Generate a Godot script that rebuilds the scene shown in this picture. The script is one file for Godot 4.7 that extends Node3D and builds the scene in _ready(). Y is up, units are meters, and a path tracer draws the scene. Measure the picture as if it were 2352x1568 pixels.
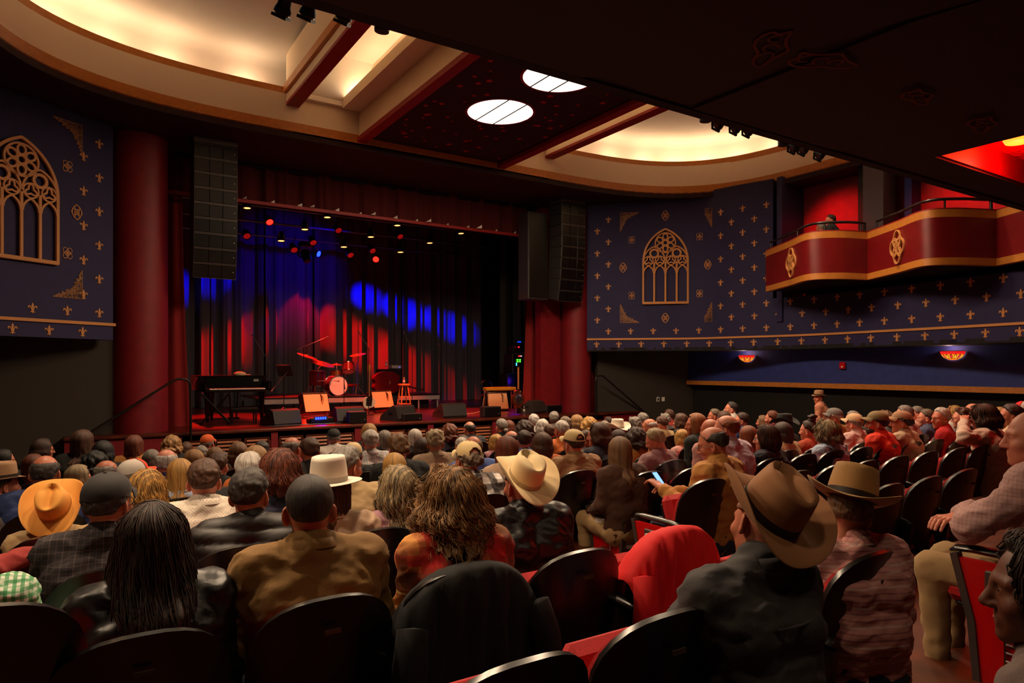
extends Node3D
# A theatre before the show: raked rows of black-shelled red seats, the audience, a lit stage, and the coved ceiling over it.
# x runs along the stage to the right, -z towards the stage, y up; the camera stands near the house-left wall under the balcony.

var env: Environment

func _ready() -> void:
	# camera
	var cam := Camera3D.new()
	cam.name = "camera"
	add_child(cam)
	cam.projection = Camera3D.PROJECTION_FRUSTUM
	cam.near = 0.1
	cam.far = 80.0
	cam.size = 0.1
	cam.frustum_offset = Vector2(0.0, 59.0 / 1568.0 * 0.1)
	cam.position = Vector3(0, 2.45, 0)
	cam.rotation_degrees = Vector3(0, -32.8, 0)
	cam.current = true
	# environment: a closed room, black outside
	var we := WorldEnvironment.new()
	we.name = "environment"
	env = Environment.new()
	env.background_mode = Environment.BG_COLOR
	env.background_color = Color.BLACK
	env.tonemap_mode = Environment.TONE_MAPPER_LINEAR
	env.tonemap_exposure = 1.0
	env.sdfgi_enabled = true
	env.ssao_enabled = true
	env.ssil_enabled = true
	we.environment = env
	add_child(we)
	lights()
	materials()
	shell()
	seats()
	ornaments()
	stage()
	people()
	fittings()

func omni(called: String, at: Vector3, c: Color, e: float, size := 0.1) -> void:
	var l := OmniLight3D.new()
	l.name = numbered(called)
	l.light_color = c
	l.light_energy = e
	l.light_size = size
	l.omni_range = 40.0
	l.omni_attenuation = 2.0
	l.shadow_enabled = true
	add_child(l)
	l.position = at

func spot(called: String, at: Vector3, to: Vector3, c: Color, e: float, angle: float, soft := 0.4, size := 0.08) -> void:
	var l := SpotLight3D.new()
	l.name = numbered(called)
	l.light_color = c
	l.light_energy = e
	l.light_size = size
	l.spot_range = 50.0
	l.spot_attenuation = 2.0
	l.spot_angle = angle
	l.spot_angle_attenuation = soft
	l.shadow_enabled = true
	add_child(l)
	l.look_at_from_position(at, to, Vector3.UP if absf((to - at).normalized().y) < 0.98 else Vector3.RIGHT)

func area(called: String, at: Vector3, to: Vector3, c: Color, e: float, sx: float, sy: float) -> void:
	var l := AreaLight3D.new()
	l.name = numbered(called)
	l.light_color = c
	l.light_energy = e
	l.area_size = Vector2(sx, sy)
	l.area_range = 50.0
	l.area_attenuation = 2.0
	l.area_normalize_energy = true
	l.shadow_enabled = true
	add_child(l)
	l.look_at_from_position(at, to, Vector3.UP if absf((to - at).normalized().y) < 0.98 else Vector3.FORWARD)

const DISCS := [11.17, 9.25, 7.33, 5.4]
const WARM := Color(1.0, 0.87, 0.72)

func lights() -> void:
	# ceiling discs, the house lights over the audience
	for i in 4:
		area("disc_light", P(6.93, 7.17, DISCS[i]), P(6.93, 0, DISCS[i]), WARM, [24.0, 24.0, 26.0, 14.0][i], 1.05, 1.05)  # the last two are out of view, placed to light the nearer rows
	# unseen recessed lamps placed to light the audience: left under the balcony edge, and high in both domes
	for q in [[-1.2, 3.6], [0.5, 3.62], [1.35, 3.62]]:
		spot("unseen_recessed_light", P(q[0], 4.5, q[1]), P(q[0] + 0.25, 0, q[1] - 0.7), WARM, 4.6, 62.0, 0.8, 0.12)  # out of view above the frame, lighting the nearest rows
	spot("unseen_recessed_light", P(0.9, 4.5, 1.0), P(1.2, 0, 1.9), WARM, 0.9, 62.0, 0.8, 0.12)  # unseen weak fill on the backs nearest the camera
	spot("unseen_recessed_light", P(2.9, 4.5, 0.4), P(3.0, 0, 1.4), WARM, 0.5, 60.0, 0.8, 0.12)  # second unseen fill lamp, for the near seats at right
	for q in [[1.2, 8.3], [2.2, 6.9], [11.6, 8.3], [12.0, 6.9]]:
		spot("unseen_recessed_light", P(q[0], 8.9, q[1]), P(q[0] + (0.4 if q[0] < 7 else -1.0), 0, q[1] - 1.2), WARM, 30.0 if q[0] < 7 else 22.0, 52.0, 0.7, 0.15)  # dome lamps out of view, lighting the middle and far rows
	# light hidden in the ceiling coves
	for side in [-1, 1]:
		for i in 15:
			var a := PI * (0.02 + 0.96 * i / 14.0)
			var q := cove_point(side, a, 0.22)
			omni("cove_light", P(q.x, 8.02, q.y), Color(1.0, 0.89, 0.72), 0.3, 0.12)
	for x in [5.02, 8.88]:
		for i in 6:
			omni("cove_light", P(x, 8.04, 8.6 + i * 1.0), Color(1.0, 0.89, 0.72), 0.2, 0.1)
	# stage: unseen spots that put orange on the amplifiers, red over the floor
	spot("unseen_stage_spot", P(5.6, 6.2, 14.6), P(5.5, 1.5, 17.9), Color(1.0, 0.33, 0.1), 95.0, 9.0, 0.8)
	spot("unseen_stage_spot", P(7.9, 6.2, 14.8), P(7.8, 1.5, 18.6), Color(1.0, 0.33, 0.1), 85.0, 9.0, 0.8)
	spot("unseen_stage_spot", P(9.6, 6.6, 15.2), P(8.7, 1.7, 18.9), Color(1.0, 0.2, 0.07), 55.0, 10.0, 0.8)
	spot("unseen_stage_spot", P(6.5, 6.6, 17.4), P(6.7, 1.9, 20.3), Color(1.0, 0.36, 0.24), 80.0, 16.0, 0.8)
	spot("unseen_stage_spot", P(6.5, 6.2, 22.6), P(6.4, 1.1, 18.6), Color(1.0, 0.1, 0.04), 150.0, 26.0, 0.7)
	spot("unseen_stage_spot", P(3.0, 6.2, 22.4), P(3.6, 1.1, 18.4), Color(1.0, 0.1, 0.04), 120.0, 20.0, 0.6)
	spot("unseen_stage_spot", P(11.0, 6.2, 21.5), P(10.0, 1.1, 17.6), Color(1.0, 0.13, 0.05), 90.0, 16.0, 0.7)
	spot("unseen_stage_spot", P(12.6, 6.4, 20.5), P(12.2, 1.1, 22.0), Color(0.25, 0.05, 1.0), 25.0, 18.0, 0.7)
	spot("unseen_stage_spot", P(9.4, 6.6, 14.7), P(9.9, 1.6, 16.7), Color(1.0, 0.5, 0.25), 22.0, 20.0, 0.9)
	spot("unseen_stage_spot", P(5.0, 6.6, 14.4), P(5.6, 1.2, 15.6), Color(1.0, 0.6, 0.42), 10.0, 32.0, 0.9)
	# backdrop: beams that graze the curtain, blue to both sides above, red in two arms below, some from unseen lamps
	spot("curtain_spot", P(7.0, 6.9, 19.5), P(6.2, 5.7, 23.7), Color(0.005, 0.02, 1.0), 22.0, 30.0, 1.0)
	for q in [[8.9, 5.0, 150.0, 8.5], [10.4, 4.55, 260.0, 7.0], [12.2, 4.1, 330.0, 5.5]]:
		spot("curtain_spot", P(6.43, 5.95, 21.2), P(q[0], q[1], 23.65), Color(0.01, 0.02, 1.0), q[2], q[3], 0.9)
	for q in [[2.8, 4.9, 90.0, 8.0], [3.9, 5.3, 60.0, 9.0]]:
		spot("curtain_spot", P(6.0, 6.6, 20.8), P(q[0], q[1], 23.65), Color(0.01, 0.03, 1.0), q[2], q[3], 0.9)
	for q in [[5.2, 3.6, 70.0, 10.0], [4.0, 3.0, 100.0, 9.0], [2.9, 2.3, 130.0, 8.5]]:
		spot("curtain_spot", P(8.28, 5.94, 21.0), P(q[0], q[1], 23.65), Color(1.0, 0.012, 0.02), q[2], q[3], 0.6)
	for q in [[7.9, 3.7, 70.0, 10.0], [9.2, 3.0, 100.0, 9.0], [10.8, 2.1, 120.0, 8.0]]:
		spot("curtain_spot", P(4.3, 5.94, 21.0), P(q[0], q[1], 23.65), Color(1.0, 0.012, 0.02), q[2], q[3], 0.6)
	spot("curtain_spot", P(6.4, 6.2, 21.0), P(6.6, 4.0, 23.65), Color(1.0, 0.012, 0.02), 32.0, 14.0, 0.4)
	# red light: unseen spots for the side boxes, and the lamp in the balcony soffit
	spot("unseen_box_spot", P(14.3, 6.9, 10.4), P(15.9, 5.3, 9.6), Color(1.0, 0.07, 0.12), 9.0, 42.0, 1.0)
	spot("unseen_box_spot", P(14.2, 6.9, 6.9), P(15.9, 5.3, 6.8), Color(1.0, 0.07, 0.12), 9.0, 45.0, 1.0)
	omni("soffit_lamp", P(8.5, 4.7, 3.2), Color(1.0, 0.16, 0.1), 1.6, 0.1)

# plan of the cove at angle a (0 at the beam on the stage side, PI at the beam on the balcony side), set back by r
func cove_point(side: int, a: float, r: float) -> Vector2:
	# superellipse about the hall's axis
	var ex := 2.0 / 3.0
	var cx := 3.75 if side < 0 else 10.15
	var s := sin(a)
	var c := cos(a)
	var x := pow(absf(s), ex) * (5.0 + r)
	var d := signf(c) * pow(absf(c), ex) * (4.25 + r)
	return Vector2(cx + side * x, 9.75 + d)
# ---------------------------------------------------------------- mesh builder
class MB:
	var v := PackedVector3Array()
	var n := PackedVector3Array()
	var uv := PackedVector2Array()
	var ix := PackedInt32Array()

	# raw indexed piece; faces counter-clockwise seen from outside; closed pieces are turned outward by their volume
	func add(pv: PackedVector3Array, pf: PackedInt32Array, mode := 1, closed := true, puv := PackedVector2Array(), flip := false) -> void:
		var f := pf
		if closed:
			var vol := 0.0
			var o := pv[0]
			for i in range(0, f.size(), 3):
				vol += (pv[f[i]] - o).dot((pv[f[i + 1]] - o).cross(pv[f[i + 2]] - o))
			flip = vol < 0.0
		if flip:
			f = pf.duplicate()
			for i in range(0, f.size(), 3):
				var t := f[i + 1]
				f[i + 1] = f[i + 2]
				f[i + 2] = t
		var base := v.size()
		var has := puv.size() == pv.size()
		if mode == 1:
			var nn := PackedVector3Array()
			nn.resize(pv.size())
			for i in range(0, f.size(), 3):
				var a := f[i]
				var b := f[i + 1]
				var c := f[i + 2]
				var fn := (pv[b] - pv[a]).cross(pv[c] - pv[a])
				nn[a] += fn
				nn[b] += fn
				nn[c] += fn
			for i in nn.size():
				nn[i] = nn[i].normalized() if nn[i].length_squared() > 0.0 else Vector3.UP
			v.append_array(pv)
			n.append_array(nn)
			if has:
				uv.append_array(puv)
			else:
				for p in pv:
					uv.append(Vector2(p.x + p.z, p.y))
			for i in range(0, f.size(), 3):
				ix.append(base + f[i])
				ix.append(base + f[i + 2])
				ix.append(base + f[i + 1])
			return
		# flat (0) or auto-smooth (2)
		var fns := PackedVector3Array()
		for i in range(0, f.size(), 3):
			fns.append((pv[f[i + 1]] - pv[f[i]]).cross(pv[f[i + 2]] - pv[f[i]]))
		var adj := []
		if mode == 2:
			adj.resize(pv.size())
			for i in pv.size():
				adj[i] = PackedInt32Array()
			for i in f.size():
				var l: PackedInt32Array = adj[f[i]]
				l.append(i / 3)
				adj[f[i]] = l
		for i in range(0, f.size(), 3):
			var fn := fns[i / 3]
			var u := fn.normalized()
			for k in [0, 2, 1]:
				var q := f[i + k]
				var nv := u
				if mode == 2:
					nv = Vector3.ZERO
					for j in adj[q]:
						if fns[j].normalized().dot(u) > 0.72:
							nv += fns[j]
					nv = nv.normalized()
				ix.append(v.size())
				v.append(pv[q])
				n.append(nv)
				uv.append(puv[q] if has else Vector2(pv[q].x + pv[q].z, pv[q].y))

	func box(c: Vector3, s: Vector3, b := Basis(), ch := 0.0) -> void:
		var pv := PackedVector3Array()
		var pf := PackedInt32Array()
		var h := s * 0.5
		if ch <= 0.0:
			for i in 8:
				pv.append(c + b * Vector3(h.x * (1 if i & 1 else -1), h.y * (1 if i & 2 else -1), h.z * (1 if i & 4 else -1)))
			pf = PackedInt32Array([0, 2, 1, 1, 2, 3, 4, 5, 6, 5, 7, 6, 0, 1, 4, 1, 5, 4, 2, 6, 3, 3, 6, 7, 0, 4, 2, 2, 4, 6, 1, 3, 5, 3, 7, 5])
			add(pv, pf, 0)
			return
		ch = minf(ch, minf(h.x, minf(h.y, h.z)) * 0.95)
		for i in 8:
			var sg := Vector3(1 if i & 1 else -1, 1 if i & 2 else -1, 1 if i & 4 else -1)
			for a in 3:
				var q := sg * (h - Vector3.ONE * ch)
				q[a] = sg[a] * h[a]
				pv.append(q)
		var quads := []
		for a in 3:
			for sgn in 2:
				var l := []
				for i in 8:
					if ((i >> a) & 1) == sgn:
						l.append(i * 3 + a)
				quads.append([l[0], l[1], l[3], l[2]])
		for a in 3:
			var b1 := (a + 1) % 3
			var b2 := (a + 2) % 3
			for i in 8:
				if (i >> a) & 1:
					continue
				var j := i | (1 << a)
				quads.append([i * 3 + b1, j * 3 + b1, j * 3 + b2, i * 3 + b2])
		for i in 8:
			quads.append([i * 3, i * 3 + 1, i * 3 + 2])
		for q in quads:
			var fn: Vector3 = (pv[q[1]] - pv[q[0]]).cross(pv[q[2]] - pv[q[0]])
			if fn.dot(pv[q[0]] + pv[q[1]] + pv[q[2]]) < 0.0:
				q.reverse()
			for k in range(1, q.size() - 1):
				pf.append_array([q[0], q[k], q[k + 1]])
		for i in pv.size():
			pv[i] = c + b * pv[i]
		add(pv, pf, 0)

	func tube(pts: Array, r, sides := 8, caps := true, flat := 1.0) -> void:
		var m := pts.size()
		var pv := PackedVector3Array()
		var pf := PackedInt32Array()
		var t0: Vector3 = (pts[1] - pts[0]).normalized()
		var up := Vector3.UP if absf(t0.y) < 0.9 else Vector3.RIGHT
		var side := t0.cross(up).normalized()
		for i in m:
			var t: Vector3 = (pts[mini(i + 1, m - 1)] - pts[maxi(i - 1, 0)]).normalized()
			side = (side - t * side.dot(t)).normalized()
			var w := t.cross(side)
			var rr: float = r[i] if r is Array else r
			for k in sides:
				var a := TAU * k / sides
				pv.append(pts[i] + side * cos(a) * rr + w * sin(a) * rr * flat)
		for i in m - 1:
			for k in sides:
				var k2 := (k + 1) % sides
				pf.append_array([i * sides + k, (i + 1) * sides + k, i * sides + k2, i * sides + k2, (i + 1) * sides + k, (i + 1) * sides + k2])
		if caps:
			for e in 2:
				var o := 0 if e == 0 else (m - 1) * sides
				pv.append(pts[0 if e == 0 else m - 1])
				var ci := pv.size() - 1
				for k in sides:
					var k2 := (k + 1) % sides
					if e == 0:
						pf.append_array([ci, o + k, o + k2])
					else:
						pf.append_array([ci, o + k2, o + k])
		add(pv, pf, 2 if sides <= 12 and caps else 1)

	# profile of (radius, y); turned round the y axis of xf
	func lathe(prof: Array, segs := 20, xf := Transform3D(), mode := 2, sx := 1.0, sz := 1.0) -> void:
		var pv := PackedVector3Array()
		var pf := PackedInt32Array()
		var m := prof.size()
		for i in m:
			for k in segs:
				var a := TAU * k / segs
				pv.append(xf * Vector3(prof[i].x * cos(a) * sx, prof[i].y, prof[i].x * sin(a) * sz))
		for i in m - 1:
			for k in segs:
				var k2 := (k + 1) % segs
				pf.append_array([i * segs + k, (i + 1) * segs + k, i * segs + k2, i * segs + k2, (i + 1) * segs + k, (i + 1) * segs + k2])
		add(pv, pf, mode)

	func cyl(a: Vector3, b: Vector3, r: float, segs := 14, r2 := -1.0) -> void:
		tube([a, b], [r, r if r2 < 0 else r2], segs)

	func ball(c: Vector3, r: Vector3, segs := 14, rings := 8, b := Basis()) -> void:
		var prof := []
		for i in rings + 1:
			var t := PI * i / rings
			prof.append(Vector2(maxf(sin(t), 0.0005), -cos(t)))
		lathe(prof, segs, Transform3D(b * Basis.from_scale(r), c), 1)

	# flat outline (x, y) extruded along z from -d/2 to d/2
	func prism(poly: PackedVector2Array, d: float, xf := Transform3D(), mode := 2) -> void:
		var tri := Geometry2D.triangulate_polygon(poly)
		var m := poly.size()
		var pv := PackedVector3Array()
		var pf := PackedInt32Array()
		for s in [-0.5, 0.5]:
			for p in poly:
				pv.append(xf * Vector3(p.x, p.y, d * s))
		var area := 0.0
		for i in m:
			area += poly[i].cross(poly[(i + 1) % m])
		for i in range(0, tri.size(), 3):
			var a := tri[i]
			var b := tri[i + 1]
			var c := tri[i + 2]
			if (poly[b] - poly[a]).cross(poly[c] - poly[a]) < 0:
				var t := b
				b = c
				c = t
			pf.append_array([a, c, b, a + m, b + m, c + m])
		for i in m:
			var j := (i + 1) % m
			if area > 0:
				pf.append_array([i, j, i + m, j, j + m, i + m])
			else:
				pf.append_array([i, i + m, j, j, i + m, j + m])
		add(pv, pf, mode)

	# a bar of width w and depth d along a flat path (x, y)
	func bar(path: Array, w: float, d: float, xf := Transform3D(), loop := false) -> void:
		var m := path.size()
		var pv := PackedVector3Array()
		var pf := PackedInt32Array()
		for i in m:
			var p0: Vector2 = path[(i - 1 + m) % m] if loop or i > 0 else path[i]
			var p1: Vector2 = path[(i + 1) % m] if loop or i < m - 1 else path[i]
			var t := (p1 - p0).normalized()
			var q := Vector2(-t.y, t.x) * w * 0.5
			for c in [[1, -1], [-1, -1], [-1, 1], [1, 1]]:
				pv.append(xf * Vector3(path[i].x + q.x * c[0], path[i].y + q.y * c[0], c[1] * d * 0.5))
		var steps := m if loop else m - 1
		for i in steps:
			var j := (i + 1) % m
			for k in 4:
				var k2 := (k + 1) % 4
				pf.append_array([i * 4 + k, j * 4 + k, i * 4 + k2, i * 4 + k2, j * 4 + k, j * 4 + k2])
		if not loop:
			var e := (m - 1) * 4
			pf.append_array([0, 1, 2, 0, 2, 3, e, e + 2, e + 1, e, e + 3, e + 2])
		add(pv, pf, 2)

	# sheet of nu x nv points with thickness th (0: single sheet)
	func sheet(p: PackedVector3Array, nu: int, nv: int, th := 0.0, wrap := false, flip := false, mode := 1, uvs := PackedVector2Array()) -> void:
		var pf := PackedInt32Array()
		var cu := nu if wrap else nu - 1
		for j in nv - 1:
			for i in cu:
				var i2 := (i + 1) % nu
				var a := j * nu + i
				var b := j * nu + i2
				var c := (j + 1) * nu + i
				var e := (j + 1) * nu + i2
				if flip:
					pf.append_array([a, c, b, b, c, e])
				else:
					pf.append_array([a, b, c, b, e, c])
		if th == 0.0:
			add(p, pf, mode, false, uvs)
			return
		var nn := PackedVector3Array()
		nn.resize(p.size())
		for i in range(0, pf.size(), 3):
			var fn := (p[pf[i + 1]] - p[pf[i]]).cross(p[pf[i + 2]] - p[pf[i]])
			for k in 3:
				nn[pf[i + k]] += fn
		var pv := p.duplicate()
		var m := p.size()
		for i in m:
			pv.append(p[i] - nn[i].normalized() * th)
		var all := pf.duplicate()
		for i in range(0, pf.size(), 3):
			all.append_array([pf[i] + m, pf[i + 2] + m, pf[i + 1] + m])
		var edges := []
		for i in cu:
			edges.append([i, (i + 1) % nu])
			edges.append([(nv - 1) * nu + (i + 1) % nu, (nv - 1) * nu + i])
		if not wrap:
			for j in nv - 1:
				edges.append([(j + 1) * nu, j * nu])
				edges.append([j * nu + nu - 1, (j + 1) * nu + nu - 1])
		for e in edges:
			if flip:
				all.append_array([e[0], e[1], e[0] + m, e[1], e[1] + m, e[0] + m])
			else:
				all.append_array([e[0], e[0] + m, e[1], e[1], e[0] + m, e[1] + m])
		var u2 := uvs.duplicate()
		if uvs.size() == m:
			u2.append_array(uvs)
		add(pv, all, mode, true, u2)

	func take(o: MB, t := Transform3D()) -> void:
		var base := v.size()
		var q := t.basis.inverse().transposed()
		for i in o.v.size():
			v.append(t * o.v[i])
			n.append((q * o.n[i]).normalized())
		uv.append_array(o.uv)
		for i in o.ix:
			ix.append(base + i)

	func mesh() -> ArrayMesh:
		var a := []
		a.resize(Mesh.ARRAY_MAX)
		a[Mesh.ARRAY_VERTEX] = v
		a[Mesh.ARRAY_NORMAL] = n
		a[Mesh.ARRAY_TEX_UV] = uv
		a[Mesh.ARRAY_INDEX] = ix
		var m := ArrayMesh.new()
		m.add_surface_from_arrays(Mesh.PRIMITIVE_TRIANGLES, a)
		return m

# ---------------------------------------------------------------- distance field (bodies, heads, hands, clothes)
class Field:
	var lo: Vector3
	var c: float
	var nx: int
	var ny: int
	var nz: int
	var f := PackedFloat32Array()

	func _init(a: Vector3, b: Vector3, cell: float) -> void:
		lo = a
		c = cell
		nx = int((b.x - a.x) / cell) + 2
		ny = int((b.y - a.y) / cell) + 2
		nz = int((b.z - a.z) / cell) + 2
		f.resize(nx * ny * nz)
		f.fill(0.3)

	func cap(a: Vector3, b: Vector3, ra: float, rb: float, k := 0.03) -> void:
		var m := maxf(ra, rb) + k + 2.0 * c
		var p0 := (a.min(b) - Vector3.ONE * m - lo) / c
		var p1 := (a.max(b) + Vector3.ONE * m - lo) / c
		var ba := b - a
		var inv := 1.0 / maxf(ba.dot(ba), 1e-9)
		var dr := rb - ra
		for z in range(maxi(0, int(p0.z)), mini(nz, int(p1.z) + 1)):
			for y in range(maxi(0, int(p0.y)), mini(ny, int(p1.y) + 1)):
				var row := (z * ny + y) * nx
				var q := lo + Vector3(0, y * c, z * c) - a
				for x in range(maxi(0, int(p0.x)), mini(nx, int(p1.x) + 1)):
					var pa := q + Vector3(x * c, 0, 0)
					var t := clampf(pa.dot(ba) * inv, 0.0, 1.0)
					var d := (pa - ba * t).length() - ra - dr * t
					var g := f[row + x]
					var h := k - absf(d - g)
					f[row + x] = minf(d, g) - (h * h * 0.25 / k if h > 0.0 else 0.0)

	func ell(o: Vector3, r: Vector3, k := 0.03, bs := Basis(), carve := false) -> void:
		var big := maxf(r.x, maxf(r.y, r.z)) + k + 2.0 * c
		var p0 := (o - Vector3.ONE * big - lo) / c
		var p1 := (o + Vector3.ONE * big - lo) / c
		var iv := bs.inverse()
		var ir := Vector3(1.0 / r.x, 1.0 / r.y, 1.0 / r.z)
		for z in range(maxi(0, int(p0.z)), mini(nz, int(p1.z) + 1)):
			for y in range(maxi(0, int(p0.y)), mini(ny, int(p1.y) + 1)):
				var row := (z * ny + y) * nx
				for x in range(maxi(0, int(p0.x)), mini(nx, int(p1.x) + 1)):
					var p := iv * (lo + Vector3(x * c, y * c, z * c) - o)
					var s := p * ir
					var k0 := s.length()
					var k1 := (s * ir).length()
					var d := k0 * (k0 - 1.0) / maxf(k1, 1e-6)
					var g := f[row + x]
					if carve:
						d = -d
						var h2 := k - absf(d - g)
						f[row + x] = maxf(d, g) + (h2 * h2 * 0.25 / k if h2 > 0.0 else 0.0)
					else:
						var h := k - absf(d - g)
						f[row + x] = minf(d, g) - (h * h * 0.25 / k if h > 0.0 else 0.0)

	func into(mb: MB) -> void:
		var id := PackedInt32Array()
		id.resize(nx * ny * nz)
		id.fill(-1)
		var pv := PackedVector3Array()
		var pf := PackedInt32Array()
		var sy := nx
		var sz := nx * ny
		for z in nz - 1:
			for y in ny - 1:
				var r := z * sz + y * sy
				for x in nx - 1:
					var i := r + x
					var a0 := f[i]
					if a0 > 2.0 * c or a0 < -2.0 * c:
						continue
					var a1 := f[i + 1]
					var a2 := f[i + sy]
					var a3 := f[i + sy + 1]
					var a4 := f[i + sz]
					var a5 := f[i + sz + 1]
					var a6 := f[i + sz + sy]
					var a7 := f[i + sz + sy + 1]
					var neg := int(a0 < 0) + int(a1 < 0) + int(a2 < 0) + int(a3 < 0) + int(a4 < 0) + int(a5 < 0) + int(a6 < 0) + int(a7 < 0)
					if neg == 0 or neg == 8:
						continue
					var s := Vector3.ZERO
					var w := 0
					if (a0 < 0) != (a1 < 0):
						s += Vector3(a0 / (a0 - a1), 0, 0)
						w += 1
					if (a2 < 0) != (a3 < 0):
						s += Vector3(a2 / (a2 - a3), 1, 0)
						w += 1
					if (a4 < 0) != (a5 < 0):
						s += Vector3(a4 / (a4 - a5), 0, 1)
						w += 1
					if (a6 < 0) != (a7 < 0):
						s += Vector3(a6 / (a6 - a7), 1, 1)
						w += 1
					if (a0 < 0) != (a2 < 0):
						s += Vector3(0, a0 / (a0 - a2), 0)
						w += 1
					if (a1 < 0) != (a3 < 0):
						s += Vector3(1, a1 / (a1 - a3), 0)
						w += 1
					if (a4 < 0) != (a6 < 0):
						s += Vector3(0, a4 / (a4 - a6), 1)
						w += 1
					if (a5 < 0) != (a7 < 0):
						s += Vector3(1, a5 / (a5 - a7), 1)
						w += 1
					if (a0 < 0) != (a4 < 0):
						s += Vector3(0, 0, a0 / (a0 - a4))
						w += 1
					if (a1 < 0) != (a5 < 0):
						s += Vector3(1, 0, a1 / (a1 - a5))
						w += 1
					if (a2 < 0) != (a6 < 0):
						s += Vector3(0, 1, a2 / (a2 - a6))
						w += 1
					if (a3 < 0) != (a7 < 0):
						s += Vector3(1, 1, a3 / (a3 - a7))
						w += 1
					id[i] = pv.size()
					pv.append(lo + (Vector3(x, y, z) + s / w) * c)
					if y > 0 and z > 0 and (a0 < 0) != (a1 < 0):
						quad(pf, id[i], id[i - sy], id[i - sy - sz], id[i - sz], a0 < 0)
					if x > 0 and z > 0 and (a0 < 0) != (a2 < 0):
						quad(pf, id[i], id[i - sz], id[i - sz - 1], id[i - 1], a0 < 0)
					if x > 0 and y > 0 and (a0 < 0) != (a4 < 0):
						quad(pf, id[i], id[i - 1], id[i - 1 - sy], id[i - sy], a0 < 0)
		if pv.size():
			mb.add(pv, pf, 1)

	func quad(pf: PackedInt32Array, a: int, b: int, e: int, d: int, s: bool) -> void:
		if a < 0 or b < 0 or e < 0 or d < 0:
			return
		if s:
			pf.append_array([a, b, e, a, e, d])
		else:
			pf.append_array([a, e, b, a, d, e])

# ---------------------------------------------------------------- nodes
var M := {}
var A := {}            # shared meshes
var taken := {}

func numbered(called: String) -> String:
	var k: int = taken.get(called, 0)
	taken[called] = k + 1
	return called if k == 0 else "%s_%03d" % [called, k]

func tag(o: Node3D, label: String, category: String, group := "") -> Node3D:
	o.set_meta("label", label)
	o.set_meta("category", category)
	if group:
		o.set_meta("group", group)
	return o

func thing(called: String, label: String, category: String, at := Vector3.ZERO, turn := 0.0, group := "") -> Node3D:
	var o := Node3D.new()
	o.name = numbered(called)
	add_child(o)
	o.position = at
	o.rotation.y = turn
	tag(o, label, category, group)
	return o

func put(called: String, mesh, mat: Material, parent: Node3D = null, xf := Transform3D()) -> MeshInstance3D:
	var o := MeshInstance3D.new()
	o.mesh = mesh.mesh() if mesh is MB else mesh
	o.material_override = mat
	if parent:
		o.name = called
		parent.add_child(o, true)
	else:
		o.name = numbered(called)
		add_child(o)
	o.transform = xf
	return o

func struct(called: String, mb, mat: Material, label := "") -> MeshInstance3D:
	var o := put(called, mb, mat)
	o.set_meta("kind", "structure")
	if label:
		o.set_meta("label", label)
	return o

func P(x: float, y: float, d: float) -> Vector3:
	return Vector3(x, y, -d)

# ---------------------------------------------------------------- materials
func mat(called: String, c: Color, rough := 0.8, metal := 0.0) -> StandardMaterial3D:
	var m := StandardMaterial3D.new()
	m.resource_name = called
	m.albedo_color = c
	m.roughness = rough
	m.metallic = metal
	M[called] = m
	return m

func glow(called: String, c: Color, e: float) -> StandardMaterial3D:
	var m := mat(called, c, 0.5)
	m.emission_enabled = true
	m.emission = c
	m.emission_energy_multiplier = e
	return m

func tri(m: StandardMaterial3D, tex: Texture2D, scale: float, world := false) -> StandardMaterial3D:
	m.albedo_texture = tex
	m.uv1_triplanar = true
	m.uv1_world_triplanar = world
	m.uv1_scale = Vector3.ONE * scale
	return m

func noise_tex(freq: float, ramp: Array, size := 256, sd := 1, fract := 4) -> NoiseTexture2D:
	var t := NoiseTexture2D.new()
	t.width = size
	t.height = size
	t.seamless = true
	var fn := FastNoiseLite.new()
	fn.seed = sd
	fn.frequency = freq
	fn.fractal_octaves = fract
	t.noise = fn
	var g := Gradient.new()
	g.set_color(0, ramp[0])
	g.set_color(1, ramp[1])
	t.color_ramp = g
	return t

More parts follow.
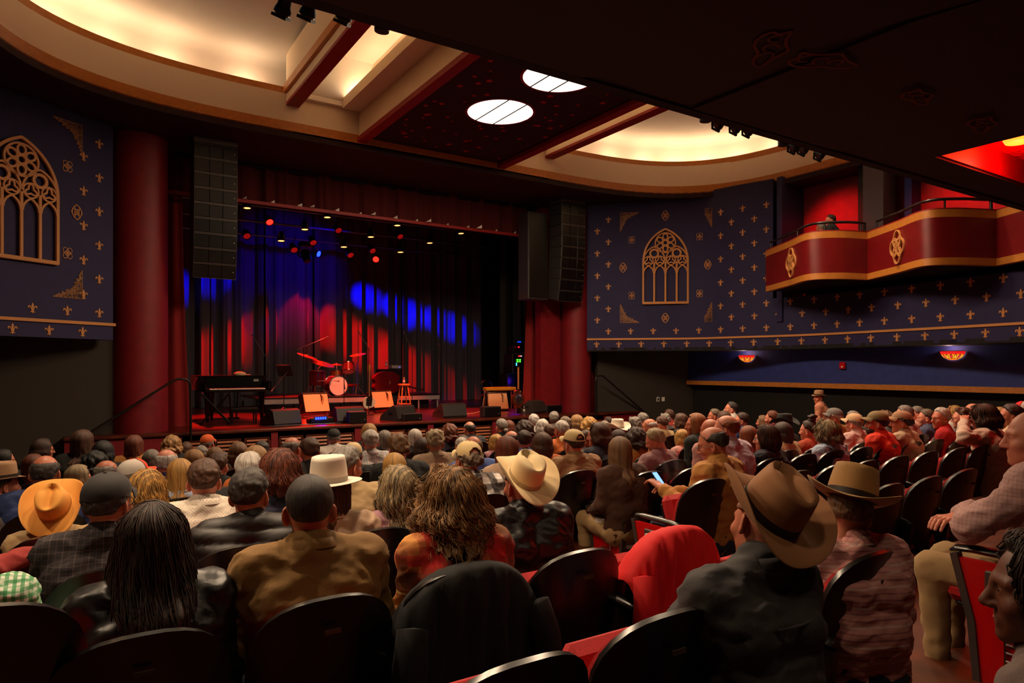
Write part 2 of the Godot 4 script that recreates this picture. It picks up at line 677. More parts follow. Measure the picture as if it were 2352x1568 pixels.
func bump(m: StandardMaterial3D, freq: float, strength: float, scale: float) -> StandardMaterial3D:
	var key := "bump%.3f" % freq
	if not A.has(key):
		A[key] = noise_tex(freq, [Color.BLACK, Color.WHITE], 256, 7)
	m.heightmap_enabled = true
	m.heightmap_texture = A[key]
	m.heightmap_scale = strength
	if not m.uv1_triplanar:
		m.uv1_triplanar = true
		m.uv1_scale = Vector3.ONE * scale
	return m
func materials() -> void:
	var w := noise_tex(0.02, [Color(0.86, 0.86, 0.86), Color(1, 1, 1)], 256, 3)
	tri(mat("navy", Color(0.16, 0.14, 0.33), 0.75), w, 0.7, true)
	tri(mat("navy_plain", Color(0.16, 0.22, 0.52), 0.7), w, 0.7, true)
	mat("cream", Color(0.9, 0.82, 0.72), 0.75)
	mat("dome", Color(0.88, 0.84, 0.8), 0.8)
	tri(mat("gold", Color(0.8, 0.5, 0.2), 0.45), w, 1.5, true)
	mat("motif", Color(0.8, 0.55, 0.31), 0.6)
	mat("motif_dim", Color(0.62, 0.43, 0.25), 0.6)
	tri(mat("red_wall", Color(0.52, 0.03, 0.09), 0.6), w, 0.6, true)
	tri(mat("red_panel", Color(0.48, 0.04, 0.06), 0.42), w, 0.6, true)
	mat("red_edge", Color(0.55, 0.05, 0.04), 0.6)
	tri(mat("star_ceiling", Color(0.17, 0.06, 0.07), 0.85), w, 0.6, true)
	mat("star", Color(0.75, 0.1, 0.08), 0.6)
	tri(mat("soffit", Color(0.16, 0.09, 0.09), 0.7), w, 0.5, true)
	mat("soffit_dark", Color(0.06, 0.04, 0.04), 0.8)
	mat("black", Color(0.03, 0.028, 0.028), 0.7)
	mat("black_satin", Color(0.035, 0.032, 0.03), 0.35)
	mat("dark_wall", Color(0.2, 0.17, 0.14), 0.8)
	mat("alcove", Color(0.06, 0.045, 0.04), 0.9)
	mat("grey_pillar", Color(0.34, 0.3, 0.32), 0.7)
	var wood := noise_tex(0.012, [Color(0.55, 0.5, 0.45), Color(1, 1, 1)], 256, 5, 5)
	tri(mat("stage_wood", Color(0.36, 0.12, 0.05), 0.28), wood, 0.6, true)
	M.stage_wood.uv1_scale = Vector3(0.25, 0.6, 2.6)
	tri(mat("front_wood", Color(0.42, 0.16, 0.07), 0.42), wood, 1.0, true)
	M.front_wood.uv1_scale = Vector3(0.5, 2.5, 0.5)
	tri(mat("floor_wood", Color(0.4, 0.18, 0.08), 0.4), wood, 1.0, true)
	mat("slat", Color(0.62, 0.34, 0.2), 0.45)
	mat("chrome", Color(0.8, 0.8, 0.82), 0.18, 1.0)
	mat("steel", Color(0.45, 0.43, 0.42), 0.4, 0.8)
	mat("rail", Color(0.16, 0.14, 0.13), 0.35, 0.5)
	mat("white", Color(0.85, 0.83, 0.8), 0.6)
	glow("disc_glow", Color(1.0, 0.93, 0.86), 2.2)
	glow("cove_glow", Color(1.0, 0.86, 0.66), 2.5)

func smooth_line(pts: Array, per := 6) -> Array:
	var r := []
	for i in pts.size() - 1:
		var a: Vector2 = pts[maxi(i - 1, 0)]
		var d: Vector2 = pts[mini(i + 2, pts.size() - 1)]
		for k in per:
			r.append((pts[i] as Vector2).cubic_interpolate(pts[i + 1], a, d, float(k) / per))
	r.append(pts[-1])
	return r

# a wall that follows a plan of (x, d) points; side = +1 thickens to the right of the walking direction
func wall_mb(plan: Array, y0: float, y1: float, th: float, mb: MB = null) -> MB:
	if mb == null:
		mb = MB.new()
	var inner := PackedVector3Array()
	var m := plan.size()
	var pv := PackedVector3Array()
	for i in m:
		var t: Vector2 = (plan[mini(i + 1, m - 1)] - plan[maxi(i - 1, 0)]).normalized()
		var q := Vector2(t.y, -t.x) * th
		var p: Vector2 = plan[i]
		pv.append(P(p.x, y0, p.y))
		pv.append(P(p.x, y1, p.y))
		pv.append(P(p.x + q.x, y1, p.y + q.y))
		pv.append(P(p.x + q.x, y0, p.y + q.y))
	var pf := PackedInt32Array()
	for i in m - 1:
		for k in 4:
			var k2 := (k + 1) % 4
			pf.append_array([i * 4 + k, (i + 1) * 4 + k, i * 4 + k2, i * 4 + k2, (i + 1) * 4 + k, (i + 1) * 4 + k2])
	var e := (m - 1) * 4
	pf.append_array([0, 1, 2, 0, 2, 3, e, e + 2, e + 1, e, e + 3, e + 2])
	mb.add(pv, pf, 2)
	return mb

func on_plan(plan: Array, s: float) -> Array:
	for i in plan.size() - 1:
		var l: float = (plan[i + 1] - plan[i]).length()
		if s <= l or i == plan.size() - 2:
			var t: Vector2 = (plan[i + 1] - plan[i]) / l
			return [plan[i] + t * s, t]
		s -= l
	return [plan[0], Vector2.RIGHT]

# frame on a wall: x along the wall, y up, z out of the wall into the house
func on_wall(plan: Array, s: float, y: float, out := 0.0) -> Transform3D:
	var r := on_plan(plan, s)
	var p: Vector2 = r[0]
	var t: Vector2 = r[1]
	var x := Vector3(t.x, 0, -t.y)
	return Transform3D(Basis(x, Vector3.UP, x.cross(Vector3.UP)), P(p.x, y, p.y) + x.cross(Vector3.UP) * out)

func sub_plan(plan: Array, s0: float, s1: float, n: int) -> Array:
	var r := []
	for i in n + 1:
		r.append(on_plan(plan, lerpf(s0, s1, float(i) / n))[0])
	return r

func slab(x0: float, x1: float, y0: float, y1: float, d0: float, d1: float, mb: MB = null) -> MB:
	if mb == null:
		mb = MB.new()
	mb.box(P((x0 + x1) / 2, (y0 + y1) / 2, (d0 + d1) / 2), Vector3(x1 - x0, y1 - y0, d1 - d0))
	return mb

var RW := []      # upper right wall
var LW := []      # upper left wall
var OPEN := []    # edge of the ceiling recess

func floor_y(d: float) -> float:
	return maxf(0.15, 0.8685 - 0.05 * d)

func shell() -> void:
	RW = smooth_line([Vector2(12.3, 15.15), Vector2(12.41, 15.03), Vector2(13.63, 13.89), Vector2(14.43, 13.03), Vector2(14.77, 11.84), Vector2(15.07, 10.75), Vector2(15.14, 9.62), Vector2(14.95, 8.45), Vector2(14.75, 7.02), Vector2(14.38, 5.33), Vector2(14.0, 3.5), Vector2(13.7, 0.5)])
	LW = [Vector2(-2.6, 12.98), Vector2(-1.5, 13.71), Vector2(-0.4, 14.44), Vector2(0.66, 15.14)]
	# floors
	var mb := MB.new()
	var fp := PackedVector3Array()
	for d in [-4.0, 14.37, 15.2]:
		for x in [-3.0, 17.0]:
			fp.append(P(x, floor_y(d), d))
	mb.sheet(fp, 2, 3, 0.3, false, true, 0)
	struct("floor", mb, M.floor_wood, "raked brown floor under the rows of seats")
	struct("floor_stage", slab(-0.12, 14.8, 0.9, 1.15, 15.0, 25.0), M.stage_wood, "glossy reddish-brown wooden stage floor")
	# enclosing walls
	struct("wall_back", slab(-3.2, 17.2, 0.0, 9.6, -4.2, -4.0), M.dark_wall)
	struct("wall_left", slab(-3.0, -2.6, 0.0, 9.6, -4.2, 25.4), M.dark_wall)
	var lower := [Vector2(0.75, 15.5), Vector2(-2.7, 14.9)]
	struct("wall_front_left", wall_mb(lower, 0.0, 3.4, 0.2), M.dark_wall, "dark grey-brown wall below the left navy panel")
	struct("wall_front_right", wall_mb([Vector2(16.1, 14.5), Vector2(15.7, 14.5), Vector2(12.9, 15.4)], 0.0, 3.4, 0.2), M.dark_wall, "dark grey wall between the stage and the lower navy wall")
	struct("wall_right_lower", slab(15.7, 16.0, 2.05, 3.6, -4.2, 14.55), M.navy_plain, "plain navy band of wall below the overhanging fleur-de-lis panel")
	struct("trim_1", slab(15.62, 15.98, 1.93, 2.05, -4.2, 14.5), M.gold, "gold rail under the plain navy wall")
	struct("wall_right_base", slab(15.9, 16.2, 0.0, 1.95, -4.2, 14.6), M.alcove, "black lower part of the right wall")
	# upper right wall with its overhang
	struct("wall_right", wall_mb(sub_plan(RW, 0.0, 5.16, 40), 4.2, 7.25, -0.25, wall_mb(sub_plan(RW, 0.0, 14.6, 80), 2.94, 4.2, -0.25)), M.navy, "navy right wall with gold fleurs-de-lis")
	struct("trim_2", wall_mb(sub_plan(RW, 0.0, 14.6, 80), 3.215, 3.265, 0.03), M.motif, "thin gold stripe along the navy right wall")
	mb = MB.new()
	var c := sub_plan(RW, 0.0, 14.6, 60)
	for i in c.size() - 1:
		var pv := PackedVector3Array()
		for y in [2.9, 3.0]:
			pv.append_array([P(c[i].x, y, c[i].y), P(c[i + 1].x, y, c[i + 1].y), P(16.0, y, minf(c[i + 1].y + 1.2, 15.4)), P(16.0, y, minf(c[i].y + 1.2, 15.4))])
		mb.add(pv, PackedInt32Array([0, 1, 2, 0, 2, 3, 4, 6, 5, 4, 7, 6, 0, 5, 1, 0, 4, 5, 1, 6, 2, 1, 5, 6, 2, 7, 3, 2, 6, 7, 3, 4, 0, 3, 7, 4]), 0)
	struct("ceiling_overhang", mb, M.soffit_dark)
	struct("wall_left_upper", wall_mb(LW, 2.97, 7.25, -0.25), M.navy, "navy left wall panel with gold fleurs-de-lis")
	struct("trim_3", wall_mb([LW[0], LW[1], LW[2], LW[3] + Vector2(0.03, 0.02)], 3.235, 3.29, 0.03), M.motif, "thin gold stripe along the navy left panel")
	# columns beside the stage
	mb = MB.new()
	mb.lathe([Vector2(0.0, 0.9), Vector2(0.53, 0.9), Vector2(0.53, 7.25), Vector2(0.0, 7.25)], 40, Transform3D(Basis(), P(1.14, 0, 15.75)))
	struct("wall_column", mb, M.red_wall, "dark red rounded column left of the stage")
	mb = MB.new()
	mb.lathe([Vector2(0.0, 0.9), Vector2(0.43, 0.9), Vector2(0.43, 7.25), Vector2(0.0, 7.25)], 40, Transform3D(Basis(), P(12.36, 0, 15.72)))
	slab(11.3, 12.0, 0.9, 7.25, 16.0, 16.3, mb)
	slab(12.0, 16.2, 0.9, 7.25, 16.05, 16.3, mb)
	struct("wall_column", mb, M.red_wall, "dark red rounded column and wall right of the stage")
	struct("wall_proscenium_left", slab(-3.0, 1.0, 0.0, 7.25, 16.0, 16.3), M.black)
	# stage house
	mb = MB.new()
	slab(0.2, 0.4, 0.9, 9.0, 16.0, 25.2, mb)
	slab(15.6, 15.8, 0.9, 9.0, 16.0, 25.2, mb)
	slab(0.2, 15.8, 0.9, 9.0, 25.0, 25.2, mb)
	slab(0.2, 15.8, 8.8, 9.0, 16.0, 25.2, mb)
	slab(-3.0, 16.2, 7.0, 9.0, 16.25, 16.45, mb)
	struct("wall_stage_house", mb, M.black, "black walls of the stage house")
	brick_pier()
	ceilings()
	balcony()
	boxes()
	stage_front()

func brick_pier() -> void:
	var o := thing("brick_pier", "dim grey brick pier in the wings right of the backdrop curtain", "brick pier", P(13.75, 1.15, 24.3))
	put("core", slab(-0.2, 0.28, 0.0, 3.6, 0.0, 0.3), M.black, o)
	var ms := [mat("brick_a", Color(0.5, 0.46, 0.46), 0.9), mat("brick_b", Color(0.42, 0.39, 0.4), 0.9), mat("brick_c", Color(0.56, 0.5, 0.48), 0.9)]
	var one := MB.new()
	one.box(Vector3.ZERO, Vector3(0.21, 0.075, 0.05), Basis(), 0.008)
	var bm := one.mesh()
	var rng := RandomNumberGenerator.new()
	rng.seed = 5
	for r in 40:
		for k in 2:
			put("brick", bm, ms[rng.randi() % 3], o, Transform3D(Basis(), Vector3(-0.08 + k * 0.225 + (0.06 if r % 2 else -0.03), 0.05 + r * 0.088, 0.01)))

func rim_plan(side: int, r: float, n := 48) -> Array:
	var out := []
	for i in n + 1:
		out.append(cove_point(side, PI * i / n, r))
	return out

func ring(plan: Array, y0: float, r0: float, y1: float, r1: float, side: int, mb: MB, n := 48) -> void:
	var p := PackedVector3Array()
	for i in n + 1:
		var q := cove_point(side, PI * i / n, r0)
		p.append(P(q.x, y0, q.y))
	for i in n + 1:
		var q := cove_point(side, PI * i / n, r1)
		p.append(P(q.x, y1, q.y))
	mb.sheet(p, n + 1, 2, 0.0)

func ceilings() -> void:
	# opening of the recess, walked round once
	for i in 49:
		OPEN.append(cove_point(-1, PI - PI * i / 48.0, 0.0))
	for i in 49:
		OPEN.append(cove_point(1, PI * i / 48.0, 0.0))
	# soffit around the opening
	var mb := MB.new()
	var m := OPEN.size()
	var top := PackedVector3Array()
	for lay in 2:
		for i in m + 1:
			var q: Vector2 = OPEN[i % m]
			if lay == 0:
				top.append(P(q.x, 7.22, q.y))
			else:
				var d := q - Vector2(6.95, 9.75)
				var k := minf((10.6 if d.x > 0 else 9.9) / maxf(absf(d.x), 0.01), (6.55 if d.y > 0 else 14.0) / maxf(absf(d.y), 0.01))
				top.append(P(6.95 + d.x * k, 7.22, 9.75 + d.y * k))
	mb.sheet(top, m + 1, 2, 0.14, false, false, 0)
	struct("ceiling", mb, M.star_ceiling, "dark starred soffit round the ceiling recess")
	# fascia: gold foot, cream face, gold rim
	mb = MB.new()
	var plan := OPEN.duplicate()
	plan.append(OPEN[0])
	struct("trim_4", wall_mb(plan, 7.2, 7.4, -0.1), M.gold, "gold lower edge of the ceiling recess")
	struct("trim_5", wall_mb(plan, 7.185, 7.2, -0.09), M.red_edge, "thin red line under the gold edge of the ceiling recess")
	plan = []
	for q in OPEN:
		plan.append(Vector2(6.95, 9.75) + (q - Vector2(6.95, 9.75)) * 1.004)
	plan.append(plan[0])
	struct("wall_fascia", wall_mb(plan, 7.3, 7.96, -0.08), M.cream, "cream fascia of the ceiling recess")
	var dome := MB.new()
	var rims := MB.new()
	var strip := MB.new()
	for side in [-1, 1]:
		wall_mb(rim_plan(side, 0.03) if side < 0 else rim_plan(side, 0.03), 7.94, 8.09, 0.09 if side < 0 else -0.09, rims)
		# trough floor, back wall, crease and dome
		var prof := [[7.94, 0.06], [7.94, 0.34], [8.0, 0.42], [8.3, 0.45], [8.55, 0.42], [8.68, 0.36], [8.7, 0.2], [8.76, -0.5], [8.88, -1.4], [9.0, -2.6], [9.04, -3.9]]
		var p := PackedVector3Array()
		for r in prof:
			for i in 49:
				var q := cove_point(side, PI * i / 48.0, r[1])
				p.append(P(q.x, r[0], q.y))
		var dd := p.size()
		for i in 49:
			var q := cove_point(side, PI * i / 48.0, -3.9)
			p.append(P(4.0 if side < 0 else 9.9, 9.04, q.y))
		dome.sheet(p, 49, prof.size() + 1, 0.02, false, side < 0, 1)
		var pts := []
		for i in 49:
			var q := cove_point(side, PI * (0.02 + 0.96 * i / 48.0), 0.27)
			pts.append(P(q.x, 7.97, q.y))
		strip.tube(pts, 0.018, 5)
	struct("ceiling_dome", dome, M.dome, "pale oval domes of the ceiling lit from the cove")
	struct("trim_6", rims, M.gold, "gold inner rims of the oval ceiling coves")
	put("cove_lamp", strip, M.cove_glow)
	tag(get_node("cove_lamp") as Node3D, "warm strip of lamps hidden behind the gold rims of the oval ceiling coves", "lamp")
	# narrow bays between the beams: their own flat ceilings
	mb = MB.new()
	for s in [-1, 1]:
		var x0: float = 6.95 + s * 1.75
		var x1: float = 6.95 + s * 3.2
		slab(minf(x0, x1), maxf(x0, x1), 8.62, 8.7, 5.4, 13.75, mb)
		slab(minf(x0, x1), maxf(x0, x1), 7.9, 8.65, 13.9, 14.1, mb)
		slab(minf(x0, x1), maxf(x0, x1), 7.9, 8.65, 5.3, 5.5, mb)
		var pv := PackedVector3Array()
		for xx in [x0, x1]:
			pv.append_array([P(xx, 8.0, 13.9), P(xx, 8.65, 13.2), P(xx, 8.65, 13.9)])
		mb.add(pv, PackedInt32Array([0, 1, 2, 3, 5, 4, 0, 3, 1, 1, 3, 4, 1, 4, 2, 2, 4, 5, 2, 5, 0, 0, 5, 3]), 0)
	struct("ceiling_bay", mb, M.dome, "pale flat ceiling bays beside the starred panel")
	# beams
	mb = MB.new()
	var under := MB.new()
	var lips := MB.new()
	for s in [-1, 1]:
		var xc: float = 6.95 + s * 3.2
		slab(xc - 0.13, xc + 0.13, 7.78, 8.75, 5.4, 14.0, mb)
		slab(xc - 0.13, xc + 0.13, 7.72, 7.78, 5.4, 14.0, under)
		slab(xc + s * 0.15 - 0.05, xc + s * 0.15 + 0.05, 7.94, 8.09, 5.6, 13.95, lips)
		var xa: float = 6.95 + s * 1.75
		slab(xa - 0.06, xa + 0.06, 7.34, 7.95, 5.4, 14.0, mb)
		slab(xa - 0.1, xa + 0.1, 7.24, 7.34, 5.4, 14.0, under)
		slab(xa + s * 0.42 - 0.03, xa + s * 0.42 + 0.03, 7.85, 8.06, 5.6, 13.9, mb)
		slab(minf(xa, xa + s * 0.42), maxf(xa, xa + s * 0.42), 7.85, 7.9, 5.6, 13.9, mb)
		slab(xa - 0.04, xa + 0.04, 7.9, 8.66, 5.4, 14.0, mb)
	struct("ceiling_beam", mb, M.cream, "cream beams across the ceiling recess")
	struct("trim_7", under, M.red_edge, "red undersides of the ceiling beams")
	struct("trim_8", lips, M.gold, "gold lips along the ceiling beams")
	struct("ceiling_star_panel", slab(5.2, 8.7, 7.36, 7.5, 5.3, 14.0), M.star_ceiling, "dark panel with red stars that carries the round lamps")
	# roof over everything
	struct("ceiling_roof", slab(-3.2, 17.2, 9.4, 9.6, -4.2, 16.5), M.black)
	# stars
	var star := MB.new()
	var poly := PackedVector2Array()
	for i in 10:
		var a := TAU * i / 10.0
		var r := 0.075 if i % 2 == 0 else 0.03
		poly.append(Vector2(cos(a), sin(a)) * r)
	star.prism(poly, 0.006, Transform3D(Basis(Vector3.RIGHT, PI / 2), Vector3.ZERO))
	var sm := star.mesh()
	var rng := RandomNumberGenerator.new()
	rng.seed = 11
	var panel := get_node("ceiling_star_panel") as Node3D
	var soffit := get_node("ceiling") as Node3D
	for i in 95:
		var p := Vector2(rng.randf_range(5.4, 8.5), rng.randf_range(7.5, 13.8))
		var near := false
		for d in DISCS:
			near = near or p.distance_to(Vector2(6.93, d)) < 0.78
		if not near:
			put("star", sm, M.star, panel, Transform3D(Basis(Vector3.UP, rng.randf() * TAU).scaled(Vector3.ONE * rng.randf_range(0.45, 1.1)), P(p.x, 7.357, p.y)))
	for i in 150:
		var p := Vector2(rng.randf_range(1.4, 12.6), rng.randf_range(14.15, 15.95))
		put("star", sm, M.star, soffit, Transform3D(Basis(Vector3.UP, rng.randf() * TAU).scaled(Vector3.ONE * rng.randf_range(0.4, 1.1)), P(p.x, 7.214, p.y)))
	# round lamps: rim, three glowing panes, two bars
	for i in 2:
		var o := thing("disc_lamp", ["round white ceiling lamp nearer the stage, crossed by two dark bars", "round white ceiling lamp nearer the balcony, crossed by two dark bars"][i], "ceiling lamp", P(6.93, 7.36, DISCS[i]), 0.0, "round lamps in the starred ceiling panel")
		disc_lamp(o)
	var rest := thing("disc_lamp", "round ceiling lamp hidden above the balcony edge, third from the stage", "ceiling lamp", P(6.93, 7.36, DISCS[2]))  # out of view; continues the visible pair towards the near rows
	disc_lamp(rest)
	rest = thing("disc_lamp", "round ceiling lamp hidden above the balcony edge, fourth from the stage", "ceiling lamp", P(6.93, 7.36, DISCS[3]))
	disc_lamp(rest)

func disc_lamp(o: Node3D) -> void:
	if not A.has("disc_rim"):
		var mb := MB.new()
		mb.lathe([Vector2(0.63, -0.01), Vector2(0.68, -0.012), Vector2(0.68, 0.0), Vector2(0.63, 0.0), Vector2(0.63, -0.01)], 48)
		A.disc_rim = mb.mesh()
		for k in 3:
			var x0: float = [-0.63, -0.19, 0.21][k]
			var x1: float = [-0.21, 0.19, 0.63][k]
			var poly := PackedVector2Array()
			var n := 18
			for i in n + 1:
				var x := lerpf(x0, x1, float(i) / n)
				poly.append(Vector2(x, sqrt(maxf(0.63 * 0.63 - x * x, 0.0))))
			for i in n + 1:
				var x := lerpf(x1, x0, float(i) / n)
				poly.append(Vector2(x, -sqrt(maxf(0.63 * 0.63 - x * x, 0.0))))
			var clean := PackedVector2Array()
			for p in poly:
				if clean.is_empty() or clean[-1].distance_to(p) > 0.0005:
					clean.append(p)
			if clean[0].distance_to(clean[-1]) < 0.0005:
				clean.remove_at(clean.size() - 1)
			mb = MB.new()
			mb.prism(clean, 0.012, Transform3D(Basis(Vector3.RIGHT, PI / 2), Vector3.ZERO))
			A["disc_pane%d" % k] = mb.mesh()
		mb = MB.new()
		mb.box(Vector3.ZERO, Vector3(0.02, 0.02, 1.24), Basis(), 0.004)
		A.disc_bar = mb.mesh()
	put("rim", A.disc_rim, M.red_edge, o)
	for k in 3:
		put("pane", A["disc_pane%d" % k], M.disc_glow, o, Transform3D(Basis(), Vector3(0, -0.006, 0)))
	for x in [-0.2, 0.2]:
		put("bar", A.disc_bar, M.black, o, Transform3D(Basis(), Vector3(x, -0.015, 0)))

func balcony() -> void:
	var mb := MB.new()
	slab(-2.7, 7.43, 4.6, 4.95, -4.0, 3.95, mb)
	slab(7.43, 11.6, 4.6, 4.95, 3.53, 3.95, mb)
	slab(11.6, 13.2, 4.6, 4.95, -4.0, 3.95, mb)
	slab(7.43, 11.6, 4.6, 4.95, -4.0, 0.6, mb)
	struct("ceiling_balcony", mb, M.soffit, "dark underside of the balcony overhead")
	var rc := MB.new()
	slab(7.3, 11.7, 4.9, 5.0, 0.5, 3.6, rc)
	struct("ceiling_recess", rc, bump(mat("red_plaster", Color(0.85, 0.02, 0.09), 0.35), 0.05, 2.0, 0.9), "red ceiling recess in the balcony underside")
	struct("trim_9", slab(7.43, 11.6, 4.62, 4.9, 3.5, 3.53, slab(7.43, 7.46, 4.62, 4.9, 0.6, 3.5)), M.red_panel)
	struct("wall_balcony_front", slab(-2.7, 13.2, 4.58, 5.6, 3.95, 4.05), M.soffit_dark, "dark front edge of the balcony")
	# stepped curved layers under the balcony
	var low := MB.new()
	var arc := []
	for q in [Vector2(3.1, 3.9), Vector2(3.55, 3.62), Vector2(3.9, 3.3), Vector2(4.1, 2.8), Vector2(4.25, 2.2), Vector2(4.5, 1.4)]:
		arc.append(q)
	arc = smooth_line(arc, 5)
	var poly := PackedVector2Array()
	for q in arc:
		poly.append(Vector2(q.x, q.y))
	poly.append(Vector2(-2.6, 1.4))
	poly.append(Vector2(-2.6, 3.9))
	low.prism(poly, 0.05, Transform3D(Basis(Vector3(1, 0, 0), Vector3(0, 0, -1), Vector3(0, 1, 0)), Vector3(0, 4.58, 0)))
	struct("ceiling_balcony_step", low, M.soffit, "lower curved layer of the balcony underside")
	var arc2 := smooth_line([Vector2(6.2, 3.92), Vector2(6.9, 3.7), Vector2(7.25, 3.2), Vector2(7.2, 2.4), Vector2(7.0, 1.2)], 5)
	poly = PackedVector2Array()
	for q in arc2:
		poly.append(q)
	poly.append(Vector2(4.6, 1.2))
	poly.append(Vector2(4.35, 2.2))
	poly.append(Vector2(4.3, 3.92))
	low = MB.new()
	low.prism(poly, 0.03, Transform3D(Basis(Vector3(1, 0, 0), Vector3(0, 0, -1), Vector3(0, 1, 0)), Vector3(0, 4.59, 0)))
	struct("ceiling_balcony_step", low, M.soffit, "second curved layer of the balcony underside")

func boxes() -> void:
	# scalloped fronts of the side boxes
	var plan := smooth_line([Vector2(14.3, 10.7), Vector2(13.65, 9.6), Vector2(13.15, 8.78), Vector2(13.5, 8.3), Vector2(14.15, 8.07)], 7)
	plan.append_array(smooth_line([Vector2(14.15, 8.07), Vector2(13.57, 7.15), Vector2(13.08, 6.42), Vector2(13.4, 6.0), Vector2(14.15, 5.67)], 7).slice(1))
	plan.append_array(smooth_line([Vector2(14.15, 5.67), Vector2(13.7, 4.9), Vector2(13.1, 4.0)], 6).slice(1))
	struct("wall_box_front", wall_mb(plan, 4.43, 5.16, -0.1), M.red_panel, "dark red scalloped front of the side boxes")
	struct("trim_10", wall_mb(plan, 4.3, 4.43, -0.12, wall_mb(plan, 5.16, 5.3, -0.14)), M.gold, "gold bands along the side box fronts")
	struct("trim_11", wall_mb(plan, 5.3, 5.325, -0.16), M.red_edge)
	var mb := MB.new()
	var fl := PackedVector2Array()
	for q in plan:
		fl.append(q + Vector2(0.02, 0))
	fl.append(Vector2(16.0, 4.0))
	fl.append(Vector2(16.0, 10.7))
	mb.prism(fl, 0.12, Transform3D(Basis(Vector3(1, 0, 0), Vector3(0, 0, -1), Vector3(0, 1, 0)), Vector3(0, 4.4, 0)))
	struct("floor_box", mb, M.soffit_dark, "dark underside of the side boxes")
	struct("wall_box_rear", slab(15.9, 16.1, 3.6, 7.25, -1.0, 10.75), M.red_wall, "red rear wall of the side boxes")
	struct("wall_box_end", slab(15.0, 16.1, 3.6, 7.25, 10.75, 10.9), M.navy)
	mb = MB.new()
	slab(15.0, 15.5, 4.45, 7.25, 8.2, 8.66, mb)
	struct("wall_box_pillar", mb, M.grey_pillar, "grey pillar between the side boxes")
	struct("wall_box_fin", slab(15.3, 15.9, 4.45, 7.25, 8.75, 8.95, slab(15.3, 15.9, 4.45, 7.25, 4.6, 5.2)), M.black)
	struct("wall_box_jamb", slab(15.5, 15.9, 4.45, 7.25, 7.85, 8.0), M.navy_plain)
	# railings
	for k in 2:
		var o := thing("box_railing", ["dark metal railing with posts on the far side box", "dark metal railing with posts on the near side box"][k], "railing", Vector3.ZERO, 0.0)
		var seg := plan.slice(1, 27) if k == 0 else plan.slice(30, 55)
		var pts := []
		for q in seg:
			pts.append(P(q.x + 0.12, 5.5, q.y))
		pts.append(P(seg[-1].x + 0.12, 5.33, seg[-1].y))
		var rail := MB.new()
		rail.tube(pts, 0.028, 8)
		put("rail", rail, M.rail, o)
		for j in [0, 8, 16, 24]:
			var q: Vector2 = seg[mini(j, seg.size() - 1)]
			var post := MB.new()
			post.cyl(P(q.x + 0.12, 5.3, q.y), P(q.x + 0.12, 5.5, q.y), 0.018, 8)
			put("post", post, M.rail, o)

func stage_front() -> void:
	# wooden apron with louvred vents and red panels
	var o := thing("stage_apron", "wooden stage front with louvred vents and red panels", "stage front", P(0, 0, 15.0))
	put("backing", slab(-0.12, 14.8, 0.0, 1.08, 0.0, 0.1), M.front_wood, o)
	var mb := MB.new()
	mb.box(Vector3(7.33, 1.115, 0.0), Vector3(14.96, 0.07, 0.14), Basis(), 0.02)
	put("nosing", mb, M.front_wood, o)
	var reds := [[-0.12, 1.84], [3.56, 3.7], [5.4, 5.56], [7.23, 7.39], [9.06, 9.2], [10.9, 11.05], [12.78, 14.8]]
	for r in reds:
		put("red_panel", slab(r[0], r[1], 0.0, 1.06, -0.02, 0.0), M.red_wall, o)
	var sl := MB.new()
	sl.box(Vector3.ZERO, Vector3(0.42, 0.05, 0.012), Basis(Vector3.RIGHT, -0.7), 0.003)
	var sm := sl.mesh()
	var hole := MB.new()
	slab(-0.225, 0.225, -0.27, 0.27, -0.004, 0.0, hole)
	var hm := hole.mesh()
	for i in 6:
		var x0: float = reds[i][1]
		var x1: float = reds[i + 1][0]
		for k in 3:
			var x := lerpf(x0, x1, (k + 0.5) / 3.0)
			put("vent_recess", hm, M.black, o, Transform3D(Basis(), Vector3(x, 0.68, 0.005)))
			var fr := MB.new()
			fr.bar([Vector2(x - 0.24, 0.4), Vector2(x + 0.24, 0.4), Vector2(x + 0.24, 0.96), Vector2(x - 0.24, 0.96)], 0.035, 0.03, Transform3D(Basis(), Vector3(0, 0, 0.01)), true)
			put("vent_frame", fr, M.front_wood, o)
			for j in 7:
				put("slat", sm, M.slat, o, Transform3D(Basis(), Vector3(x, 0.45 + j * 0.077, 0.018)))
func back_sheet(w: float, h: float, y0: float, fwd: float, bulge: float, th: float, mb: MB) -> void:
	var nu := 15
	var nv := 9
	var p := PackedVector3Array()
	for j in nv:
		var v := float(j) / (nv - 1)
		for i in nu:
			var u := sin((float(i) / (nu - 1) - 0.5) * PI)
			var ytop := y0 + h * (0.6 + 0.4 * pow(maxf(1.0 - pow(absf(u), 2.5), 0.0), 1.0 / 2.5))
			var y := lerpf(y0, ytop, v)
			var edge := (1.0 - pow(absf(u), 4.0)) * (1.0 - pow(absf(v * 2.0 - 1.0), 6.0))
			p.append(Vector3(w * u * lerpf(0.86, 1.0, smoothstep(0.0, 0.6, v)), y, -(0.94 - y) * 0.17 - 0.06 * u * u - fwd - bulge * edge))
	mb.sheet(p, nu, nv, th, false, false, 2)

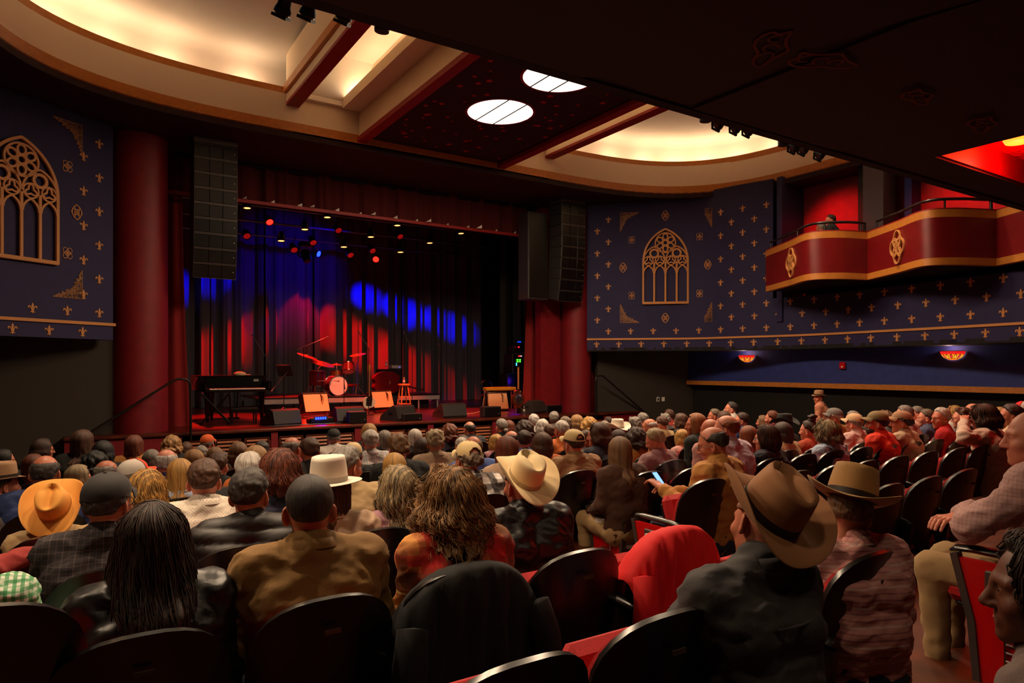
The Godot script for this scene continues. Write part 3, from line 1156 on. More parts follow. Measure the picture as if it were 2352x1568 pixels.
func seat_parts() -> void:
	var mb := MB.new()
	back_sheet(0.25, 0.55, 0.39, 0.0, 0.0, 0.022, mb)
	A.seat_shell = mb.mesh()
	mb = MB.new()
	back_sheet(0.232, 0.495, 0.41, 0.024, 0.03, 0.026, mb)
	A.seat_back = mb.mesh()
	mb = MB.new()
	mb.box(Vector3.ZERO, Vector3(0.44, 0.10, 0.43), Basis(), 0.035)
	A.seat_pad = mb.mesh()
	mb = MB.new()
	mb.box(Vector3(0, -0.055, 0.02), Vector3(0.4, 0.03, 0.38), Basis(), 0.012)
	A.seat_pan = mb.mesh()
	mb = MB.new()
	mb.tube([Vector3(0, 0, 0.0), Vector3(0, 0.004, -0.02), Vector3(0, 0.012, -0.1), Vector3(0, 0.012, -0.36), Vector3(0, 0.004, -0.43), Vector3(0, -0.012, -0.455)], [0.018, 0.026, 0.03, 0.03, 0.026, 0.012], 10, true, 0.62)
	A.arm_rest = mb.mesh()
	mb = MB.new()
	mb.prism(PackedVector2Array([Vector2(0.03, 0.0), Vector2(0.36, 0.0), Vector2(0.34, 0.06), Vector2(0.26, 0.12), Vector2(0.3, 0.62), Vector2(0.02, 0.62), Vector2(0.1, 0.12)]), 0.035, Transform3D(Basis(Vector3.UP, PI / 2), Vector3.ZERO))
	A.standard = mb.mesh()
	mb = MB.new()
	mb.box(Vector3.ZERO, Vector3(0.055, 0.016, 0.004), Basis(), 0.001)
	A.name_plate = mb.mesh()
	# aisle end panel
	var poly := PackedVector2Array([Vector2(0.0, 0.615), Vector2(0.41, 0.615), Vector2(0.35, 0.4), Vector2(0.31, 0.0), Vector2(0.03, 0.0), Vector2(0.02, 0.3)])
	var side := Transform3D(Basis(Vector3.UP, PI / 2), Vector3.ZERO)
	mb = MB.new()
	mb.prism(poly, 0.03, side)
	A.end_panel = mb.mesh()
	mb = MB.new()
	mb.bar([Vector2(0.0, 0.0), Vector2(0.0, 0.3), Vector2(-0.015, 0.63)], 0.03, 0.045, side)
	A.end_frame = mb.mesh()
	mb = MB.new()
	mb.bar([Vector2(0.32, 0.0), Vector2(0.35, 0.35), Vector2(0.42, 0.63)], 0.03, 0.045, side)
	A.end_frame_rear = mb.mesh()
	mb = MB.new()
	mb.box(Vector3(-0.022, 0.52, -0.2), Vector3(0.02, 0.13, 0.19), Basis(), 0.006)
	A.aisle_lamp_plate = mb.mesh()
	mb = MB.new()
	mb.prism(PackedVector2Array([Vector2(0.13, 0.515), Vector2(0.27, 0.515), Vector2(0.255, 0.56), Vector2(0.145, 0.56)]), 0.05, Transform3D(Basis(Vector3.UP, PI / 2), Vector3(-0.035, 0, 0)))
	A.aisle_lamp_hood = mb.mesh()
	mb = MB.new()
	for k in 4:
		var y := 0.33 - k * 0.035
		mb.tube([Vector3(-0.022, y, -0.12), Vector3(-0.022, y, -0.22)], 0.005, 6)
	mb.tube([Vector3(-0.022, 0.41, -0.05), Vector3(-0.022, 0.4, -0.09), Vector3(-0.022, 0.36, -0.12), Vector3(-0.022, 0.0, -0.12)], 0.006, 6)
	mb.tube([Vector3(-0.022, 0.33, -0.22), Vector3(-0.022, 0.0, -0.22)], 0.006, 6)
	A.chrome_trim = mb.mesh()
	mat("seat_black", Color(0.05, 0.043, 0.04), 0.3)
	M.seat_black.clearcoat_enabled = true
	M.seat_black.clearcoat = 0.25
	M.seat_black.clearcoat_roughness = 0.25
	var cloth := noise_tex(0.2, [Color(0.72, 0.72, 0.72), Color(1, 1, 1)], 128, 9, 2)
	tri(mat("seat_red", Color(0.8, 0.02, 0.05), 0.75), cloth, 4.0)
	M.seat_red.rim_enabled = true
	M.seat_red.rim = 0.4
	mat("end_red", Color(0.75, 0.02, 0.03), 0.35)
	mat("end_grey", Color(0.36, 0.32, 0.3), 0.4, 0.6)
	mat("plate", Color(0.3, 0.22, 0.12), 0.45, 0.5)

func seat(x: float, d: float, y: float, label: String, up: bool, group: String, turn := 0.0) -> Node3D:
	var key := "seat_up" if up else "seat_down"
	var o: Node3D
	if A.has(key):
		o = (A[key] as Node3D).duplicate()
		o.name = numbered("theatre_seat")
		add_child(o)
		o.position = P(x, y, d)
		o.rotation.y = turn
		tag(o, label, "seat", group)
		return o
	o = thing("theatre_seat", label, "seat", P(x, y, d), turn, group)
	put("back_shell", A.seat_shell, M.seat_black, o)
	put("back_cushion", A.seat_back, M.seat_red, o)
	var t := Transform3D(Basis(Vector3.RIGHT, 1.25), Vector3(0, 0.6, -0.2)) if up else Transform3D(Basis(Vector3.RIGHT, 0.06), Vector3(0, 0.42, -0.33))
	put("seat_cushion", A.seat_pad, M.seat_red, o, t)
	put("seat_pan", A.seat_pan, M.seat_black, o, t)
	put("armrest", A.arm_rest, M.seat_black, o, Transform3D(Basis(), Vector3(-0.27, 0.64, -0.03)))
	put("standard", A.standard, M.seat_black, o, Transform3D(Basis(), Vector3(-0.27, 0, 0)))
	put("name_plate", A.name_plate, M.plate, o, Transform3D(Basis(Vector3.RIGHT, -0.17), Vector3(0.0, 0.835, 0.007)))
	A[key] = o
	return o

func aisle_end(o: Node3D) -> void:
	var e := MeshInstance3D.new()
	e.name = "end_panel"
	e.mesh = A.end_panel
	e.material_override = M.end_red
	o.add_child(e, true)
	e.position = Vector3(-0.305, 0.0, -0.03)
	put("end_frame", A.end_frame, M.end_grey, e)
	put("end_frame", A.end_frame_rear, M.end_grey, e)
	put("lamp_plate", A.aisle_lamp_plate, M.end_grey, e)
	put("lamp_hood", A.aisle_lamp_hood, M.white, e)
	put("chrome_trim", A.chrome_trim, M.chrome, e)

func seats() -> void:
	seat_parts()
	var row := ""
	# x, d, y of the base, folded up, label
	seat(0.17, 2.18, 0.753, "black-backed seat in the left foreground, behind the person with very long dark hair", false, "occupied seats")
	seat(0.71, 2.18, 0.759, "black-backed seat in the foreground, behind the olive work jacket", false, "occupied seats")
	seat(1.22, 2.18, 0.770, "black-backed seat with a dark jacket hung over it, behind the orange-red plaid shirt", false, "occupied seats")
	seat(1.77, 2.18, 0.758, "empty black-backed seat right of the draped dark jacket, gold script on its back", true, "empty seats")
	seat(2.33, 2.18, 0.762, "seat under the draped bright red jacket", true, "empty seats")
	seat(0.95, 1.38, 0.788, "empty black-backed seat cut by the bottom edge, left of the strapped red seat", true, "empty seats")
	seat(1.45, 1.38, 0.807, "black-backed seat at the bottom, behind the slate-shirted person's left arm", true, "empty seats")
	seat(1.93, 1.38, 0.810, "tall black-backed seat at the bottom with a red left edge, behind the brown cowboy hat", false, "occupied seats")
	seat(2.60, 1.42, 0.801, "black-backed seat at bottom right, behind the straw western hat", false, "occupied seats")
	seat(0.14, 3.12, 0.714, "black-backed seat behind the dark plaid shirt", false, "occupied seats")
	seat(0.64, 3.12, 0.733, "black-backed seat behind the quilted black vest", false, "occupied seats")
	seat(1.27, 3.12, 0.725, "black-backed seat between the olive jacket and the curly plaid-shirted person", true, "empty seats")
	seat(2.26, 3.12, 0.738, "empty black-backed seat under the large cream cowboy hat's right side", true, "empty seats")
	seat(1.67, 3.80, 0.655, "black-backed seat behind the lavender top", false, "occupied seats")
	seat(3.65, 4.55, 0.633, "tall black-backed seat left of the first aisle end panel, behind the tweed shirt", false, "occupied seats")
	seat(4.05, 4.50, 0.633, "black-backed seat behind the brown shawl, left of the first aisle end panel", false, "occupied seats")
	aisle_end(seat(3.95, 4.02, 0.666, "empty aisle seat with a red folded cushion beside the first red end panel", true, "empty seats"))
	seat(4.40, 3.95, 0.673, "black-backed seat behind the camel jacket", false, "occupied seats")
	aisle_end(seat(3.66, 3.15, 0.751, "aisle seat with a red folded cushion left of the brown cowboy hat", true, "empty seats"))
	seat(-0.21, 2.18, 0.899, "black-backed seat at the left edge behind the green gingham shirt", false, "occupied seats")
	aisle_end(seat(3.60, 1.03, 1.000, "aisle seat with a red end panel under the person with folded arms", false, "occupied seats"))
	seat(4.55, 2.40, 0.743, "empty black-backed red seat, first from the left in the nearest empty row right of the", true, "empty seats")
	seat(5.07, 2.40, 0.748, "empty black-backed red seat, second from the left in the nearest empty row right of the", true, "empty seats")
	seat(5.59, 2.40, 0.757, "empty black-backed red seat, third from the left in the nearest empty row right of the", true, "empty seats")
	seat(4.80, 3.25, 0.701, "empty black-backed red seat, first from the left in the second empty row right of the", true, "empty seats")
	seat(5.31, 3.25, 0.709, "empty black-backed red seat, second from the left in the second empty row right of the", true, "empty seats")
	seat(5.78, 3.25, 0.710, "empty black-backed red seat, third from the left in the second empty row right of the", true, "empty seats")
	seat(6.28, 3.25, 0.712, "empty black-backed red seat, fourth from the left in the second empty row right of the", true, "empty seats")
	seat(6.82, 3.25, 0.719, "empty black-backed red seat, fifth from the left in the second empty row right of the", true, "empty seats")
	seat(7.39, 3.25, 0.716, "empty black-backed red seat, sixth from the left in the second empty row right of the", true, "empty seats")
	seat(7.93, 3.25, 0.712, "empty black-backed red seat, seventh from the left in the second empty row right of the", true, "empty seats")
	seat(5.50, 4.00, 0.665, "empty black-backed red seat, first from the left in the third empty row right of the", true, "empty seats")
	seat(6.01, 4.00, 0.670, "empty black-backed red seat, second from the left in the third empty row right of the", true, "empty seats")
	seat(6.49, 4.00, 0.676, "empty black-backed red seat, third from the left in the third empty row right of the", true, "empty seats")
	seat(7.01, 4.00, 0.674, "empty black-backed red seat, fourth from the left in the third empty row right of the", true, "empty seats")
	seat(7.51, 4.00, 0.662, "empty black-backed red seat, fifth from the left in the third empty row right of the", true, "empty seats")
	seat(8.03, 4.00, 0.669, "empty black-backed red seat, sixth from the left in the third empty row right of the", true, "empty seats")
	seat(8.54, 4.00, 0.669, "empty black-backed red seat, seventh from the left in the third empty row right of the", true, "empty seats")
	seat(6.59, 4.60, 0.609, "empty black-backed red seat, first from the left in the fourth empty row right of the", true, "empty seats")
	seat(7.09, 4.60, 0.606, "empty black-backed red seat, second from the left in the fourth empty row right of the", true, "empty seats")
	seat(7.54, 4.60, 0.607, "empty black-backed red seat, third from the left in the fourth empty row right of the", true, "empty seats")
	seat(8.04, 4.60, 0.603, "empty black-backed red seat, fourth from the left in the fourth empty row right of the", true, "empty seats")
	seat(8.55, 4.60, 0.600, "empty black-backed red seat, fifth from the left in the fourth empty row right of the", true, "empty seats")
	seat(9.02, 4.60, 0.606, "empty black-backed red seat, sixth from the left in the fourth empty row right of the", true, "empty seats")
	seat(7.62, 5.20, 0.589, "empty black-backed red seat, first from the left in the fifth row right of the aisle", true, "empty seats")
	seat(10.49, 5.20, 0.619, "empty black-backed red seat, first from the left in the far row, right of the beige", true, "empty seats")
	seat(10.95, 5.20, 0.616, "empty black-backed red seat, second from the left in the far row, right of the beige", true, "empty seats")
	seat(4.93, 4.00, 0.656, "empty black-backed red seat, first from the left in the third row, just right of the", true, "empty seats")
	seat(1.80, 0.36, 0.837, "seat of the person with dark hair in the bottom right corner, very close", false, "occupied seats")
	seat(-0.35, 2.69, 0.721, "seat of the person in a green gingham shirt, mostly outside the left edge", false, "occupied seats")
	seat(-0.65, 3.78, 0.666, "seat of the person in a dark red sleeve reaching a hand past the left picture", false, "occupied seats")
	seat(0.63, 3.93, 0.659, "seat of the person with short brown hair in a white shirt with small dark dots", false, "occupied seats")
	seat(-0.07, 4.23, 0.643, "seat of the person under a golden straw cowboy hat tipped far back", false, "occupied seats")
	seat(0.40, 4.63, 0.624, "seat of the person with wavy blond bob behind the patterned shirt row", false, "occupied seats")
	seat(0.67, 5.28, 0.591, "seat of the person with long straight blond hair and a pale blue top", false, "occupied seats")
	seat(-0.15, 5.28, 0.591, "seat of the balding person with grey hair in a blue shirt at far left", false, "occupied seats")
	seat(1.02, 4.63, 0.624, "seat of the white-haired person with a pink crown left of the auburn bob", false, "occupied seats")
	seat(0.23, 5.93, 0.558, "seat of the bald person with a flushed scalp beside the trucker cap", false, "occupied seats")
	seat(1.05, 3.93, 0.659, "seat of the person with an auburn bob in navy", false, "occupied seats")
	seat(2.08, 4.63, 0.624, "seat of the person with straight highlighted blond hair, mid crowd", false, "occupied seats")
	seat(1.04, 5.93, 0.558, "seat of the person with short brown hair and glasses in a black jacket", false, "occupied seats")
	seat(2.34, 3.93, 0.659, "seat of the person in a cream backward cap and black-and-white check shirt", false, "occupied seats")
	seat(0.05, 6.58, 0.526, "seat of the person with a blond-grey bob and glasses turned right", false, "occupied seats")
	seat(0.94, 6.58, 0.526, "seat of the person with a smooth honey-blond crown right of the bald plaid collar", false, "occupied seats")
	seat(0.18, 7.23, 0.494, "seat of the person with a round mass of black hair near the left wall", false, "occupied seats")
	seat(1.20, 5.28, 0.591, "seat of the person with long streaked brown hair behind the pale-haired bald crown", false, "occupied seats")
	seat(0.70, 7.23, 0.494, "seat of the person with brown hair just right of the orange peak", false, "occupied seats")
	seat(-0.29, 7.23, 0.494, "seat of the person with long auburn hair behind the balding person in blue", false, "occupied seats")
	seat(0.65, 5.93, 0.558, "seat of the bald person with white fringe in a plaid collar, turned right", false, "occupied seats")
	seat(2.40, 5.28, 0.591, "seat of the person with tousled grey-brown hair and dark jacket, mid crowd", false, "occupied seats")
	seat(1.81, 5.93, 0.558, "seat of the person with dark brown hair in a dark jacket before a red stage", false, "occupied seats")
	seat(3.14, 5.28, 0.591, "seat of the bald person just beyond the buffalo-check shirt", false, "occupied seats")
	seat(3.10, 4.63, 0.624, "seat of the person with long auburn hair above the left brim of the cream cowboy", false, "occupied seats")
	seat(1.83, 6.58, 0.526, "seat of the bald person with grey beard left of the brown-haired dark jacket", false, "occupied seats")
	seat(2.22, 5.93, 0.558, "seat of the person in a cream cap beyond the grey-haired person in glasses", false, "occupied seats")
	seat(3.93, 5.28, 0.591, "seat of the person with a glossy brown bob above the cream cowboy hat", false, "occupied seats")
	seat(1.45, 7.23, 0.494, "seat of the person with soft ash-brown hair in front of the stage vents under the", false, "occupied seats")
	seat(1.34, 7.93, 0.459, "seat of the person with pale brown hair, two heads right of the rust-orange cap", false, "occupied seats")
	seat(3.08, 5.93, 0.558, "seat of the person with curly sandy-grey hair in a tan shirt", false, "occupied seats")
	seat(4.85, 4.63, 0.624, "seat of the sandy-grey person in mauve leaning with an arm over a seat back", false, "occupied seats")
	seat(4.65, 5.28, 0.591, "seat of the person with shaggy brown hair in navy, face to the left", false, "occupied seats")
	seat(4.15, 5.93, 0.558, "seat of the dark-haired person in a blue shirt, head inclined", false, "occupied seats")
	seat(5.01, 5.93, 0.558, "seat of the person with a ruddy face in profile behind the cream cap", false, "occupied seats")
	seat(0.27, 7.93, 0.459, "seat of the person with sleek black hair right of the long-haired person by the handrail", false, "occupied seats")
	seat(0.71, 7.93, 0.459, "seat of the person with ash-grey hair left of the bald head in a plaid collar", false, "occupied seats")
	seat(1.30, 8.63, 0.423, "seat of the grey-haired person just below the rust-orange cap", false, "occupied seats")
	seat(0.60, 8.63, 0.423, "seat of the person with long auburn hair in a mustard top below the red column", false, "occupied seats")
	seat(2.64, 6.58, 0.526, "seat of the white-haired person in a pale checked shirt", false, "occupied seats")
	seat(-0.60, 8.63, 0.423, "seat of the person with dark hair and a scarf, cut by the left picture edge", false, "occupied seats")
	seat(4.40, 6.58, 0.526, "seat of the balding brown-haired person left of the dark-haired head", false, "occupied seats")
	seat(1.84, 7.93, 0.459, "seat of the person with dark grey short hair left of the first red stage panel", false, "occupied seats")
	seat(3.73, 6.58, 0.526, "seat of the white-haired person left of the bald head beyond the check shirt", false, "occupied seats")
	seat(3.24, 6.58, 0.526, "seat of the person with brown hair half hidden left of the tan shirt", false, "occupied seats")
	seat(5.15, 6.58, 0.526, "seat of the white-haired person in an orange shirt with suspenders", false, "occupied seats")
	seat(6.13, 5.28, 0.591, "seat of the child with long strawberry-blond hair in a dark green hoodie, holding a cup", false, "occupied seats")
	seat(8.83, 3.13, 0.699, "seat of the dark-haired person between the white jersey and the bald head", false, "occupied seats")
	seat(1.06, 9.33, 0.389, "seat of the person with tousled light brown hair below the foot of the left handrail", false, "occupied seats")
	seat(1.33, 10.13, 0.349, "seat of the person with brown bob left of the orange cap", false, "occupied seats")
	seat(5.51, 5.93, 0.558, "seat of the person with brown hair and a mustard top under the white cowboy hat", false, "occupied seats")
	seat(5.19, 5.28, 0.591, "seat of the dark curly-haired person right of the white cowboy hat brim", false, "occupied seats")
	seat(-0.28, 9.33, 0.389, "seat of the person with brown hair and glasses turned right, beside the dark left wall", false, "occupied seats")
	seat(5.63, 4.63, 0.624, "seat of the person with a bald pink head left of the reddish hair and glasses", false, "occupied seats")
	seat(4.10, 7.23, 0.494, "seat of the person with brown hair below the charcoal jacket", false, "occupied seats")
	seat(4.59, 7.23, 0.493, "seat of the person with a blond ponytail in a lilac top", false, "occupied seats")
	seat(6.59, 5.93, 0.558, "seat of the person with blond curls half hidden behind the child in green", false, "occupied seats")
	seat(9.51, 3.93, 0.659, "seat of the person with short brown curls and glasses in charcoal, arm along the seats", false, "occupied seats")
	seat(8.98, 3.93, 0.659, "seat of the white-haired person with glasses in a red shirt, facing left", false, "occupied seats")
	seat(3.35, 7.93, 0.459, "seat of the person with long grey hair right of the pale checked shirt", false, "occupied seats")
	seat(5.44, 7.23, 0.494, "seat of the brown-haired person left of the big white crop of hair", false, "occupied seats")
	seat(1.48, 9.33, 0.389, "seat of the person in a rust-orange cap turned right, before the stage vents", false, "occupied seats")
	seat(4.28, 7.93, 0.459, "seat of the person with curly auburn hair in navy", false, "occupied seats")
	seat(3.77, 7.93, 0.459, "seat of the person with long white hair left of the tan shirt", false, "occupied seats")
	seat(2.92, 8.63, 0.423, "seat of the person in a black and white cap and white shirt, looking at a", false, "occupied seats")
	seat(6.07, 6.58, 0.526, "seat of the person in a white cowboy hat in the far rows", false, "occupied seats")
	seat(8.89, 5.28, 0.591, "seat of the person in a grey flat cap and glasses with a mustard quilted top", false, "occupied seats")
	seat(5.03, 7.23, 0.494, "seat of the person with dark curly hair before the stage", false, "occupied seats")
	seat(11.31, 3.93, 0.659, "seat of the person in a white cap with a red peak at the right edge", false, "occupied seats")
	seat(9.35, 5.28, 0.591, "seat of the person with a grey head half hidden behind the beige cap", false, "occupied seats")
	seat(4.98, 8.63, 0.423, "seat of the balding person in a charcoal jacket before the stage vents", false, "occupied seats")
	seat(3.41, 8.63, 0.423, "seat of the person with streaked brown-blond bob below the black floor monitors", false, "occupied seats")
	seat(4.52, 8.63, 0.423, "seat of the person under a small cream hat beyond the tan shirt", false, "occupied seats")
	seat(10.55, 3.93, 0.659, "seat of the person with straight blond hair right of the white jersey", false, "occupied seats")
	seat(10.06, 4.63, 0.624, "seat of the person with cropped grey-brown hair in a slate blue shirt", false, "occupied seats")
	seat(6.65, 6.58, 0.526, "seat of the balding white-haired person in pink, face in profile to the left", false, "occupied seats")
	seat(7.54, 7.23, 0.494, "seat of the brown-haired person in a tan jacket far right of the stage", false, "occupied seats")
	seat(8.58, 6.58, 0.526, "seat of the dark-haired person in a blue shirt facing left by the black wall", false, "occupied seats")
	seat(6.98, 7.23, 0.494, "seat of the person with grey curls right of the white cowboy hat", false, "occupied seats")
	seat(9.48, 4.63, 0.624, "seat of the grey-haired person beyond the tan cap with sunglasses", false, "occupied seats")
	seat(5.54, 8.63, 0.423, "seat of the person with grey hair in a low bun", false, "occupied seats")
	seat(11.41, 4.63, 0.624, "seat of the bald person with an orange-lit scalp at the far right", false, "occupied seats")
	seat(6.23, 7.93, 0.459, "seat of the person with mixed grey-brown hair below the stage lip", false, "occupied seats")
	seat(6.70, 7.93, 0.459, "seat of the person with yellow-blond curls near the stage", false, "occupied seats")
	seat(7.94, 7.23, 0.494, "seat of the person with wavy brown hair beyond the child in green", false, "occupied seats")
	seat(6.31, 8.63, 0.423, "seat of the person with wavy white hair near the stage", false, "occupied seats")
	seat(7.60, 8.63, 0.423, "seat of the grey-haired person beside the left brim of the white cowboy hat", false, "occupied seats")
	seat(7.00, 8.63, 0.423, "seat of the person with a brown-blond bob in blue near the stage", false, "occupied seats")
	seat(9.30, 6.58, 0.526, "seat of the person with an auburn-haired head just behind the black cowboy hat", false, "occupied seats")
	seat(7.06, 9.33, 0.389, "seat of the person with cropped grey hair turned right, closest to the stage lip", false, "occupied seats")
	seat(9.93, 7.23, 0.494, "seat of the person with a light-brown head left of the black cowboy hat, far row", false, "occupied seats")
	seat(6.12, 9.33, 0.389, "seat of the person with short auburn hair in bright blue", false, "occupied seats")
	seat(7.81, 7.93, 0.459, "seat of the grey-haired person bending in a grey-pink shirt at the far rows", false, "occupied seats")
	seat(8.94, 7.23, 0.494, "seat of the person with a brown-haired head directly under the white shirt and suspenders", false, "occupied seats")
	seat(9.53, 7.93, 0.459, "seat of the person with grey-brown hair in profile left of the white shirt and suspenders", false, "occupied seats")
	seat(12.29, 5.28, 0.591, "seat of the blond person behind the dark curly short hair, facing left", false, "occupied seats")
	seat(6.62, 9.33, 0.389, "seat of the white-haired person in a small check collar near the stage", false, "occupied seats")
	seat(9.03, 8.63, 0.423, "seat of the grey-haired person beyond the tan jacket at the far rows", false, "occupied seats")
	seat(8.29, 9.33, 0.389, "seat of the dark-haired person left of the white cowboy hat, farthest row", false, "occupied seats")
	seat(10.54, 8.40, 0.435, "seat of the bearded person in a white shirt and dark suspenders, head raised, by the", false, "occupied seats")
	seat(9.85, 9.33, 0.389, "seat of the person with a brown-haired head under the white switch plates", false, "occupied seats")
# ---------------------------------------------------------------- people
func hair_tex() -> Texture2D:
	var im := Image.create(256, 64, false, Image.FORMAT_RGB8)
	var fn := FastNoiseLite.new()
	fn.seed = 4
	fn.frequency = 0.09
	fn.fractal_octaves = 3
	for x in 256:
		var a := TAU * x / 256.0
		for y in 64:
			var k := fn.get_noise_3d(cos(a) * 95.0, sin(a) * 95.0, y * 0.12) * 0.9 + fn.get_noise_3d(cos(a) * 30.0, sin(a) * 30.0, y * 0.25) * 0.35
			var c := clampf(0.78 + k * 0.6, 0.38, 1.0)
			im.set_pixel(x, y, Color(c, c, c))
	return ImageTexture.create_from_image(im)

const HAIR := {
	"dark": Color(0.10, 0.06, 0.05), "black": Color(0.05, 0.045, 0.05), "dkbrown": Color(0.25, 0.135, 0.08), "brown": Color(0.36, 0.21, 0.12), "ltbrown": Color(0.55, 0.39, 0.25),
	"brownblond": Color(0.72, 0.53, 0.32), "auburn": Color(0.48, 0.21, 0.09), "ginger": Color(0.62, 0.32, 0.15), "strawberry": Color(0.72, 0.45, 0.25), "blond": Color(0.83, 0.62, 0.32),
	"tanblond": Color(0.7, 0.5, 0.28), "greyblond": Color(0.76, 0.66, 0.5), "blondgrey": Color(0.76, 0.66, 0.5), "greybrown": Color(0.5, 0.42, 0.34), "grey": Color(0.6, 0.56, 0.52), "dkgrey": Color(0.26, 0.22, 0.2), "white": Color(0.88, 0.84, 0.8),
}
const CLOTH := {
	"black": Color(0.05, 0.046, 0.05), "charcoal": Color(0.16, 0.15, 0.16), "grey": Color(0.42, 0.39, 0.38), "greypink": Color(0.55, 0.46, 0.45), "brown": Color(0.34, 0.22, 0.14), "navy": Color(0.1, 0.11, 0.2),
	"navyknit": Color(0.1, 0.09, 0.15), "blue": Color(0.17, 0.24, 0.45), "blue2": Color(0.3, 0.42, 0.72), "slate": Color(0.32, 0.35, 0.48), "ltblue": Color(0.7, 0.76, 0.86), "cream": Color(0.86, 0.76, 0.62),
	"creamshirt": Color(0.86, 0.72, 0.6), "white": Color(0.88, 0.84, 0.8), "tan": Color(0.72, 0.6, 0.42), "tanshirt": Color(0.72, 0.6, 0.48), "camel": Color(0.78, 0.53, 0.25), "beige": Color(0.76, 0.66, 0.53),
	"mustard": Color(0.72, 0.46, 0.16), "mustardknit": Color(0.7, 0.5, 0.2), "orange": Color(0.82, 0.42, 0.14), "orangered": Color(0.92, 0.22, 0.08), "rust": Color(0.72, 0.27, 0.14), "red2": Color(0.6, 0.15, 0.13), "redshirt": Color(0.75, 0.06, 0.08),
	"maroon": Color(0.38, 0.06, 0.1), "pink": Color(0.82, 0.6, 0.56), "pinkshirt": Color(0.84, 0.68, 0.64), "lavender": Color(0.7, 0.5, 0.54), "lilac": Color(0.82, 0.74, 0.8), "mauve": Color(0.62, 0.45, 0.46), "green": Color(0.1, 0.13, 0.12),
	"olive": Color(0.56, 0.4, 0.18), "leather": Color(0.07, 0.055, 0.055), "puffer": Color(0.15, 0.125, 0.12), "brownwool": Color(0.3, 0.16, 0.08), "whitejersey": Color(0.86, 0.76, 0.68), "peach": Color(0.85, 0.55, 0.42), "suit": Color(0.07, 0.06, 0.06),
	"slateshirt": Color(0.25, 0.235, 0.24), "greybrown": Color(0.5, 0.42, 0.4),
}

func weave_image(base: Color, stripes: Array, size := 96) -> Image:
	var im := Image.create(size, size, false, Image.FORMAT_RGB8)
	for y in size:
		for x in size:
			var c := base
			for s in stripes:
				# position, width, colour, strength, across or along
				if s[4] < 1 and (x - int(s[0]) + size) % size < s[1]:
					c = c.lerp(s[2], s[3])
				if s[4] != 0 and (y - int(s[0]) + size) % size < s[1]:
					c = c.lerp(s[2], s[3])
			im.set_pixel(x, y, c)
	return im

func pattern(key: String) -> Texture2D:
	var im: Image
	var W := Color(0.9, 0.86, 0.82)
	var K := Color(0.07, 0.06, 0.07)
	match key:
		"plaid_red":
			im = weave_image(Color(0.62, 0.2, 0.09), [[0, 30, Color(0.85, 0.62, 0.25), 0.55, -1], [40, 14, Color(0.75, 0.06, 0.05), 0.7, -1], [62, 22, Color(0.32, 0.2, 0.16), 0.6, -1], [90, 3, Color(0.95, 0.85, 0.5), 0.8, -1]])
		"plaid_dark":
			im = weave_image(Color(0.13, 0.1, 0.11), [[0, 2, Color(0.5, 0.42, 0.42), 0.5, -1], [16, 2, Color(0.4, 0.33, 0.34), 0.4, -1], [32, 2, Color(0.5, 0.42, 0.42), 0.5, -1], [48, 2, Color(0.4, 0.33, 0.34), 0.4, -1], [64, 2, Color(0.5, 0.42, 0.42), 0.5, -1], [80, 2, Color(0.4, 0.33, 0.34), 0.4, -1]])
		"plaid_blue":
			im = weave_image(Color(0.16, 0.16, 0.34), [[0, 24, Color(0.5, 0.1, 0.14), 0.5, -1], [48, 6, W, 0.6, -1]])
		"check_bw":
			im = weave_image(W, [[0, 48, K, 0.62, -1]])
		"check_light":
			im = weave_image(Color(0.78, 0.77, 0.76), [[0, 4, Color(0.35, 0.42, 0.5), 0.7, -1], [32, 4, Color(0.75, 0.35, 0.3), 0.6, -1], [64, 4, Color(0.35, 0.42, 0.5), 0.7, -1]])
		"gingham":
			im = weave_image(Color(0.85, 0.85, 0.8), [[0, 48, Color(0.05, 0.42, 0.16), 0.6, -1]])
		"checkpink":
			im = weave_image(Color(0.74, 0.58, 0.56), [[0, 4, Color(0.42, 0.25, 0.28), 0.55, -1], [48, 4, Color(0.42, 0.25, 0.28), 0.55, -1]])
		"stripe_pink":
			im = weave_image(Color(0.8, 0.55, 0.52), [[0, 10, Color(0.5, 0.25, 0.3), 0.6, 1], [32, 10, Color(0.9, 0.8, 0.75), 0.7, 1], [64, 8, Color(0.5, 0.25, 0.3), 0.6, 1]])
		"dots":
			im = weave_image(Color(0.86, 0.8, 0.74), [])
			for k in [[0, 0], [48, 48]]:
				for y in 26:
					for x in 26:
						if absi(x - 13) + absi(y - 13) < 13:
							im.set_pixel((k[0] + x) % 96, (k[1] + y) % 96, Color(0.22, 0.16, 0.17))
		"tweed":
			im = weave_image(Color(0.56, 0.4, 0.26), [])
			var rng := RandomNumberGenerator.new()
			rng.seed = 3
			for i in 900:
				im.fill_rect(Rect2i(rng.randi() % 94, rng.randi() % 95, 2, 1), Color(0.3, 0.2, 0.13) if i % 2 else Color(0.72, 0.56, 0.38))
		"straw":
			im = weave_image(Color(0.78, 0.64, 0.42), [])
			for y in 96:
				for x in 96:
					if (x / 4 + y / 4) % 2 == 0:
						im.set_pixel(x, y, Color(0.6, 0.46, 0.28))
	return ImageTexture.create_from_image(im)

const PATTERN_SCALE := {"plaid_red": 3.6, "plaid_dark": 7.0, "plaid_blue": 8.0, "check_bw": 9.0, "check_light": 12.0, "gingham": 42.0, "checkpink": 30.0, "stripe_pink": 13.0, "dots": 55.0, "tweed": 9.0}

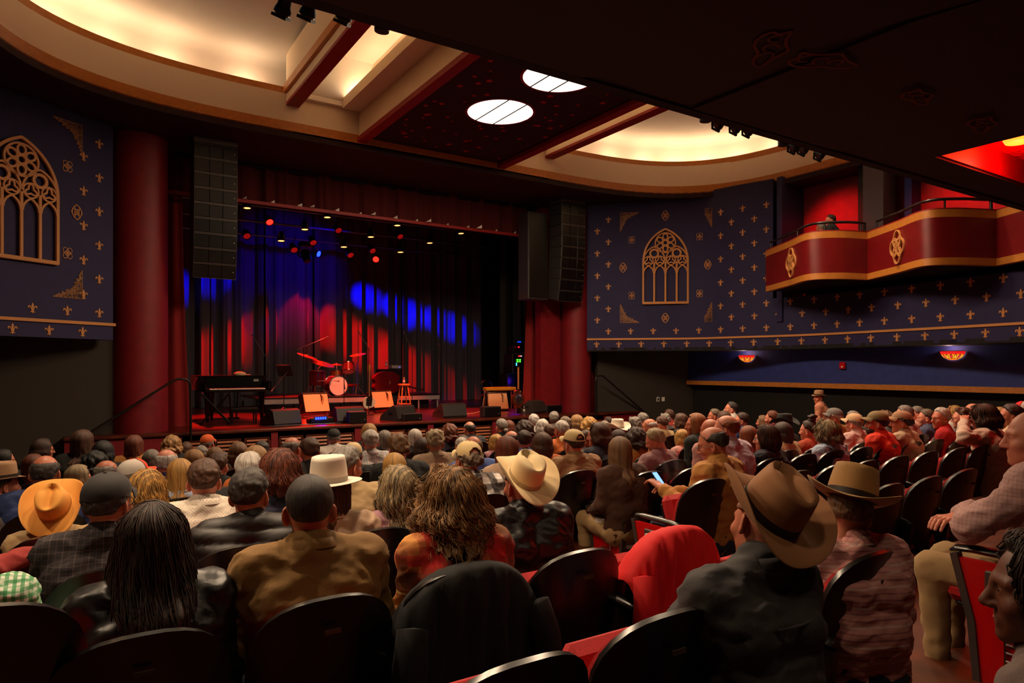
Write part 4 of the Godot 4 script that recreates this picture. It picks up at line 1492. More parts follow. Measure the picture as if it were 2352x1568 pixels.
func cloth_mat(key: String) -> StandardMaterial3D:
	var called := "cloth_" + key
	if M.has(called):
		return M[called]
	if PATTERN_SCALE.has(key):
		return tri(mat(called, Color.WHITE, 0.85), pattern(key), PATTERN_SCALE[key])
	var m := mat(called, CLOTH[key], (0.42 if key == "leather" else 0.55) if key in ["leather", "puffer"] else 0.85)
	if not key in ["leather", "puffer"]:
		if not A.has("fabric"):
			A.fabric = noise_tex(0.3, [Color(0.78, 0.78, 0.78), Color(1, 1, 1)], 128, 2, 3)
		tri(m, A.fabric, 5.0)
		m.rim_enabled = true
		m.rim = 0.25
		m.rim_tint = 0.6
	return m

func hair_mat(key: String) -> StandardMaterial3D:
	var called := "hair_" + key
	if M.has(called):
		return M[called]
	if not A.has("hair_tex"):
		A.hair_tex = hair_tex()
	var m := mat(called, HAIR[key], 0.62)
	m.albedo_texture = A.hair_tex
	m.heightmap_enabled = true
	m.heightmap_texture = A.hair_tex
	m.heightmap_scale = 0.12
	return m

func skin_mat(key: String) -> StandardMaterial3D:
	var called := "skin_" + key
	if M.has(called):
		return M[called]
	var m := mat(called, {"fair": Color(0.82, 0.52, 0.42), "warm": Color(0.74, 0.44, 0.33), "dark": Color(0.42, 0.23, 0.16)}[key], 0.5)
	m.subsurf_scatter_enabled = true
	m.subsurf_scatter_strength = 0.12
	return m

func head_mb(cell: float) -> MB:
	var key := "head%.3f" % cell
	if A.has(key):
		return A[key]
	var f := Field.new(Vector3(-0.105, -0.15, -0.14), Vector3(0.105, 0.16, 0.13), cell)
	f.ell(Vector3(0, 0.045, 0.012), Vector3(0.077, 0.092, 0.098), 0.01)
	f.ell(Vector3(0, 0.0, -0.03), Vector3(0.066, 0.085, 0.062), 0.03)
	f.ell(Vector3(0, -0.062, -0.035), Vector3(0.05, 0.045, 0.052), 0.03)
	f.ell(Vector3(0, -0.095, -0.07), Vector3(0.024, 0.018, 0.02), 0.025)
	for s in [-1, 1]:
		f.ell(Vector3(s * 0.048, -0.018, -0.062), Vector3(0.022, 0.02, 0.02), 0.025)
		f.cap(Vector3(s * 0.012, 0.033, -0.089), Vector3(s * 0.05, 0.034, -0.072), 0.009, 0.008, 0.018)
		f.ell(Vector3(s * 0.031, 0.014, -0.098), Vector3(0.018, 0.012, 0.016), 0.012, Basis(), true)
		f.ell(Vector3(s * 0.031, 0.013, -0.078), Vector3(0.013, 0.011, 0.012), 0.006)
		# ears
		var e := Basis(Vector3.UP, s * 0.45)
		f.ell(Vector3(s * 0.083, 0.0, 0.012), Vector3(0.009, 0.033, 0.02), 0.008, e)
		f.ell(Vector3(s * 0.089, 0.004, 0.008), Vector3(0.006, 0.02, 0.011), 0.005, e, true)
		f.ell(Vector3(s * 0.079, -0.028, 0.004), Vector3(0.008, 0.012, 0.01), 0.008)
	f.cap(Vector3(0, 0.02, -0.092), Vector3(0, -0.022, -0.112), 0.009, 0.013, 0.014)
	for s in [-1, 1]:
		f.ell(Vector3(s * 0.012, -0.027, -0.1), Vector3(0.009, 0.008, 0.011), 0.008)
	f.cap(Vector3(-0.018, -0.052, -0.084), Vector3(0.018, -0.052, -0.084), 0.007, 0.007, 0.012)
	f.cap(Vector3(-0.015, -0.066, -0.083), Vector3(0.015, -0.066, -0.083), 0.008, 0.008, 0.01)
	f.cap(Vector3(0, -0.03, 0.02), Vector3(0, -0.13, 0.035), 0.055, 0.052, 0.03)
	var mb := MB.new()
	f.into(mb)
	A[key] = mb
	return mb

func hand_mb() -> MB:
	if A.has("hand"):
		return A.hand
	# wrist at the origin, fingers towards -z, palm down, thumb on +x
	var f := Field.new(Vector3(-0.07, -0.08, -0.21), Vector3(0.09, 0.04, 0.04), 0.0045)
	f.cap(Vector3(0, 0, 0.02), Vector3(0, 0, -0.02), 0.026, 0.026, 0.01)
	for k in 4:
		f.cap(Vector3(-0.02 + k * 0.013, 0, -0.015), Vector3(-0.03 + k * 0.02, 0.004, -0.085), 0.016, 0.0125, 0.014)
	var lens := [0.058, 0.072, 0.078, 0.07]
	for k in 4:
		var b := Vector3(-0.031 + k * 0.0205, 0.004, -0.09)
		var l: float = lens[k]
		var x := (k - 1.5) * 0.05
		var m1 := b + Vector3(x * l * 0.3, -0.006, -l * 0.48)
		var m2 := m1 + Vector3(x * l * 0.1, -0.02, -l * 0.27)
		var tip := m2 + Vector3(0, -0.019, -l * 0.14)
		f.cap(b, m1, 0.0098, 0.0088, 0.004)
		f.cap(m1, m2, 0.0088, 0.008, 0.003)
		f.cap(m2, tip, 0.008, 0.0072, 0.003)
	f.cap(Vector3(0.018, -0.004, -0.02), Vector3(0.05, -0.014, -0.055), 0.016, 0.0115, 0.012)
	f.cap(Vector3(0.05, -0.014, -0.055), Vector3(0.056, -0.022, -0.095), 0.0112, 0.0088, 0.004)
	var mb := MB.new()
	f.into(mb)
	A.hand = mb
	return mb

# joints of a pose; the origin lies on the floor under the head
func joints(pose: String) -> Dictionary:
	var fem := pose.begins_with("f")
	var w := 0.9 if fem else 1.0
	var j := {}
	var up := 0.45 if pose == "stand" else 0.0
	j.hip = [Vector3(-0.09, 0.5, 0.07), Vector3(0.09, 0.5, 0.07)]
	j.waist = [Vector3(-0.068 * w, 0.68, 0.09), Vector3(0.068 * w, 0.68, 0.09)]
	j.chest = [Vector3(-0.095 * w, 0.86, 0.075), Vector3(0.095 * w, 0.86, 0.075)]
	j.sh = [Vector3(-0.18 * w, 0.965, 0.04), Vector3(0.18 * w, 0.965, 0.04)]
	j.neck = Vector3(0, 1.0, 0.04)
	j.head = Vector3(0, 1.143, 0.0)
	j.elbow = [Vector3(-0.245 * w, 0.72, 0.03), Vector3(0.245 * w, 0.72, 0.03)]
	j.wrist = [Vector3(-0.13, 0.64, -0.21), Vector3(0.13, 0.64, -0.21)]
	j.knee = [Vector3(-0.11, 0.53, -0.36), Vector3(0.11, 0.53, -0.36)]
	j.ankle = [Vector3(-0.11, 0.11, -0.34), Vector3(0.11, 0.11, -0.34)]
	j.toe = [Vector3(-0.12, 0.05, -0.5), Vector3(0.12, 0.05, -0.5)]
	j.fat = 1.0
	match pose:
		"mphone":
			j.elbow = [Vector3(-0.25, 0.72, -0.05), Vector3(0.24, 0.72, -0.03)]
			j.wrist = [Vector3(-0.2, 0.83, -0.29), Vector3(-0.06, 0.8, -0.28)]
		"mcross":
			j.fat = 1.24
			j.elbow = [Vector3(-0.27, 0.78, -0.17), Vector3(0.27, 0.76, -0.14)]
			j.wrist = [Vector3(0.02, 0.8, -0.24), Vector3(-0.08, 0.77, -0.27)]
		"fraise":
			j.fat = 1.12
			j.elbow = [Vector3(-0.42, 0.98, -0.05), Vector3(0.25, 0.72, 0.0)]
			j.wrist = [Vector3(-0.16, 1.12, -0.12), Vector3(0.13, 0.64, -0.21)]
		"mreach":
			j.elbow[1] = Vector3(0.34, 0.86, -0.06)
			j.wrist[1] = Vector3(0.52, 0.9, -0.2)
		"mlean":
			j.elbow = [Vector3(-0.36, 0.84, -0.02), Vector3(0.24, 0.72, 0.0)]
			j.wrist = [Vector3(-0.5, 0.8, 0.14), Vector3(0.13, 0.64, -0.21)]
		"mlean2":
			j.elbow = [Vector3(-0.44, 0.74, -0.02), Vector3(0.2, 0.72, 0.0)]
			j.wrist = [Vector3(-0.46, 0.55, -0.14), Vector3(0.16, 0.62, -0.2)]
			for k in ["waist", "chest", "sh"]:
				for i in 2:
					j[k][i] += Vector3(-0.1, 0.0, 0.02)
			j.neck += Vector3(-0.05, 0, 0.01)
			for i in 2:
				j.hip[i] += Vector3(-0.08, 0, 0)
		"stand":
			for k in ["waist", "chest", "sh", "elbow", "wrist", "hip"]:
				for i in 2:
					j[k][i].y += up
			j.neck.y += up
			j.head.y += up
			j.wrist = [Vector3(-0.27, 0.92, -0.08), Vector3(0.25, 0.9, 0.08)]
			j.knee = [Vector3(-0.1, 0.52, -0.12), Vector3(0.1, 0.5, 0.02)]
			j.ankle = [Vector3(-0.1, 0.1, -0.14), Vector3(0.1, 0.12, 0.14)]
			j.toe = [Vector3(-0.11, 0.05, -0.3), Vector3(0.11, 0.05, 0.0)]
	return j

func torso_field(f: Field, j: Dictionary, grow: float) -> void:
	var k: float = j.fat
	for s in 2:
		f.cap(j.hip[s], j.waist[s], 0.105 * k + grow, 0.1 * k + grow, 0.05)
		f.cap(j.waist[s], j.chest[s], 0.1 * k + grow, 0.108 * k + grow, 0.05)
		f.cap(j.chest[s], j.sh[s], 0.1 * k + grow, 0.062 * k + grow, 0.06)
		f.cap(j.neck + Vector3(0, 0.012, 0), j.sh[s], 0.056 + grow, 0.056 * k + grow, 0.06)
	f.cap(j.waist[0], j.waist[1], 0.1 * k + grow, 0.1 * k + grow, 0.05)

func arm_field(f: Field, j: Dictionary, grow: float, cuff: float) -> void:
	var k: float = 0.5 + 0.5 * j.fat
	for s in 2:
		f.cap(j.sh[s], j.elbow[s], 0.056 * k + grow, 0.044 * k + grow, 0.04)
		var e: Vector3 = j.elbow[s]
		f.cap(e, e.lerp(j.wrist[s], cuff), 0.044 * k + grow, lerpf(0.044, 0.03, cuff) * k + grow, 0.025)

func leg_field(f: Field, j: Dictionary, grow: float) -> void:
	for s in 2:
		f.cap(j.hip[s], j.knee[s], 0.098 + grow, 0.062 + grow, 0.04)
		f.cap(j.knee[s], j.ankle[s], 0.058 + grow, 0.04 + grow, 0.03)

func bounds(j: Dictionary) -> Array:
	var a := Vector3.ONE * 9.0
	var b := -a
	for k in ["hip", "waist", "chest", "sh", "elbow", "wrist", "knee", "ankle", "toe"]:
		for v in j[k]:
			a = a.min(v)
			b = b.max(v)
	return [a, b.max(j.neck)]

func ruffle(mb: MB, amount: float, freq: float, sd: int) -> void:
	var fn := FastNoiseLite.new()
	fn.seed = sd
	fn.frequency = freq
	fn.fractal_octaves = 2
	for i in mb.v.size():
		var p := mb.v[i]
		mb.v[i] = p + mb.n[i] * amount * (1.0 - 2.0 * absf(fn.get_noise_3d(p.x, p.y * 1.6, p.z)))
	renormal(mb)

func renormal(mb: MB) -> void:
	for i in mb.n.size():
		mb.n[i] = Vector3.ZERO
	for i in range(0, mb.ix.size(), 3):
		var a := mb.ix[i]
		var b := mb.ix[i + 1]
		var c := mb.ix[i + 2]
		var fn := (mb.v[c] - mb.v[a]).cross(mb.v[b] - mb.v[a])
		mb.n[a] += fn
		mb.n[b] += fn
		mb.n[c] += fn
	for i in mb.n.size():
		mb.n[i] = mb.n[i].normalized()

func body_base(pose: String) -> MB:
	var key := "body_" + pose
	if A.has(key):
		return A[key]
	var j := joints(pose)
	var b := bounds(j)
	var f := Field.new(b[0] - Vector3.ONE * 0.17, b[1] + Vector3.ONE * 0.17, 0.021)
	torso_field(f, j, -0.006)
	arm_field(f, j, -0.004, 1.0)
	leg_field(f, j, -0.004)
	for s in 2:
		f.cap(j.ankle[s] + Vector3(0, -0.04, 0.02), j.toe[s], 0.036, 0.03, 0.03)
	f.cap(j.neck, (j.neck as Vector3).lerp(j.head, 0.6) + Vector3(0, 0, 0.012), 0.06, 0.054, 0.04)
	var mb := MB.new()
	f.into(mb)
	for s in 2:
		var d: Vector3 = (j.wrist[s] - j.elbow[s]).normalized()
		var z := -d
		var x := Vector3.UP.cross(z).normalized()
		if x.length() < 0.5:
			x = Vector3.RIGHT
		var y := z.cross(x)
		mb.take(hand_mb(), Transform3D(Basis(x * (1.0 if s == 0 else -1.0), y, z), j.wrist[s]))
		if s == 1:
			# a mirrored hand needs its faces turned
			var n0 := mb.ix.size() - hand_mb().ix.size()
			for i in range(n0, mb.ix.size(), 3):
				var t := mb.ix[i + 1]
				mb.ix[i + 1] = mb.ix[i + 2]
				mb.ix[i + 2] = t
	A[key] = mb
	return mb

func body_mesh(pose: String, hx: Transform3D, cell: float, key: String) -> ArrayMesh:
	if not A.has(key):
		var mb := MB.new()
		mb.take(body_base(pose))
		mb.take(head_mb(cell), hx)
		A[key] = mb.mesh()
	return A[key]

func shirt_mesh(pose: String, kind: String) -> ArrayMesh:
	var key := "shirt_%s_%s" % [pose, kind]
	if A.has(key):
		return A[key]
	var j := joints(pose)
	var b := bounds(j)
	var lo: Vector3 = b[0] - Vector3.ONE * 0.2
	lo.y = (j.hip[0] as Vector3).y - 0.14
	var hi: Vector3 = b[1] + Vector3.ONE * 0.2
	hi.z = minf(hi.z, 0.4)
	var f := Field.new(lo, hi, 0.021 if kind == "far" else 0.0135)
	torso_field(f, j, 0.012)
	if kind == "puffer":
		arm_field(f, j, -0.02, 0.02)
	else:
		arm_field(f, j, 0.012, 0.9)
	# collar
	f.cap(j.neck + Vector3(0, 0.02, 0.0), j.neck + Vector3(0, 0.045, -0.01), 0.066, 0.064, 0.02)
	var mb := MB.new()
	f.into(mb)
	if kind == "puffer":
		for i in mb.v.size():
			mb.v[i] += mb.n[i] * 0.017 * sqrt(absf(sin((mb.v[i].y + mb.v[i].x * 0.06) * PI / 0.06)))
		renormal(mb)
	elif kind == "near":
		ruffle(mb, 0.013, 6.0, 5)
	elif kind == "far":
		ruffle(mb, 0.008, 7.0, 8)
	A[key] = mb.mesh()
	return A[key]

func trouser_mesh(pose: String) -> ArrayMesh:
	var key := "trousers_" + pose
	if A.has(key):
		return A[key]
	var j := joints(pose)
	var b := bounds(j)
	var hi: Vector3 = b[1] + Vector3.ONE * 0.15
	hi.y = (j.hip[0] as Vector3).y + 0.18
	var f := Field.new(b[0] - Vector3.ONE * 0.15, hi, 0.022)
	leg_field(f, j, 0.01)
	f.cap(j.hip[0], j.hip[1], 0.11, 0.11, 0.05)
	var mb := MB.new()
	f.into(mb)
	ruffle(mb, 0.008, 6.0, 2)
	A[key] = mb.mesh()
	return A[key]

func shoe_mesh(pose: String, s: int) -> ArrayMesh:
	var key := "shoe_%s%d" % [pose, s]
	if A.has(key):
		return A[key]
	var j := joints(pose)
	var f := Field.new((j.toe[s] as Vector3).min(j.ankle[s]) - Vector3.ONE * 0.1, (j.ankle[s] as Vector3).max(j.toe[s]) + Vector3.ONE * 0.09, 0.014)
	f.cap(j.ankle[s] + Vector3(0, -0.05, 0.03), j.toe[s] + Vector3(0, -0.008, -0.03), 0.044, 0.038, 0.02)
	f.cap(j.ankle[s] + Vector3(0, -0.05, 0.02), j.ankle[s], 0.045, 0.046, 0.03)
	var mb := MB.new()
	f.into(mb)
	A[key] = mb.mesh()
	return A[key]

# ---- hair: a surface from the crown down over the skull, and on down where it hangs
const STYLES := {
	# thickness top, sides, hanging length below the ears (0: short), ridge, wave, curl, swell
	"short": [0.016, 0.012, 0.0, 0.05, 0.0, 0.006, 0.0], "buzz": [0.006, 0.006, 0.0, 0.02, 0.0, 0.001, 0.0], "fringe": [0.0, 0.011, 0.0, 0.05, 0.0, 0.005, 0.0],
	"curlshort": [0.026, 0.022, 0.0, 0.05, 0.0, 0.018, 0.0], "curly": [0.038, 0.036, 0.09, 0.04, 0.0, 0.026, 0.25], "bob": [0.022, 0.026, 0.11, 0.05, 0.004, 0.002, 0.12],
	"bobwave": [0.026, 0.03, 0.11, 0.06, 0.012, 0.009, 0.2], "long": [0.018, 0.02, 0.27, 0.06, 0.006, 0.002, 0.02], "vlong": [0.018, 0.024, 0.42, 0.07, 0.01, 0.003, 0.3],
	"longwave": [0.024, 0.026, 0.2, 0.06, 0.016, 0.008, 0.15], "curllong": [0.032, 0.034, 0.17, 0.06, 0.022, 0.024, 0.3], "updo": [0.02, 0.02, 0.0, 0.06, 0.0, 0.003, 0.0], "topknot": [0.018, 0.016, 0.0, 0.06, 0.0, 0.003, 0.0],
}

func hair_mesh(style: String, fine: bool, hatted := false) -> ArrayMesh:
	var key := "hair_%s_%s_%s" % [style, fine, hatted]
	if A.has(key):
		return A[key]
	var q: Array = STYLES[style]
	var nu := 112 if fine else 52
	var nv := 46 if fine else 22
	var fn := FastNoiseLite.new()
	fn.seed = style.length() * 7 + 1
	fn.frequency = 16.0
	fn.fractal_octaves = 2
	var fw := FastNoiseLite.new()
	fw.seed = 21
	fw.frequency = 1.6
	var p := PackedVector3Array()
	var uvs := PackedVector2Array()
	var L: float = q[2]
	var bald := style == "fringe"
	for jv in nv:
		var s := float(jv) / (nv - 1)
		for i in nu + 1:
			var a := TAU * i / nu - PI
			var aa := absf(a)
			var side := smoothstep(0.75, 1.25, aa)
			var back := smoothstep(1.5, 2.4, aa)
			var end := lerpf(0.92, 1.2, smoothstep(0.5, 1.0, aa))
			end = lerpf(end, 1.62, smoothstep(1.0, 1.35, aa))
			end = lerpf(end, 2.32, back)
			var start := 0.02
			if bald:
				start = lerpf(end - 0.02, 1.0, smoothstep(1.0, 1.8, aa))
			if hatted:
				start = minf(1.2, end - 0.02)
			var hang := L > 0.0 and side > 0.02
			var split := 0.46 if hang else 1.0
			var fe := 1.72 if hang else end
			var ph := lerpf(start, lerpf(end, fe, side if hang else 1.0), clampf(s / split, 0.0, 1.0))
			var th := lerpf(q[0], q[1], smoothstep(0.5, 1.5, ph))
			if not hang:
				th *= 1.0 - 0.92 * smoothstep(0.82, 1.0, s)
			elif side < 1.0:
				th *= 1.0 - 0.8 * (1.0 - side) * smoothstep(0.8, 1.0, s)
			if hatted:
				th *= 0.35 + 0.65 * smoothstep(1.2, 1.6, ph)
			if bald:
				th *= 1.0 - 0.95 * (1.0 - smoothstep(0.0, 0.15, s))
			var dir := Vector3(sin(ph) * sin(a), cos(ph), -sin(ph) * cos(a))
			var v := Vector3(0, 0.045, 0.012) + Vector3(dir.x * (0.078 + th), dir.y * (0.092 + th), dir.z * (0.098 + th))
			var fr := 1.0 if not fine else 1.7
			var ridge := (sin(a * 17.0 * fr + fw.get_noise_2d(a * 1.3, s * 0.8) * 8.0) * 0.6 + sin(a * 29.0 * fr + fw.get_noise_2d(a * 2.0 + 9.0, s) * 7.0) * 0.4) * (0.45 if fine else 0.7)
			var k: float = 1.0 + q[3] * ridge * smoothstep(0.05, 0.5, s)
			if hang and s > split:
				var u := (s - split) / (1.0 - split)
				var len := L * (0.92 + 0.14 * fw.get_noise_1d(a * 2.4)) * lerpf(0.25, 1.0, side)
				var fall := v.y + (-len - v.y) * u * side
				var out: float = 1.0 + q[6] * sin(minf(u * 1.5, 1.0) * PI * 0.75) - 0.12 * u * u
				var drop := smoothstep(-0.1, -0.2, fall)
				v = Vector3(v.x * out, fall, (v.z - 0.012) * out + 0.012 + 0.075 * drop * back)
				v.x += q[4] * sin(fall * 46.0 + fw.get_noise_1d(a * 2.0) * 6.0) * u
				v.z += q[4] * cos(fall * 46.0 + fw.get_noise_1d(a * 2.0 + 5.0) * 6.0) * u
				v.x *= lerpf(k, 1.0, 0.2)
				v.z = 0.012 + (v.z - 0.012) * k
				if u > 0.9:
					v.x *= 1.0 - (u - 0.9) * 1.6
			else:
				var c := Vector3(0, 0.045, 0.012)
				v = c + (v - c) * (1.0 + (k - 1.0) * 0.5)
			var cu: float = q[5] * (0.35 + 0.65 * smoothstep(0.0, 0.6, s))
			if not hang:
				cu *= 1.0 - smoothstep(0.85, 1.0, s)
			v += (v - Vector3(0, 0.03, 0.012)).normalized() * cu * (fn.get_noise_3d(v.x, v.y, v.z) * 1.6)
			p.append(v)
			uvs.append(Vector2(float(i) / nu * 5.0, s))
	var mb := MB.new()
	mb.sheet(p, nu + 1, nv, 0.0, false, false, 1, uvs)
	if fine and L > 0.0:
		# loose locks lying over the surface
		var rng := RandomNumberGenerator.new()
		rng.seed = 77
		for t in 620:
			var i0 := rng.randi_range(0, nu)
			var aa := absf(TAU * i0 / nu - PI)
			if aa < 0.8 and rng.randf() < 0.7:
				continue
			var pts := []
			var rr := []
			var j0 := rng.randi_range(2, nv / 3)
			var j1 := nv - 1 - rng.randi_range(0, nv / 5) if L > 0.0 else rng.randi_range(nv / 2, nv - 4)
			var n := 9
			var drift := rng.randf_range(-2.5, 2.5)
			var ph := rng.randf() * TAU
			for k in n:
				var u := float(k) / (n - 1)
				var jj := int(lerpf(j0, j1, u))
				var ii := clampi(i0 + int(round(drift * u)), 0, nu)
				var v := p[jj * (nu + 1) + ii]
				var o := (v - Vector3(0, minf(v.y, 0.04), 0.012)).normalized()
				var wob: float = q[4] * 1.2 + q[5] * 0.5
				v += o * (0.002 + 0.004 * sin(u * PI)) + Vector3(sin(ph + u * 9.0), 0, cos(ph + u * 9.0)) * wob * u
				pts.append(v)
				rr.append(0.0005 + rng.randf_range(0.0008, 0.0019) * sin((0.12 + 0.86 * u) * PI))
			mb.tube(pts, rr, 5, false)
	if style == "updo":
		mb.ball(Vector3(0, -0.03, 0.135), Vector3(0.042, 0.038, 0.034), 12, 8)
	if style == "topknot":
		mb.ball(Vector3(0, 0.19, 0.05), Vector3(0.045, 0.042, 0.045), 14, 8)
		mb.ball(Vector3(0, 0.155, 0.045), Vector3(0.052, 0.03, 0.05), 14, 8)
		mb.tube([Vector3(0.045, 0.17, 0.05), Vector3(0.03, 0.2, 0.09), Vector3(-0.02, 0.215, 0.085), Vector3(-0.045, 0.19, 0.04), Vector3(-0.02, 0.2, 0.005)], 0.016, 8)
	A[key] = mb.mesh()
	return A[key]

# ---- hats
func brimmed(called: String, bx: float, bz: float, high: float, curl: float, droop: float, crease: float, taper: float) -> ArrayMesh:
	if A.has(called):
		return A[called]
	var nu := 64
	var p := PackedVector3Array()
	var uvs := PackedVector2Array()
	var rows := []
	for k in 9:
		rows.append([0, 1.0 - k / 8.0])        # brim, outer edge inwards
	for k in 8:
		rows.append([1, (k + 1) / 8.0])        # side of the crown
	for k in 7:
		rows.append([2, 1.0 - (k + 1) / 7.0])  # top of the crown
	for r in rows:
		for i in nu + 1:
			var a := TAU * i / nu
			var sx := sin(a)
			var cz := -cos(a)
			var v: Vector3
			var rx := 0.086
			var rz := 0.105
			if r[0] == 0:
				var u: float = r[1]
				var sd := pow(absf(sx), 1.7)
				var y := curl * sd * pow(u, 1.8) - droop * cz * cz * u * u
				v = Vector3(sx * (rx + (bx - rx) * u - curl * 0.45 * sd * u * u), y, cz * (rz + (bz - rz) * u))
			elif r[0] == 1:
				var u: float = r[1]
				var w := lerpf(1.0, taper, u * u)
				v = Vector3(sx * rx * w, high * u, cz * rz * lerpf(1.0, taper, u * u * 0.8))
				# pinch at the front
				var pinch := crease * 0.9 * u * u * exp(-pow((cz + 0.72) / 0.32, 2.0))
				v.x *= 1.0 - pinch * 7.0 * absf(sx) 
			else:
				var u: float = r[1]
				v = Vector3(sx * rx * taper * u, high, cz * rz * lerpf(1.0, taper, 0.8) * u)
				var pinch := crease * 0.9 * exp(-pow((cz * u + 0.72) / 0.32, 2.0))
				v.x *= 1.0 - pinch * 7.0 * absf(sx)
				v.y += 0.012 * (1.0 - u * u) + 0.01 * u * u * 0.0
				v.y -= crease * exp(-pow(v.x / 0.026, 2.0)) * (1.0 - pow(u, 6.0)) + crease * 0.5 * exp(-pow((v.z + 0.075) / 0.04, 2.0)) * (1.0 - u * 0.2)
			p.append(v)
			uvs.append(Vector2(p[-1].x * 5.0, p[-1].z * 5.0))
	var mb := MB.new()
	mb.sheet(p, nu + 1, rows.size(), 0.004, false, false, 1, uvs)
	A[called] = mb.mesh()
	return A[called]

func band_mesh(called: String, high: float) -> ArrayMesh:
	if not A.has(called):
		var mb := MB.new()
		mb.lathe([Vector2(1.0, 0.003), Vector2(1.045, 0.003), Vector2(1.04, high), Vector2(1.0, high), Vector2(1.0, 0.003)], 48, Transform3D(), 2, 0.087, 0.106)
		A[called] = mb.mesh()
	return A[called]

func cap_mesh(open_back: bool) -> ArrayMesh:
	var key := "cap_open" if open_back else "cap_closed"
	if A.has(key):
		return A[key]
	var nu := 48
	var nv := 13
	var pv := PackedVector3Array()
	var pf := PackedInt32Array()
	for jv in nv:
		var u := float(jv) / (nv - 1)
		var ph := u * PI * 0.5
		for i in nu:
			var a := TAU * i / nu
			var seam := 1.0 - 0.012 * exp(-pow(fposmod(a + PI / 6.0, PI / 3.0) - PI / 6.0, 2.0) / 0.003)
			var r := cos(ph) * seam
			pv.append(Vector3(sin(a) * 0.092 * pow(maxf(r, 0.0), 0.85), sin(ph) * 0.092, -cos(a) * 0.112 * pow(maxf(r, 0.0), 0.85)))
	for jv in nv - 1:
		for i in nu:
			var i2 := (i + 1) % nu
			var off := absf(fposmod(TAU * (i + 0.5) / nu, TAU) - PI)
			if open_back and jv >= 1 and off * off / 0.3 + pow((jv - 0.5) / 5.0, 2.0) < 1.0:
				continue
			pf.append_array([jv * nu + i, jv * nu + i2, (jv + 1) * nu + i, jv * nu + i2, (jv + 1) * nu + i2, (jv + 1) * nu + i])
	var mb := MB.new()
	mb.add(pv, pf, 1, false)
	# double wall, so that the cloth has a thickness
	var inner := PackedVector3Array()
	for v in pv:
		inner.append(v * 0.975)
	mb.add(inner, pf, 1, false, PackedVector2Array(), true)
	A[key] = mb.mesh()
	return A[key]

func bill_mesh(flat: bool) -> ArrayMesh:
	var key := "bill_flat" if flat else "bill"
	if A.has(key):
		return A[key]
	var p := PackedVector3Array()
	for jv in 6:
		var u := jv / 5.0
		for i in 17:
			var a := lerpf(-1.15, 1.15, i / 16.0)
			var reach := (0.045 if flat else 0.075) * sqrt(maxf(1.0 - pow(a / 1.2, 2.0), 0.0))
			p.append(Vector3(sin(a) * (0.093 + 0.006 * u), 0.006 - 0.022 * pow(absf(a), 2.0) * u - 0.014 * u, -cos(a) * 0.112 - reach * u))
	var mb := MB.new()
	mb.sheet(p, 17, 6, 0.004, false, false, 2)
	A[key] = mb.mesh()
	return A[key]

const HATS := {
	"orange": Color(0.75, 0.3, 0.08), "black": Color(0.06, 0.05, 0.05), "cream": Color(0.86, 0.76, 0.58), "cream2": Color(0.78, 0.68, 0.48), "dark": Color(0.1, 0.08, 0.075), "beige": Color(0.78, 0.64, 0.48), "olive": Color(0.5, 0.42, 0.26), "tan": Color(0.62, 0.47, 0.34), "grey": Color(0.42, 0.4, 0.38),
	"gold": Color(0.85, 0.58, 0.24), "white": Color(0.88, 0.83, 0.76), "brown": Color(0.6, 0.4, 0.24), "straw": Color(0.9, 0.82, 0.7), "red": Color(0.8, 0.76, 0.74),
}

